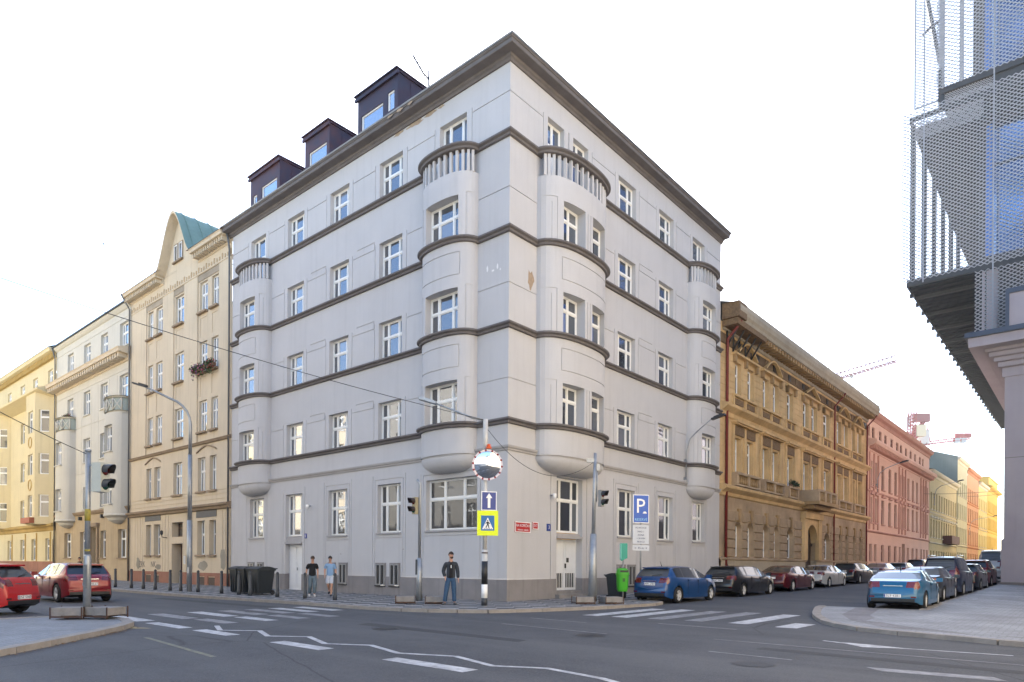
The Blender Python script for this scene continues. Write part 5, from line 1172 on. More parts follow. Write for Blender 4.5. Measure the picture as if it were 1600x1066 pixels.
# mirror pole with street lamp, arrow sign and crossing sign
t = thing('lamp_post', 'pale pole at the corner with horizontal lamp arm, black-and-white taped foot', 'street lamp', W(-1.35, -2.72), 0)
mb = MB(); mb.tube([(0, 0, 0), (0, 0, 1.95)], .10, 12); mb.tube([(0, 0, 1.95), (0, 0, 5.1)], .075, 12); mb.tube([(0, 0, 5.1), (0, 0, 6.45)], .085, 12); mb.obj('pole', mat('cream-white pole', (.55, .54, .52), .5, noise=.2, nscale=5), t)
for z0, z1, m in ((.02, .28, DSTEEL), (.28, .75, SIGNW), (.75, 1.55, BLACK), (1.82, 1.86, RUST), (5.15, 5.2, DSTEEL)):
    mb = MB(); mb.tube([(0, 0, z0), (0, 0, z1)], .107, 12); mb.obj('pole_band', m, t)
mb = MB(); mb.tube([(0, 0, 6.4), (-.45, .0, 6.5), (-1.75, -.05, 6.98)], [.035, .035, .028], 8); mb.obj('lamp_arm', STEEL, t)
mb = MB(); mb.m = 0; M = Matrix.Translation((-2.0, -.05, 7.05)) @ Matrix.Rotation(R(16), 4, 'Y'); mb.box(-.3, .3, -.13, .13, -.03, .05, M); mb.box(-.2, .2, -.09, .09, .05, .08, M); mb.obj('lamp_head', STEEL, t)
face = -.02
m_ = thing('traffic_mirror', 'round convex traffic mirror with red and white rim on the corner pole', 'mirror', W(-1.35, -2.72)+Vector((.08, -.16, 4.85)), 0); m_.rotation_euler = (R(7), 0, 0)
mb = MB(); n = 40; prof = [(0.001, -.10), (.15, -.092), (.3, -.065), (.42, -.03), (.485, -.005)]
mb.lathe(prof, n, (0, 0, 0), 'y'); me = mb.mesh('mirror_glass', mat('mirror', (.9, .92, .93), .03, metal=1)); weldmesh(me, 60); link('mirror_glass', me, m_)
for k in range(28):
    a0, a1 = 2*pi*k/28, 2*pi*(k+1)/28; b = MB(); q = lambda a, r, y: (r*cos(a), y, r*sin(a))
    w_ = (a1-a0)*(.22 if k % 2 else -.22); a0 += w_; a1 -= w_; b.face([q(a0, .475, -.04), q(a1, .475, -.04), q(a1, .53, -.04), q(a0, .53, -.04)]); b.face([q(a0, .53, -.04), q(a1, .53, -.04), q(a1, .53, .03), q(a0, .53, .03)]); b.face([q(a0, .475, -.04), q(a1, .475, -.04), q(a1, .475, .0), q(a0, .475, .0)]); b.obj('rim_segment', mat('maroon reflector', (.22, .012, .02), .4) if k % 2 else mat('pinkish rim white', (.75, .66, .68), .4), m_)
b = MB(); b.lathe([(.53, .02), (.5, .05), (.05, .08), (.001, .08)], 24, (0, 0, 0), 'y'); b.tube([(-.05, .08, 0), (-.08, .13, 0)], .05, 6); b.obj('mirror_back', DSTEEL, m_)
b = MB(); b.tube([(.04, .03, .55), (.04, .03, .62)], .1, 10); b.lathe([(.07, .62), (.06, .70), (.001, .72)], 10, (.04, .03, 0)); b.obj('orange_cap', mat('orange plastic', (.65, .10, .02), .45), m_)
t = thing('one_way_sign', 'blue square sign with a white upward arrow on the corner pole', 'sign', W(-1.35, -2.72)+Vector((.14, -.11, 3.62)), R(12))
b = MB(); b.box(-.27, .27, 0, .02, -.33, .33); b.obj('sign_plate', SIGNW, t); b = MB(); b.box(-.24, .24, -.006, 0, -.30, .30); b.obj('sign_face', SIGNB, t)
b = MB(); pts = [(-.045, -.24), (.045, -.24), (.045, .1), (.11, .1), (0, .27), (-.11, .1), (-.045, .1)]; b.face([(x, -.012, z) for x, z in pts]); b.obj('arrow', SIGNW, t); b = MB(); b.box(-.2, -.08, .02, .06, -.02, .02); b.obj('clamp', STEEL, t)
t = thing('crossing_sign', 'fluorescent yellow board with blue pedestrian crossing sign on the corner pole', 'sign', W(-1.35, -2.72)+Vector((.10, -.12, 2.86)), R(4))
b = MB(); b.box(-.36, .36, 0, .02, -.43, .43); b.obj('sign_plate', mat('fluorescent yellow', (.72, .82, .01), .5), t); b = MB(); b.box(-.23, .23, -.006, 0, -.26, .26); b.obj('sign_face', mat('sign blue', (.01, .13, .36), .4), t)
b = MB(); b.face([(-.19, -.012, -.21), (.19, -.012, -.21), (0, -.012, .19)]); b.obj('triangle', SIGNW, t)
b = MB()   # walking figure
b.lathe([(.001, -.016), (.024, -.0155), (.024, -.014), (.001, -.0135)], 8, (.0, 0, .085), 'y')
for p in ([(-.03, .05), (.03, .05), (.035, -.05), (-.025, -.05)], [(-.025, -.05), (.01, -.05), (-.05, -.17), (-.075, -.15)], [(.0, -.05), (.035, -.05), (.06, -.17), (.03, -.17)], [(-.03, .05), (-.01, .03), (-.06, -.03), (-.08, -.02)], [(.03, .05), (.02, .02), (.07, -.04), (.085, -.02)]): b.face([(x, -.016, z) for x, z in p])
for k in range(5): x = -.13+k*.06; b.face([(x, -.016, -.2), (x+.03, -.016, -.2), (x+.034, -.016, -.18), (x+.004, -.016, -.18)])
b.obj('pedestrian_figure', BLACK, t)
# parking sign
t = thing('parking_sign', 'blue parking sign over two small white time plates on a thin grey post', 'sign', W(-3.0, 5.0, .0), R(14))
b = MB(); b.tube([(.02, .03, 0), (.02, .03, 4.15)], .04, 10); b.obj('post', STEEL, t)
b = MB(); b.box(-.36, .36, -.02, 0, 3.2, 4.38); b.obj('sign_plate', SIGNW, t); b = MB(); b.box(-.33, .33, -.026, -.02, 3.23, 4.35); b.obj('sign_face', SIGNBL, t)
text('P', .85, SIGNW, t, (-.03, -.032, 3.88)); text('RESERVÉ', .15, mat('light blue lettering', (.25, .55, .8), .4), t, (0, -.032, 3.34)); b = MB(); b.box(.08, .25, -.034, -.026, 3.6, 3.64); b.box(.11, .22, -.034, -.026, 3.64, 3.68); b.obj('car_symbol', SIGNW, t)
b = MB(); b.box(-.36, .36, -.02, 0, 2.34, 3.12); b.obj('sign_plate', mat('grey-white plate', (.5, .53, .58), .5), t)
INK = mat('sign ink', (.03, .05, .12), .6)
for s_, zz in (('PO-PÁ 8-20', 3.0), ('MHD 1', 2.84), ('ZÓNA', 2.7), ('+ 30 MIN', 2.56), ('P8-0123', 2.42)): text(s_, .1, INK, t, (0, -.024, zz))
b = MB(); b.box(-.36, .38, -.02, 0, 2.06, 2.28); b.obj('sign_plate', mat('grey-white plate', (.5, .53, .58), .5), t); text('← 45 m →', .13, INK, t, (0, -.024, 2.16))
# tall lamp on the left pavement
t = thing('street_lamp', 'tall grey lamp post with curved arm in front of the cream gabled house', 'street lamp', W(16.3, -5.0), 0)
mb = MB(); mb.tube([(0, 0, 0), (0, 0, 3.5)], .12, 12); mb.tube([(0, 0, 3.5), (0, 0, 6.7)], .1, 12); pts = [(0, 0, 6.7), (0, 0, 8.2)]+[(-1.2*(1-cos(R(a)))-.0, -.25*(1-cos(R(a))), 8.2+1.25*sin(R(a))) for a in (15, 30, 45, 60, 75)]+[(-1.6, -.35, 9.75), (-1.95, -.42, 9.88)]; mb.tube(pts, [.085, .08]+[.055]*5+[.045, .04], 10); mb.obj('pole', STEEL, t)
mb = MB(); M = Matrix.Translation((-2.2, -.45, 9.98)) @ Matrix.Rotation(R(16), 4, 'Y'); mb.box(-.38, .3, -.13, .13, -.03, .04, M); mb.box(-.1, .3, -.09, .09, .04, .1, M); mb.obj('lamp_head', DSTEEL, t)
mb = MB(); mb.box(-.2, -.12, -.2, -.15, 1.35, 1.75); mb.box(-.03, .03, -.14, -.12, .9, 1.2); mb.obj('notice', mat('paper notice', (.6, .6, .58), .7), t)
# wall lamps on the right street
def wall_lamp(b_, z, label, a=0.0, L_=1.6, up=1.2):
    t = thing('wall_lamp', label, 'street lamp', W(a, b_, z), ANGR)
    # local +x along the street, local -y? outward from the right facade is -a
    q = lambda o, zz, s=0: (s, -o, zz)
    mb = MB(); mb.tube([q(.05, -1.3), q(.12, -1.3), q(.14, .2), q(.35, .9), q(.9, 1.35), q(L_, 1.35+up*.4)], .035, 8); mb.box(-.05, .05, -.16, 0, -1.35, -1.2); mb.box(-.05, .05, -.16, 0, -.35, -.2); mb.obj('bracket_arm', STEEL, t)
    mb = MB(); M = Matrix.Translation((0, -L_-.35, 1.4+up*.4)) @ Matrix.Rotation(R(-12), 4, 'X'); mb.box(-.12, .12, -.42, .35, -.05, .05, M); mb.box(-.09, .09, -.3, .2, .05, .1, M); mb.obj('lamp_head', DSTEEL, t)
wall_lamp(14.9, 7.55, 'wall lamp with curved arm at the right end bay of the grey corner house'); wall_lamp(58.5, 10.3, 'dark wall lamp on the salmon pink house', L_=2.2); wall_lamp(92, 11.6, 'wall lamp on the low cream house', L_=2.8); wall_lamp(128, 8.8, 'wall lamp on the orange house', L_=3.5)
# bollards
bo = MB(); bo.lathe([(.085, 0), (.085, .22), (.07, .24), (.065, .92), (.055, .94), (.055, .97), (.068, .99), (.06, 1.05), (.02, 1.08)], 12); bme = bo.mesh('bollard', DSTEEL)
BL = [(24.8, -5.4, 'bollard farthest left, half hidden behind the dark red hatchback'), (22.6, -5.35, 'first free-standing bollard right of the dark red hatchback'), (21.1, -5.3, 'bollard in front of the left paired windows of the cream gabled house'), (19.7, -5.25, 'bollard before the first basement vent of the cream gabled house'), (18.0, -5.2, 'bollard left of the brown entrance door'), (15.35, -5.0, 'bollard just right of the tall lamp post'), (13.5, -4.75, 'bollard before the right paired windows of the cream gabled house'), (16.9, -5.15, 'bollard in line with the brown door, left of the lamp post'),
      (11.85, -4.75, 'bollard at the left side of the wheelie bins'), (10.75, -4.8, 'bollard standing in front of the wheelie bins'), (8.95, -4.55, 'bollard between the wheelie bins and the white side door'), (7.0, -4.45, 'bollard directly in front of the man in the black T-shirt'), (5.15, -4.3, 'rightmost bollard, past the man in the pale blue shirt')]
for a, b, lb in BL: link('bollard', bme, None, W(a, b, -.02), 0, lb, 'bollard', 'bollards along the left pavement')
# wheelie bins
BINM = mat('dark bin plastic', (.016, .022, .028), .5, noise=.2, nscale=3)
def wheelie(a, b, label, rot=0, s=1.0, w=.58, d=.72, h=1.02, m=BINM, group=None):
    t = thing('wheelie_bin', label, 'bin', W(a, b, 0), ANG+rot, group); t.scale = (s, s, s); mb = MB()
    def ring(z, f): return [(-w/2*f, -d/2*f, z), (w/2*f, -d/2*f, z), (w/2*f, d/2*f, z), (-w/2*f, d/2*f, z)]
    a_, b_ = ring(.06, .78), ring(h, 1.0)
    for k in range(4): mb.face([a_[k], a_[(k+1) % 4], b_[(k+1) % 4], b_[k]])
    mb.face(a_)
    for x in (-.16, 0, .16): mb.box(x-.02, x+.02, d/2*.8, d/2*.97, .1, h-.1)
    mb.box(-w/2-.03, w/2+.03, -d/2-.03, d/2+.03, h-.05, h); mb.obj('bin_body', m, t)
    mb = MB(); n = 8
    for k in range(n):
        y0, y1 = -d/2-.05+(d+.1)*k/n, -d/2-.05+(d+.1)*(k+1)/n; z = lambda y: h+.02+.10*(1-(y/(d/2+.05))**2)
        mb.face([(-w/2-.04, y0, z(y0)), (w/2+.04, y0, z(y0)), (w/2+.04, y1, z(y1)), (-w/2-.04, y1, z(y1))], True)
        for sx in (-1, 1): mb.face([(sx*(w/2+.04), y0, h), (sx*(w/2+.04), y1, h), (sx*(w/2+.04), y1, z(y1)), (sx*(w/2+.04), y0, z(y0))])
    mb.tube([(-w/2, -d/2-.1, h+.03), (w/2, -d/2-.1, h+.03)], .025, 6); mb.obj('lid', m, t)
    for sx in (-1, 1): mb = MB(); mb.lathe([(.09, -.03), (.1, 0), (.09, .03)], 12, (sx*(w/2*.85), -d/2*.85, .1), 'x'); mb.obj('wheel', RUBBER, t)
    return t
wheelie(12.85, -4.15, 'leftmost of the three black wheelie bins by the grey house', s=1.12, group='black wheelie bins'); wheelie(12.2, -4.1, 'middle one of the three black wheelie bins', s=1.12, group='black wheelie bins'); wheelie(11.25, -4.05, 'wide rightmost black wheelie bin of the three, behind a bollard', s=1.12, w=.95, group='black wheelie bins')
wheelie(-2.15, 4.55, 'black wheelie bin standing behind the green litter bin', R(90), .98)
t = thing('litter_bin', 'bright green plastic litter bin on a thin post', 'litter bin', W(-2.75, 4.0), R(10)); GRN = mat('bright green plastic', (.05, .36, .02), .4, noise=.12)
mb = MB(); n = 14
def rr(f, z, dy=0): return [(.24*f*(abs(cos(q))**.6)*(1 if cos(q) > 0 else -1), .2*f*(abs(sin(q))**.6)*(1 if sin(q) > 0 else -1)+dy, z) for q in [2*pi*k/n for k in range(n)]]
lv = [rr(.75, .38), rr(.88, .45), rr(1.0, 1.05), rr(1.12, 1.06), rr(1.12, 1.12), rr(1.02, 1.13), rr(.98, 1.22, .02), rr(.8, 1.3, .04), rr(.3, 1.33, .04)]
for k in range(len(lv)-1):
    for i in range(n): mb.face([lv[k][i], lv[k][(i+1) % n], lv[k+1][(i+1) % n], lv[k+1][i]], True)
mb.face(lv[0]); mb.face(lv[-1]); mb.obj('bin_body', GRN, t, weld=45); mb = MB(); mb.box(-.17, .17, -.225, -.18, 1.17, 1.24); mb.obj('opening', BLACK, t)
mb = MB(); mb.tube([(.1, .22, 0), (.1, .22, 1.75)], .03, 8); mb.obj('post', STEEL, t); mb = MB(); mb.box(-.06, .04, -.213, -.2, .78, .92); mb.obj('litter_symbol', mat('dark green print', (.01, .10, .01), .5), t)
t = thing('bag_dispenser', 'small teal bag dispenser on the post above the green litter bin', 'dispenser', W(-2.75, 4.0)+Vector((.05, .12, 1.72)), R(10)); mb = MB(); mb.box(-.12, .14, -.1, .06, 0, .62); mb.face([(-.14, -.1, -.1), (-.1, -.1, -.1), (.1, -.1, .0), (-.14, -.1, .0)]); mb.obj('dispenser_box', mat('teal plastic', (.01, .27, .20), .45), t); mb = MB(); mb.box(-.14, -.12, -.1, .06, -.05, .6); mb.obj('edge_strip', mat('pale teal', (.2, .6, .5), .5), t)
# cables
def cable(name, p0, p1, sag, label, r=.012, n=24):
    p0, p1 = Vector(p0), Vector(p1); t = thing(name, label, 'cable', p0); mb = MB()
    mb.tube([p0.lerp(p1, k/n)-p0-Vector((0, 0, sag*4*(k/n)*(1-k/n))) for k in range(n+1)], r, 5); mb.obj('wire', DSTEEL, t)
def px(x, y, Y): return Vector(((x-800)/F*Y, Y, EYE+(881.9-(y-.0143*(x-795)))/F*Y))
lampp = W(-1.35, -2.72, 6.42)
cable('overhead_cable', lampp, px(-160, 372, 17), .25, 'long overhead cable from the corner lamp post to beyond the left edge', .011)
cable('overhead_cable', W(2.0, -13.85, 4.15), px(-90, 588, 13), .05, 'overhead cable from the left signal pole to the left edge', .009)
cable('overhead_cable', W(-1.35, -2.72, 6.2), W(-3.2, 1.25, 5.3), 1.05, 'thin sagging cable between the corner lamp post and the right signal pole', .010)
cable('overhead_cable', lampp, W(2.2, -.9, 6.9), .1, 'thin stay cable from the corner lamp post to the house bay', .008)
cable('overhead_cable', W(0, 84, 11.2), W(-13, 84, 11.5), .35, 'cable strung across the right street by the pink house', .02)
cable('overhead_cable', W(0, 126, 14.2), W(-13, 126, 15.5), .35, 'cable strung across the far part of the right street', .025)
# small bird in the sky
t = thing('bird', 'tiny dark bird in the sky at the upper left', 'bird', px(161, 377, 60), R(30)); mb = MB()
mb.lathe([(.005, -.16), (.04, -.08), (.05, 0), (.035, .08), (.015, .14)], 8, axis='x'); mb.face([(-.05, 0, .02), (.05, 0, .02), (.0, .3, .1)]); mb.face([(-.05, 0, .02), (.05, 0, .02), (.0, -.3, .1)]); mb.obj('body', DSTEEL, t)
# ================================================================ CRANES
CR = mat('crane red', (.36, .03, .03), .6); CRP = mat('weathered crane pink', (.22, .05, .05), .7); CW = mat('counterweight grey', (.45, .45, .44), .9)
def truss(p0, p1, w, n, m, parent, name='jib', r=.09, tri=False):
    p0, p1 = Vector(p0), Vector(p1); d = (p1-p0).normalized(); u = d.cross(Vector((0, 0, 1)) if abs(d.z) < .9 else Vector((1, 0, 0))).normalized(); v = u.cross(d).normalized(); mb = MB()
    cs = [u*w/2, -u*w/2, v*w] if tri else [(u+v)*w/2, (u-v)*w/2, (-u-v)*w/2, (-u+v)*w/2]; L_ = p1-p0
    for c in cs: mb.tube([p0+c, p1+c], r, 4, False, False)
    for k in range(n):
        for i in range(len(cs)): a, b = cs[i], cs[(i+1) % len(cs)]; mb.tube([p0+L_*(k/n)+a, p0+L_*((k+1)/n)+b], r*.6, 3, False, False); mb.tube([p0+L_*(k/n)+a, p0+L_*(k/n)+b], r*.6, 3, False, False)
    return mb.obj(name, m, parent)
def P3(x, y, Y): return px(x, y, Y)
o = P3(1230, 640, 130); o.z = 0; t = thing('tower_crane', 'crane whose thin pink jib rises above the roof of the brown house', 'crane', o, 0, 'tower cranes beyond the roofs'); L = lambda v: Vector(v)-o
j0, j1 = P3(1225, 622, 130), P3(1402, 569, 120); truss(L(j0), L(j1), 1.1, 28, CRP, t, r=.10, tri=True); truss((0, 0, 0), L(j0), 1.6, 20, CRP, t, 'mast')
mb = MB()
for k in range(9): p = L(j0.lerp(j1, .42+k*.062)); mb.tube([p+Vector((0, 0, 2.4)), p+Vector((0, 0, 2.7))], .12, 4)
q = L(j0.lerp(j1, .62)); mb.tube([q, q-Vector((0, 0, 1.2))], .1, 4); mb.box(q.x-.3, q.x+.3, q.y-.2, q.y+.2, q.z-.5, q.z-.1); mb.obj('hoist', CW, t)
o = P3(1432, 720, 230); o.z = 0; t = thing('tower_crane', 'red luffing crane with upright mast and slanted machinery deck above the pink house', 'crane', o, 0, 'tower cranes beyond the roofs'); L = lambda v: Vector(v)-o
truss((0, 0, 0), L(P3(1432, 694, 230)), 2.2, 22, CR, t, 'mast', .16); truss(L(P3(1425, 690, 230)), L(P3(1427, 649, 230)), 1.8, 8, CR, t, 'jib', .2); truss(L(P3(1422, 672, 230)), L(P3(1422, 655, 230)), .9, 4, CRP, t, 'strut', .1)
mb = MB(); a, b = L(P3(1424, 691, 230)), L(P3(1446, 666, 230)); d = b-a
for k in range(5): mb.tube([a+Vector((0, 0, k*.6-1.2)), b+Vector((0, 0, k*.9-2.4))], .42, 4)
mb.obj('machinery_deck', CR, t); mb = MB(); c = L(P3(1441, 659, 230)); mb.box(c.x-2.6, c.x+2.4, -1, 1, c.z-1.2, c.z+1.6); mb.obj('winch_house', CRP, t); mb = MB(); c = L(P3(1438, 676, 230)); mb.box(c.x-1.6, c.x+1.6, -1.2, 1.2, c.z-2.4, c.z+1.4); mb.obj('cab', mat('cream cab', (.6, .48, .3), .6), t)
o = P3(1451, 720, 235); o.z = 0; t = thing('tower_crane', 'red hammerhead crane with a-frame and level jib pointing right', 'crane', o, 0, 'tower cranes beyond the roofs'); L = lambda v: Vector(v)-o
truss((0, 0, 0), L(P3(1451, 697, 235)), 1.9, 22, CRP, t, 'mast', .14); truss(L(P3(1446, 698, 235)), L(P3(1519, 689, 235)), 1.0, 18, CR, t, 'jib', .16)
mb = MB(); 
for x in (1447, 1455): mb.tube([L(P3(x, 695, 235)), L(P3(1451, 673, 235))], .2, 4)
mb.tube([L(P3(1451, 675, 235)), L(P3(1495, 689, 235))], .05, 3); mb.tube([L(P3(1519, 690, 235)), L(P3(1519, 684, 235))], .2, 4); mb.obj('a_frame', CR, t)
mb = MB(); c = L(P3(1442, 688, 235)); mb.box(c.x-2, c.x+2, -1, 1, c.z-2.4, c.z+2.4); 
for x in (1496, 1506): c = L(P3(x, 693, 235)); mb.box(c.x-.8, c.x+.8, -.6, .6, c.z-1, c.z+.6)
mb.obj('counterweight', CW, t)
mb = MB(); 
for x in (1497, 1503, 1510, 1515): c = L(P3(x, 687, 235)); mb.box(c.x-.6, c.x+.6, -.5, .5, c.z-.5, c.z+1.0)
mb.obj('jib_fittings', CR, t)
# ================================================================ OPPOSITE ROW (outside the frame, seen in window reflections; some added for bounce light)
DULL = stucco('grey-beige render', (.30, .28, .25), .15, .2)
def plainhouse(name, label, a0, a1, b0, ztop, wallm, facing, depth=12, roofm=None):
    """street front along a at b0 facing +b, or along b when facing == 'a'"""
    r = thing(name, label, 'building', W(a0, b0) if facing == 'b' else W(b0, a0), ANG)
    L_ = a1-a0; P = (lambda u, o, z: (u, -o, z)) if facing == 'b' else (lambda u, o, z: (o, -u, z))
    n = max(3, int(L_/3)); st = L_/n; cols = [(st*(k+.5)-.6, st*(k+.5)+.6) for k in range(n)]; rows = [(1.2+3.6*k, 3.2+3.6*k) for k in range(int((ztop-1)/3.6))]
    mb = MB(); hfield(mb, P, 0, L_, -.5, ztop, [(a, b, z0, z1, .25, True) for a, b in cols for z0, z1 in rows])
    for u in (0, L_): mb.face([P(u, 0, -.5), P(u, -depth, -.5), P(u, -depth, ztop), P(u, 0, ztop)])
    mb.face([P(0, -depth, -.5), P(L_, -depth, -.5), P(L_, -depth, ztop), P(0, -depth, ztop)]); mb.face([P(-.2, .5, ztop), P(L_+.2, .5, ztop), P(L_, -depth/2, ztop+3), P(0, -depth/2, ztop+3)]); mb.face([P(0, -depth/2, ztop+3), P(L_, -depth/2, ztop+3), P(L_, -depth, ztop), P(0, -depth, ztop)])
    mb.obj('wall', wallm, r)
    mb = MB()
    for a, b in cols:
        for z0, z1 in rows: mb.box(a, b, -.25, -.22, z0, z1, P)
    mb.obj('window_glass', GLASSD, r); mb = MB()
    for a, b in cols:
        for z0, z1 in rows: mb.box((a+b)/2-.05, (a+b)/2+.05, -.22, -.17, z0, z1, P); mb.box(a, b, -.22, -.17, z0+1.2, z0+1.3, P); mb.box(a-.1, b+.1, 0, .12, z0-.1, z0, P)
    mb.obj('window_bars', WHITE, r)
    mb = MB(); mb.box(-.2, L_+.2, -.05, .5, ztop-.3, ztop, P); mb.box(0, L_, 0, .15, 4.4, 4.6, P); mb.obj('cornice', CREAMD, r)
plainhouse('opposite_house', 'cream house across the left street, outside the photo', 1, 19, -22, 19, DULL, 'b'); plainhouse('opposite_house', 'pale ochre house across the left street, outside the photo', 19.1, 38, -22, 21, DULL, 'b'); plainhouse('opposite_house', 'white house farther along across the left street, outside the photo', 38.1, 58, -22, 20, CREAM, 'b'); plainhouse('opposite_house', 'yellow house at the far left across the street, outside the photo', 58.1, 80, -22, 20, YEL, 'b')
plainhouse('opposite_house', 'cream house behind the camera on the far corner, outside the photo', -55, -24, -26, 18, DULL, 'b')
hz = MB(); hz.box(-900, 900, -900, 900, -1.3, 48); HZ = bpy.data.materials.new('haze'); HZ.use_nodes = True; HZ.node_tree.nodes.clear(); pv_ = HZ.node_tree.nodes.new('ShaderNodeVolumePrincipled'); pv_.inputs['Color'].default_value = (.95, .96, 1, 1); pv_.inputs['Density'].default_value = .00022; pv_.inputs['Anisotropy'].default_value = .2; ho = HZ.node_tree.nodes.new('ShaderNodeOutputMaterial'); HZ.node_tree.links.new(pv_.outputs[0], ho.inputs['Volume']); hz.obj('haze', HZ, None, kind='stuff')
def bounce_house_a(name, label, b0, b1, a, ztop, wallm, depth=12):
    r = thing(name, label, 'building', W(a, b0), ANG); L_ = b1-b0; P = lambda u, o, z: (o, -u, z)
    n = max(3, int(L_/3)); st = L_/n; cols = [(st*(k+.5)-.6, st*(k+.5)+.6) for k in range(n)]; rows = [(1.2+3.6*k, 3.2+3.6*k) for k in range(int((ztop-1)/3.6))]
    mb = MB(); hfield(mb, P, 0, L_, -.5, ztop, [(x, y, z0, z1, .25, True) for x, y in cols for z0, z1 in rows])
    for u in (0, L_): mb.face([P(u, 0, -.5), P(u, -depth, -.5), P(u, -depth, ztop), P(u, 0, ztop)])
    mb.face([P(0, -depth, -.5), P(L_, -depth, -.5), P(L_, -depth, ztop), P(0, -depth, ztop)]); mb.face([P(-.2, .5, ztop), P(L_+.2, .5, ztop), P(L_, -depth/2, ztop+3), P(0, -depth/2, ztop+3)]); mb.face([P(0, -depth/2, ztop+3), P(L_, -depth/2, ztop+3), P(L_, -depth, ztop), P(0, -depth, ztop)])
    mb.obj('wall', wallm, r); mb = MB(); g = MB()
    for x, y in cols:
        for z0, z1 in rows: g.box(x, y, -.25, -.22, z0, z1, P); mb.box((x+y)/2-.05, (x+y)/2+.05, -.22, -.17, z0, z1, P); mb.box(x, y, -.22, -.17, z0+1.2, z0+1.3, P); mb.box(x-.1, y+.1, 0, .12, z0-.1, z0, P)
    g.obj('window_glass', GLASSD, r); mb.obj('window_bars', WHITE, r)
    mb = MB(); mb.box(-.2, L_+.2, -.05, .5, ztop-.3, ztop, P); mb.box(0, L_, 0, .15, 4.4, 4.6, P); mb.obj('cornice', CREAMD, r)
WARM = stucco('warm cream render', (.80, .67, .49), .08, .1)  # unseen cream houses added to bounce warm sunlight onto the right-street fronts
bounce_house_a('opposite_house', 'added warm cream house for bounce light, unseen, closing the right forecourt', -24, 5, -27, 25, WARM); bounce_house_a('opposite_house', 'added pale yellow house for bounce light, unseen, closing the right forecourt', 5.1, 34, -27, 25, WARM)
bounce_house_a('opposite_house', 'added cream house for bounce light, unseen, across the right street behind the office block', 101, 140, -13, 18, WARM); bounce_house_a('opposite_house', 'second added cream house for bounce light, unseen, across the right street', 140.2, 190, -13, 18, WARM)
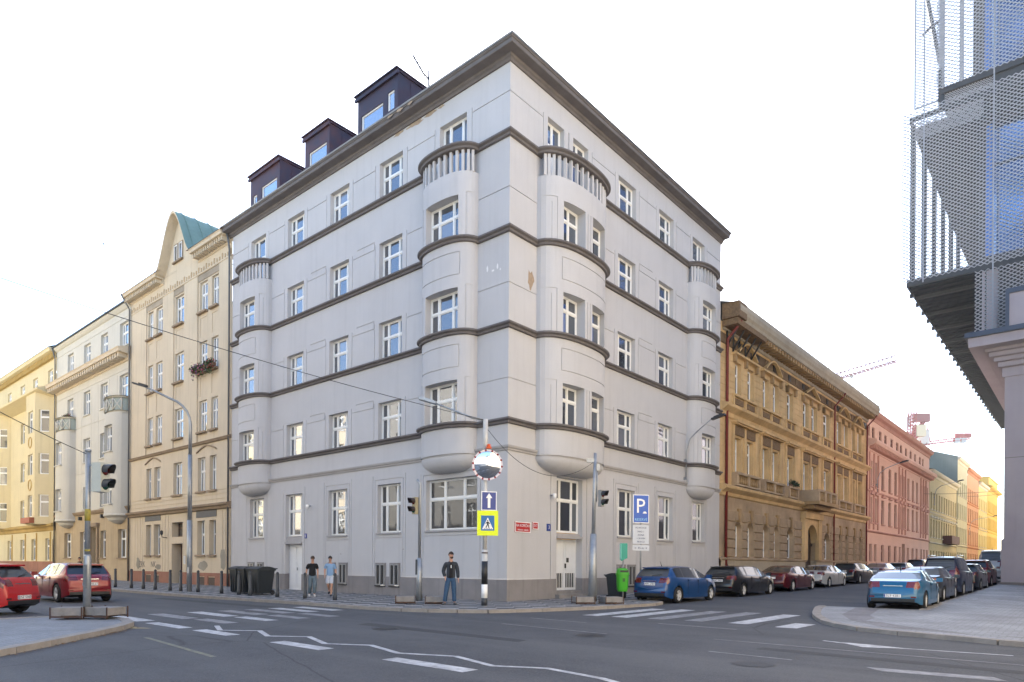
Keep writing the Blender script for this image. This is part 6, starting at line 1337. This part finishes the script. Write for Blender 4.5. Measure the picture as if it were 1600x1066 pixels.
# ================================================================ CARS
CGLASS = glassmat('car glass', (.003, .004, .005), .03, (.7, .78, .85))
TAIL = mat('tail light red', (.11, .003, .003), .2, coat=1); TAILO = mat('tail light orange red', (.13, .006, .004), .2, coat=1); HEAD = mat('headlight glass', (.7, .72, .75), .1, coat=1)
ALLOY = mat('alloy rim', (.55, .56, .58), .35, metal=.2); CHROME = mat('chrome', (.7, .7, .7), .15, metal=1); TRIM = mat('black car trim', (.014, .014, .015), .5)
def paint(n, c, metal=.25): return mat('car paint '+n, c, .32, metal=metal, coat=.6, noise=.04, nscale=3)
STY = {  # top line, belt line, glass ranges  (x/L measured from the rear, z in metres for a 1.46 m car)
 'hatch': dict(top=[(0, .62), (.008, .80), (.02, .93), (.035, 1.0), (.05, 1.05), (.12, 1.36), (.15, 1.41), (.2, 1.445), (.35, 1.465), (.5, 1.45), (.58, 1.40), (.76, 1.0), (.8, .975), (.9, .87), (.96, .76), (.985, .66), (1, .55)], belt=[(0, .60), (.02, .86), (.06, 1.0), (.2, .985), (.5, .95), (.76, .93), (.85, .88), (.95, .72), (1, .5)], rw=(.05, .118), ws=(.585, .755), sg=(.15, .74), tail=(.80, 1.0)),
 'wagon': dict(top=[(0, .62), (.008, .82), (.02, .95), (.04, 1.02), (.055, 1.06), (.11, 1.36), (.13, 1.41), (.2, 1.45), (.35, 1.465), (.5, 1.45), (.58, 1.40), (.75, 1.0), (.8, .97), (.9, .87), (.96, .76), (.985, .66), (1, .55)], belt=[(0, .60), (.02, .86), (.06, .99), (.2, .985), (.5, .95), (.76, .93), (.85, .88), (.95, .72), (1, .5)], rw=(.055, .108), ws=(.585, .745), sg=(.12, .73), tail=(.82, 1.0)),
 'sedan': dict(top=[(0, .62), (.008, .85), (.02, .99), (.035, 1.03), (.09, 1.06), (.13, 1.09), (.27, 1.36), (.32, 1.42), (.42, 1.455), (.52, 1.445), (.6, 1.38), (.755, 1.0), (.8, .97), (.9, .87), (.96, .76), (.985, .66), (1, .55)], belt=[(0, .60), (.02, .9), (.06, .99), (.2, 1.0), (.5, .95), (.76, .93), (.85, .88), (.95, .72), (1, .5)], rw=(.135, .275), ws=(.6, .75), sg=(.24, .735), tail=(.80, .99)),
 'coupe': dict(top=[(0, .58), (.008, .78), (.02, .93), (.035, .99), (.08, 1.04), (.14, 1.07), (.25, 1.29), (.31, 1.35), (.40, 1.385), (.48, 1.37), (.56, 1.30), (.72, .98), (.78, .95), (.9, .85), (.96, .74), (.985, .64), (1, .52)], belt=[(0, .56), (.02, .84), (.06, .97), (.2, 1.0), (.45, .93), (.72, .9), (.85, .85), (.95, .7), (1, .48)], rw=(.14, .262), ws=(.56, .71), sg=(.27, .69), tail=(.76, .98)),
 'van': dict(top=[(0, .66), (.006, .95), (.015, 1.12), (.025, 1.2), (.075, 1.72), (.10, 1.78), (.2, 1.83), (.35, 1.845), (.55, 1.82), (.64, 1.74), (.83, 1.16), (.88, 1.08), (.95, .93), (.985, .76), (1, .6)], belt=[(0, .64), (.02, 1.05), (.05, 1.15), (.2, 1.13), (.5, 1.09), (.8, 1.07), (.9, .98), (.95, .85), (1, .55)], rw=(.025, .07), ws=(.65, .82), sg=(.1, .80), tail=(.86, 1.28)),
 'suv': dict(top=[(0, .68), (.008, .90), (.02, 1.04), (.035, 1.1), (.05, 1.15), (.12, 1.52), (.15, 1.57), (.2, 1.61), (.35, 1.63), (.5, 1.62), (.58, 1.56), (.75, 1.12), (.8, 1.09), (.9, .99), (.96, .86), (.985, .74), (1, .62)], belt=[(0, .66), (.02, .97), (.06, 1.1), (.2, 1.09), (.5, 1.06), (.76, 1.04), (.85, .99), (.95, .82), (1, .57)], rw=(.05, .118), ws=(.585, .745), sg=(.14, .73), tail=(.88, 1.1)),
}
def interp(tab, x):
    if x <= tab[0][0]: return tab[0][1]
    for (a, p), (b, q) in zip(tab, tab[1:]):
        if x <= b: t = (x-a)/(b-a); return p+(q-p)*t
    return tab[-1][1]
wheel_cache = {}
def wheel_meshes(r):
    if r in wheel_cache: return wheel_cache[r]
    mb = MB(); w = .105; mb.lathe([(r*.66, -w), (r*.9, -w), (r*.985, -w*.75), (r, -w*.4), (r, w*.4), (r*.985, w*.75), (r*.9, w), (r*.66, w)], 24, axis='y', cap=False)
    ty = mb.mesh('tyre', RUBBER); mb = MB(); mb.lathe([(r*.67, w*.3), (r*.67, w*.9), (r*.62, w*.92), (r*.58, w*.3)], 24, axis='y', cap=False)
    for k in range(5):
        a = 2*pi*k/5
        for s in (-.16, .16):
            p = [(r*.10*cos(a+s*3), w*.75, r*.10*sin(a+s*3)), (r*.64*cos(a+s), w*.85, r*.64*sin(a+s))]; mb.tube(p, [r*.055, r*.045], 5)
    mb.lathe([(r*.15, w*.6), (r*.15, w*.85), (.001, w*.9)], 12, axis='y'); rm = mb.mesh('rim', ALLOY)
    mb = MB(); mb.lathe([(r*.66, w*.3), (.001, w*.3)], 16, axis='y'); br = mb.mesh('brake_disc', BLACK); wheel_cache[r] = (ty, rm, br); return wheel_cache[r]
def car(label, cat, style, pt, a, b, z, L=4.3, W_=1.8, H=None, heading='dr', plate='', tailm=None, rot=0, ls=1.0, dark_low=True, roofm=None, plate_z=None, group=None, spoiler=True, rails=False):
    S = STY[style]; base = {'van': 1.845, 'suv': 1.63, 'coupe': 1.385}.get(style, 1.465); hs = (H or base)/base; r = .325 if style not in ('van', 'suv') else .345
    ang = (ANGR if heading == 'dr' else ANG)+rot
    t = thing('parked_car' if 'parked' in label else 'car', label, cat, W(a, b, z), ang, group)
    xr, xf = .17*L+.02, L-.19*L
    xs = set([0, .004, .012, .02, .03, .04, .05, .065]+[k/60 for k in range(0, 61)]+[.99, .996, 1])
    for g in (S['rw'], S['ws'], S['sg']): xs |= set(g)
    xs |= {p[0] for p in S['top']}
    for xc in (xr, xf):
        for k in range(-9, 10): xs.add((xc+(r+.055)*sin(pi/2*k/9))/L)
    pil = [S['sg'][0]+(S['sg'][1]-S['sg'][0])*q for q in ((.20, .235, .60, .635) if style in ('hatch', 'wagon', 'suv', 'van') else (.10, .12, .52, .56))]
    if style == 'coupe': pil = [.33, .345]
    xs |= set(pil); xs = sorted(x for x in xs if 0 <= x <= 1); xs = [x for i, x in enumerate(xs) if i == 0 or x-xs[i-1] > 5e-4]
    rings = []
    for f in xs:
        x = f*L; zt = interp(S['top'], f)*hs; zb = min(interp(S['belt'], f)*hs, zt-.012)
        e = abs(2*f-1); hw = W_/2*(1-.20*e**7-.05*e**3); h = zt-zb
        z0 = .20+.10*max(0, (.06-f)/.06)+.06*max(0, (f-.93)/.07); arch = 0
        for xc in (xr, xf):
            d = abs(x-xc); Rr = r+.055
            if d < Rr-1e-4: arch = max(arch, r+sqrt(Rr*Rr-d*d))
        zl = max(z0, arch); zm = max(z0+(zb-z0)*.42, arch+.015); zu = max(z0+(zb-z0)*.80, arch+.03)
        y7 = hw*(.945-.235*min(1, h/.42)); 
        ring = [(0, max(z0, arch*.9)), (hw*.55, max(z0, arch*.9)), (hw*.90, max(z0, zl-.02)), (hw*.985, zl), (hw*(1.0), zm), (hw*.992, zu), (hw*.965, zb), (hw*.93, zb+min(.03, h*.3)), (y7, zb+h*.90), (y7*.93, zb+h*.955), (y7*.62, zb+h*.985), (y7*.3, zb+h*.997), (0, zt)]
        rings.append([(x, y, z) for y, z in ring])
    n = len(rings[0]); parts = {}
    def add(key, pts): parts.setdefault(key, MB()).face(pts, True)
    for i in range(len(rings)-1):
        fm = (xs[i]+xs[i+1])/2
        for j in range(n-1):
            for sg_ in (1, -1):
                q = [rings[i][j], rings[i+1][j], rings[i+1][j+1], rings[i][j+1]]; q = [(x, y*sg_, z) for x, y, z in q]; zc = sum(p[2] for p in q)/4; yc = abs(sum(p[1] for p in q)/4)
                key = 'body'
                if j == 7 and S['sg'][0] < fm < S['sg'][1]:
                    inpil = any(pil[k] < fm < pil[k+1] for k in range(0, len(pil), 2)); key = 'trim' if inpil else ('side_window_L' if sg_ > 0 else 'side_window_R')
                elif j >= 9 and S['rw'][0] < fm < S['rw'][1]: key = 'rear_window'
                elif j >= 9 and S['ws'][0] < fm < S['ws'][1]: key = 'windscreen'
                elif j in (8,) and S['ws'][0] < fm < S['ws'][1]: key = 'body'
                elif j <= 2: key = 'under'
                elif j == 3 and dark_low and zc < .34: key = 'trim'
                elif S['tail'][0]*hs < zc < S['tail'][1]*hs and fm < .05 and yc > W_/2*.50: key = 'tail_L' if sg_ > 0 else 'tail_R'
                elif .62 < zc/hs < .86 and fm > .93 and yc > W_/2*.5: key = 'head_L' if sg_ > 0 else 'head_R'
                add(key, q)
    for i_, nm in ((0, 'rear'), (-1, 'front')):
        rg = rings[i_]
        for sg_ in (1, -1):
            if sg_ < 0: continue
            for j in range(1, n-1):
                p, q = rg[j], rg[j+1]; add('trim' if q[2] < .36 else 'body', [p, q, (q[0], -q[1], q[2]), (p[0], -p[1], p[2])])
    names = {'body': ('body', pt), 'trim': ('lower_trim', TRIM), 'under': ('underbody', BLACK), 'side_window_L': ('side_window', CGLASS), 'side_window_R': ('side_window', CGLASS), 'rear_window': ('rear_window', CGLASS), 'windscreen': ('windscreen', CGLASS), 'tail_L': ('tail_light', tailm or TAIL), 'tail_R': ('tail_light', tailm or TAIL), 'head_L': ('headlight', HEAD), 'head_R': ('headlight', HEAD)}
    for k_, mb in parts.items():
        nm, m = names[k_]; me = mb.mesh(nm, m); weldmesh(me, 50); link(nm, me, t)
    ty, rm, br = wheel_meshes(r)
    for xc in (xr, xf):
        for s in (1, -1):
            w = link('wheel', None, t, (xc, s*(W_/2-.13), r), 0 if s > 0 else pi); link('tyre', ty, w); link('rim', rm, w); link('brake_disc', br, w)
    # small parts
    zpl = plate_z or (.76*hs if style not in ('coupe',) else .50)
    def topx(z):   # x on the rear surface where the centre line reaches height z
        for (a_, p), (b_, q) in zip(S['top'], S['top'][1:]):
            if p*hs <= z <= q*hs: return L*(a_+(b_-a_)*(z-p*hs)/((q-p)*hs+1e-9))
        return 0
    xp = min(topx(zpl-.06), topx(zpl+.06))-.012
    mb = MB(); mb.box(xp-.012, xp, -.26, .26, zpl-.055, zpl+.055); mb.obj('number_plate', SIGNW, t)
    mb = MB(); mb.box(xp-.014, xp-.012, .215, .255, zpl-.05, zpl+.05); mb.obj('plate_band', SIGNB, t)
    if plate: text(plate, .115, BLACK, t, (xp-.014, -.02, zpl), (R(90), 0, R(-90)))
    for s in (1, -1):
        fx = S['ws'][1]-.045; zz = interp(S['belt'], fx)*hs+.06; mb = MB(); mb.box(fx*L-.10, fx*L+.09, s*W_/2*.99 if s > 0 else s*(W_/2*.99+.2), s*(W_/2*.99+.2) if s > 0 else s*W_/2*.99, zz-.03, zz+.12); mb.box(fx*L-.03, fx*L+.03, min(s*W_/2*.9, s*W_/2), max(s*W_/2*.9, s*W_/2), zz-.02, zz+.03); me = mb.mesh('mirror', pt if s else TRIM); link('mirror', me, t)
        for fx in (.36, .56) if style != 'coupe' else (.42,):
            zz = interp(S['belt'], fx)*hs-.10; mb = MB(); y = W_/2*.985; mb.box(fx*L-.1, fx*L+.06, min(s*y, s*(y+.03)), max(s*y, s*(y+.03)), zz, zz+.03); mb.obj('door_handle', pt, t)
        # door seams
        mb = MB()
        for fx in ((.335, .53, .715) if style != 'coupe' else (.36, .66)):
            y = W_/2*(1-.05*abs(2*fx-1)**3)*1.0; zb_ = interp(S['belt'], fx)*hs; mb.box(fx*L-.006, fx*L+.006, min(s*(y-.02), s*(y+.002)), max(s*(y-.02), s*(y+.002)), .36, zb_-.02)
        mb.obj('door_seam', BLACK, t)
    # rear details: bumper line, spoiler, wiper, badge
    xb = topx(.60*hs)
    if spoiler and style in ('hatch', 'wagon', 'suv', 'van'):
        zt = interp(S['top'], S['rw'][1]+.004)*hs; xx = (S['rw'][1])*L; mb = MB(); mb.box(xx-.10, xx+.16, -W_*.31, W_*.31, zt+.0, zt+.045); me = mb.mesh('roof_spoiler', pt); weldmesh(me); link('roof_spoiler', me, t)
        zz = S['rw'][0]; mb = MB(); mb.tube([(zz*L-.02, .0, interp(S['top'], zz)*hs+.02), (zz*L+.05, -.42, interp(S['top'], zz+.012)*hs+.04)], .012, 5); mb.obj('rear_wiper', BLACK, t)
    mb = MB(); zz = S['tail'][0]*hs+.06; x_ = topx(zz)-.008; mb.box(x_-.01, x_+.01, -.3, .3, zz, zz+.025); mb.obj('chrome_strip', CHROME, t)
    mb = MB(); zz = .42; mb.box(-.012, .02, -W_*.36, W_*.36, .30, .41); mb.obj('bumper_insert', TRIM, t)
    for s in (1, -1): mb = MB(); mb.box(-.016, .01, s*W_*.34-.08, s*W_*.34+.08, .44, .49); mb.obj('reflector', TAIL, t)
    mb = MB(); fx = .22 if style != 'coupe' else .33; zz = interp(S['top'], fx)*hs; mb.tube([(fx*L, 0, zz-.01), (fx*L-.03, 0, zz+.03), (fx*L-.15, 0, zz+.2)], [.03, .015, .006], 6); mb.obj('aerial', BLACK, t)
    if rails:
        for s in (1, -1): mb = MB(); mb.tube([(L*.16, s*W_*.33, 1.80*hs), (L*.19, s*W_*.33, 1.88*hs), (L*.58, s*W_*.33, 1.88*hs), (L*.62, s*W_*.33, 1.80*hs)], .025, 6); mb.obj('roof_rail', CHROME, t)
    return t
# right street, left kerb (tail towards us): rear bumper at b, centre line a
LB = 'cars parked along the grey and brown houses'
car('bright blue hatchback parked first beside the corner house, under the parking sign', 'car', 'hatch', paint('blue', (.001, .045, .17)), -3.72, 4.45, G(6), L=4.75, W_=1.84, H=1.50, plate='AP0 2784', group=LB)
car('glossy black estate parked second, behind the blue hatchback', 'car', 'wagon', paint('black', (.006, .007, .010)), -3.62, 11.2, G(12), L=5.5, W_=1.9, H=1.50, plate='6AC 9431', group=LB)
car('dark red saloon parked behind the black estate', 'car', 'sedan', paint('dark red', (.075, .001, .005)), -3.6, 18.3, G(20), L=5.4, W_=1.9, H=1.46, plate='', group=LB)
car('white saloon parked behind the dark red one', 'car', 'sedan', paint('white', (.42, .42, .41), 0), -3.6, 25.2, G(26), L=5.3, W_=1.9, H=1.46, group=LB)
car('dark grey estate parked behind the white saloon', 'car', 'wagon', paint('graphite', (.015, .016, .018)), -3.6, 32.6, G(34), L=5.4, W_=1.9, H=1.5, plate='', group=LB)
car('silver coupe parked beyond the dark grey estate', 'car', 'sedan', paint('silver', (.22, .23, .25)), -3.5, 42, G(43), L=5.0, W_=1.85, H=1.45, group=LB)
car('light silver hatchback parked farther along the row', 'car', 'hatch', paint('pale silver', (.32, .33, .34)), -3.5, 50.5, G(51), L=4.8, W_=1.85, H=1.5, group=LB)
car('black off-roader parked far along the row by the pink house', 'car', 'suv', paint('black', (.006, .007, .010)), -3.5, 58.5, G(59), L=5.0, W_=1.9, H=1.85, group=LB)
car('pale car parked last in sight before the cream house', 'car', 'hatch', paint('pale silver', (.32, .33, .34)), -3.5, 67, G(67), L=4.8, W_=1.85, H=1.5, group=LB)
LR = 'cars parked along the forecourt kerb'
car('bright turquoise-blue coupe parked nearest on the right', 'car', 'coupe', paint('turquoise blue', (.001, .09, .20)), -12.0, 6.5, G(8)+.02, L=4.9, W_=1.86, H=1.40, plate='5L9 4281', tailm=TAILO, group=LR, rot=R(2))
car('dark grey saloon with pale reflecting roof parked ahead of the turquoise coupe', 'car', 'sedan', paint('dark grey', (.014, .015, .017)), -11.55, 13.2, G(14), L=4.9, W_=1.85, H=1.52, group=LR)
car('tall dark blue family van parked behind the grey saloon', 'car', 'van', paint('dark blue', (.003, .010, .04)), -11.45, 19.6, G(20), L=5.0, W_=1.9, H=1.98, group=LR, rails=True)
car('dark estate parked beyond the blue van', 'car', 'wagon', paint('graphite', (.015, .016, .018)), -11.4, 27.0, G(28), L=5.0, W_=1.85, H=1.55, group=LR)
car('red hatchback parked beside the stone pillar', 'car', 'suv', paint('wine red', (.10, .003, .005)), -11.3, 33.5, G(34), L=4.8, W_=1.85, H=1.75, group=LR)
car('white van parked farthest right beyond the red hatchback', 'van', 'van', paint('white', (.42, .42, .41), 0), -11.2, 44, G(45), L=5.4, W_=2.0, H=2.5, group=LR)
# left street
car('dark red hatchback driving away up the left street behind the signal pole', 'car', 'suv', paint('burgundy', (.20, .003, .008)), 11.4, -10.85, -.1, L=4.5, W_=1.86, H=1.50, heading='dl', plate='8AB 4527')
car('bright red small hatchback parked at the left edge', 'car', 'hatch', paint('bright red', (.42, .003, .005), .1), 6.3, -14.15, -.1, L=4.0, W_=1.72, H=1.50, heading='dl', plate='2SZ 5160', plate_z=.50, rot=R(40))
car('white car mostly hidden between the two red cars', 'car', 'sedan', paint('white', (.42, .42, .41), 0), 19.0, -14.6, -.1, L=4.5, W_=1.8, H=1.42, heading='dl')
# ================================================================ PEOPLE
SKIN = mat('skin', (.48, .27, .19), .6, noise=.06)
def skinobj(name, verts, edges, m, parent, sub=2, rootv=0):
    me = bpy.data.meshes.new(name); me.from_pydata([v[:3] for v in verts], edges, []); me.materials.append(m)
    o = link(name, me, parent); md = o.modifiers.new('skin', 'SKIN'); md.use_smooth_shade = True; md.branch_smoothing = .6
    for i, v in enumerate(verts):
        r = v[3]; sv = me.skin_vertices[0].data[i]; sv.radius = (r, r) if not isinstance(r, tuple) else r; sv.use_root = i == rootv
    s = o.modifiers.new('sub', 'SUBSURF'); s.levels = sub; s.render_levels = sub
    return o
def chain(verts, edges, start, pts):
    p = start
    for q in pts: verts.append(q); edges.append((p, len(verts)-1)); p = len(verts)-1
    return p
def blob(name, m, parent, c, r, squash=(1, 1, 1), cut=None, rot=None):
    mb = MB(); N, K = 14, 9; c = Vector(c)
    for i in range(K):
        for j in range(N):
            q = []
            for a, b in ((i, j), (i+1, j), (i+1, j+1), (i, j+1)):
                th, ph = pi*a/K, 2*pi*b/N; q.append(Vector((sin(th)*cos(ph)*squash[0], sin(th)*sin(ph)*squash[1], cos(th)*squash[2]))*r)
            if cut and cut(sum(q, Vector())/4/r): continue
            mb.face([(rot @ p if rot else p)+c for p in q], True)
    me = mb.mesh(name, m); weldmesh(me, 80); return link(name, me, parent)
def hand(verts, edges, wrist, p, d, side, curl=.5):
    """palm, five fingers; p wrist position, d hand direction, side = palm lateral axis"""
    d, s = Vector(d).normalized(), Vector(side).normalized(); inn = d.cross(s).normalized(); p = Vector(p)
    palm = p+d*.055; verts.append((*palm, (.034, .018))); edges.append((wrist, len(verts)-1)); ip = len(verts)-1
    for k, (off, ln) in enumerate(((-.027, .062), (-.009, .072), (.009, .068), (.027, .054))):
        a = p+d*.095+s*off; b = a+d*ln*.5+inn*.01*curl; c = b+(d*(1-curl)+inn*curl)*ln*.5
        chain(verts, edges, ip, [(*a, .0105), (*b, .0095), (*c, .008)])
    a = p+d*.03+s*-.038; b = a+d*.035-s*.018+inn*.01; c = b+d*.03+inn*.01; chain(verts, edges, ip, [(*a, .013), (*b, .011), (*c, .009)])
def person(label, loc, rot, H, pose, top, topm, legm, shoem, hairm, shorts=False, sleeves='long', jacket=None, beard=None, headdown=0, headturn=0):
    k = H/1.8; t = thing('person', label, 'person', loc, rot); t.scale = (k, k, k); V, E = [], []
    hipz, shz = .95, 1.47
    V.append((0, 0, hipz, (.135, .10))); pv = 0
    sp = chain(V, E, 0, [(0, 0, 1.10, (.125, .095)), (0, -.01, 1.28, (.15, .105)), (0, -.005, 1.40, (.15, .095)), (0, 0, 1.50, (.065, .06)), (0, .01+.02*headdown, 1.57, .052)])
    hd = Vector((0, .02+.055*headdown, 1.68-.015*headdown)); V.append((*hd, (.078, .092))); E.append((sp, len(V)-1)); V.append((hd.x, hd.y+.0, hd.z+.075, (.062, .075))); E.append((len(V)-2, len(V)-1))
    chest = 3
    for s, arm in ((-1, pose['armL']), (1, pose['armR'])):
        sh = (s*.17, 0, 1.43, .06); el, wr = arm; i = chain(V, E, chest, [sh, (*el, .043), (*((Vector(el)+Vector(wr))/2), .04), (*wr, .028)])
        d = Vector(wr)-Vector(el); hand(V, E, i, wr, d+Vector((0, .06, -.05)), (0, s*1.0, 0) if abs(d.y) < .3 else (s, 0, 0), .55)
    for s, leg in ((-1, pose['legL']), (1, pose['legR'])):
        kn, an, toe = leg; chain(V, E, 0, [(s*.09, 0, .90, .095), (*((Vector((s*.09, 0, .9))+Vector(kn))/2), .082), (*kn, .060), (*((Vector(kn)+Vector(an))/2+Vector((0, -.015, .04))), .056), (*an, .038), (*toe, .035)])
    skinobj('body', V, E, SKIN, t)
    # top garment
    V2, E2 = [(0, 0, .84, (.185, .15))], []
    chain(V2, E2, 0, [(0, 0, 1.10, (.168, .135)), (0, -.01, 1.28, (.182, .14)), (0, -.005, 1.40, (.175, .125)), (0, 0, 1.48, (.10, .09))])
    for s, arm in ((-1, pose['armL']), (1, pose['armR'])):
        el, wr = Vector(arm[0]), Vector(arm[1]); sh = Vector((s*.17, 0, 1.43))
        if sleeves == 'long': chain(V2, E2, 3, [(*sh, .092), (*sh.lerp(el, .5), .082), (*el, .074), (*el.lerp(wr, .55), .066), (*el.lerp(wr, .95), .055)])
        else: chain(V2, E2, 3, [(*sh, .090), (*sh.lerp(el, .45), .080), (*sh.lerp(el, .8), .074)])
    skinobj('jacket' if sleeves == 'long' else 'shirt', V2, E2, topm, t)
    V3, E3 = [(0, 0, .97, (.165, .128)), (0, 0, 1.08, (.15, .115))], [(0, 1)]
    for s, leg in ((-1, pose['legL']), (1, pose['legR'])):
        kn, an = Vector(leg[0]), Vector(leg[1]); hp = Vector((s*.09, 0, .88))
        if shorts: chain(V3, E3, 0, [(*hp, .122), (*hp.lerp(kn, .5), .118), (*hp.lerp(kn, .92), .112)])
        else: chain(V3, E3, 0, [(*hp, .118), (*hp.lerp(kn, .5), .106), (*kn, .088), (*kn.lerp(an, .5), .080), (*kn.lerp(an, .95), .080)])
    skinobj('shorts' if shorts else 'trousers', V3, E3, legm, t)
    for s, leg in ((-1, pose['legL']), (1, pose['legR'])):
        an, toe = Vector(leg[1]), Vector(leg[2]); d = (toe-an); d.z = 0; d = d.normalized() if d.length > 0 else Vector((0, 1, 0)); lo = min(an.z-.055, toe.z)
        dn = (toe-an).normalized(); skinobj('shoe', [(*(an-d*.03-Vector((0, 0, .03))), .045), (*(an.lerp(toe, .5)), .045), (*(toe+dn*.03), (.044, .034))], [(0, 1), (1, 2)], shoem, t, 2)
    # head details
    RM = Matrix.Rotation(headturn, 3, 'Z') @ Matrix.Rotation(-headdown*.9, 3, 'X'); hc = hd+Vector((0, 0, .035)); tr = lambda v: tuple(hc+RM @ Vector(v))
    blob('hair', hairm, t, hc, .108, (.87, 1.0, 1.16), cut=lambda p: p.z < .18 and p.y > -.1 or p.z < -.35 or (p.y > .72 and p.z < .62), rot=RM)
    blob('nose', SKIN, t, tr((0, .105, -.015)), .017, (.8, 1.1, 1.4)); mb = MB(); mb.box(-.025, .025, .088, .096, -.066, -.056); o = mb.obj('mouth', mat('lips', (.30, .10, .08), .6), t, tuple(hc)); o.rotation_euler = RM.to_euler()
    for s in (-1, 1): blob('eye', mat('eye', (.05, .04, .035), .3), t, tr((s*.032, .09, .015)), .011); blob('ear', SKIN, t, tr((s*.082, 0, -.005)), .026, (.4, .8, 1.2), rot=RM)
    if beard: blob('beard', beard, t, tr((0, .035, -.07)), .072, (.86, .95, .85), cut=lambda p: p.z > .25 or p.y < -.2, rot=RM)
    if jacket:  # dark shirt showing in the open front
        mb = MB(); mb.face([(-.05, .148, .95), (.06, .148, .95), (.055, .145, 1.2), (.05, .135, 1.38), (.0, .11, 1.47), (-.05, .135, 1.38), (-.055, .145, 1.2)]); mb.obj('shirt', jacket, t)
        mb = MB(); mb.box(-.012, .012, .146, .154, 1.27, 1.37); mb.obj('glasses_on_collar', SIGNW, t)
        for s in (-1, 1): mb = MB(); mb.face([(s*.05, .10, 1.40), (s*.10, .06, 1.47), (s*.06, .02, 1.52), (s*.02, .09, 1.46)]); mb.obj('collar', topm, t)
    return t
DEN = mat('blue denim', (.035, .085, .17), .85, noise=.35, nscale=9, bump=.3, bscale=30); DENG = mat('washed grey-blue denim', (.12, .17, .21), .85, noise=.3, nscale=9); JK = mat('charcoal jacket', (.035, .04, .05), .85, noise=.25, nscale=7, bump=.3, bscale=15); BT = mat('black cotton', (.008, .008, .01), .9); BLS = mat('pale blue shirt', (.20, .33, .52), .85, noise=.1, nscale=6, bump=.3, bscale=10); SHO = mat('white and blue shorts', (.52, .56, .64), .85, noise=.25, nscale=8); HB = mat('brown hair', (.055, .03, .018), .7, noise=.4, nscale=30, bump=.5, bscale=40); HD = mat('dark hair', (.015, .011, .01), .7, bump=.5, bscale=40); SH1 = mat('grey shoe', (.08, .08, .085), .7); SH2 = mat('black shoe', (.012, .012, .013), .6); SH3 = mat('white shoe', (.5, .5, .5), .6)
st = dict(armL=((-.235, -.03, 1.16), (-.25, .03, .90)), armR=((.255, -.07, 1.17), (.20, .06, .95)), legL=((-.11, .03, .50), (-.13, -.01, .085), (-.17, .12, .045)), legR=((.15, .03, .50), (.21, -.02, .085), (.26, .1, .045)))
person('bearded man in an open charcoal jacket and blue jeans standing at the corner', W(-.13, -3.15, 0), R(180+8), 1.85, st, 'jacket', JK, DEN, SH1, HB, jacket=BT, beard=mat('brown beard', (.06, .035, .02), .8), headturn=R(32))
wk1 = dict(armL=((-.23, -.05, 1.17), (-.22, .08, .93)), armR=((.24, -.08, 1.17), (.27, -.06, .92)), legL=((-.09, .16, .52), (-.08, .10, .13), (-.09, .22, .05)), legR=((.09, .04, .50), (.10, -.22, .13), (.11, -.10, .05)))
person('man in black T-shirt and grey-blue jeans walking with head bowed, small bottle in hand', W(7.95, -3.5, 0), R(180+22), 1.74, wk1, 'shirt', BT, DENG, SH3, HB, sleeves='short', headdown=.9)
wk2 = dict(armL=((-.24, -.02, 1.17), (-.24, .10, .93)), armR=((.24, -.03, 1.18), (.22, .10, .94)), legL=((-.08, .15, .52), (-.05, .12, .10), (-.05, .25, .045)), legR=((.08, .10, .52), (.06, -.20, .26), (.06, -.12, .14)))
person('man in a pale blue shirt and light shorts walking beside the man in black', W(7.75, -2.75, 0), R(180+10), 1.74, wk2, 'shirt', BLS, SHO, SH2, HD, shorts=True, sleeves='short', headdown=.55)
t = thing('bottle', 'small brown bottle in the hand of the man in the black T-shirt', 'bottle', W(7.95, -3.5, 0)+Matrix.Rotation(R(202), 3, 'Z') @ Vector((.27, .0, .72)), 0); mb = MB(); mb.lathe([(.03, 0), (.035, .02), (.035, .1), (.015, .14), (.014, .17)], 10); mb.obj('bottle_body', mat('brown glass', (.06, .02, .01), .2), t)
person('dark-haired person in black passing the tan house, mostly hidden behind the red car', W(43.5, -1.6, 0), R(150), 1.75, wk1, 'shirt', BT, DEN, SH2, HD, sleeves='short')
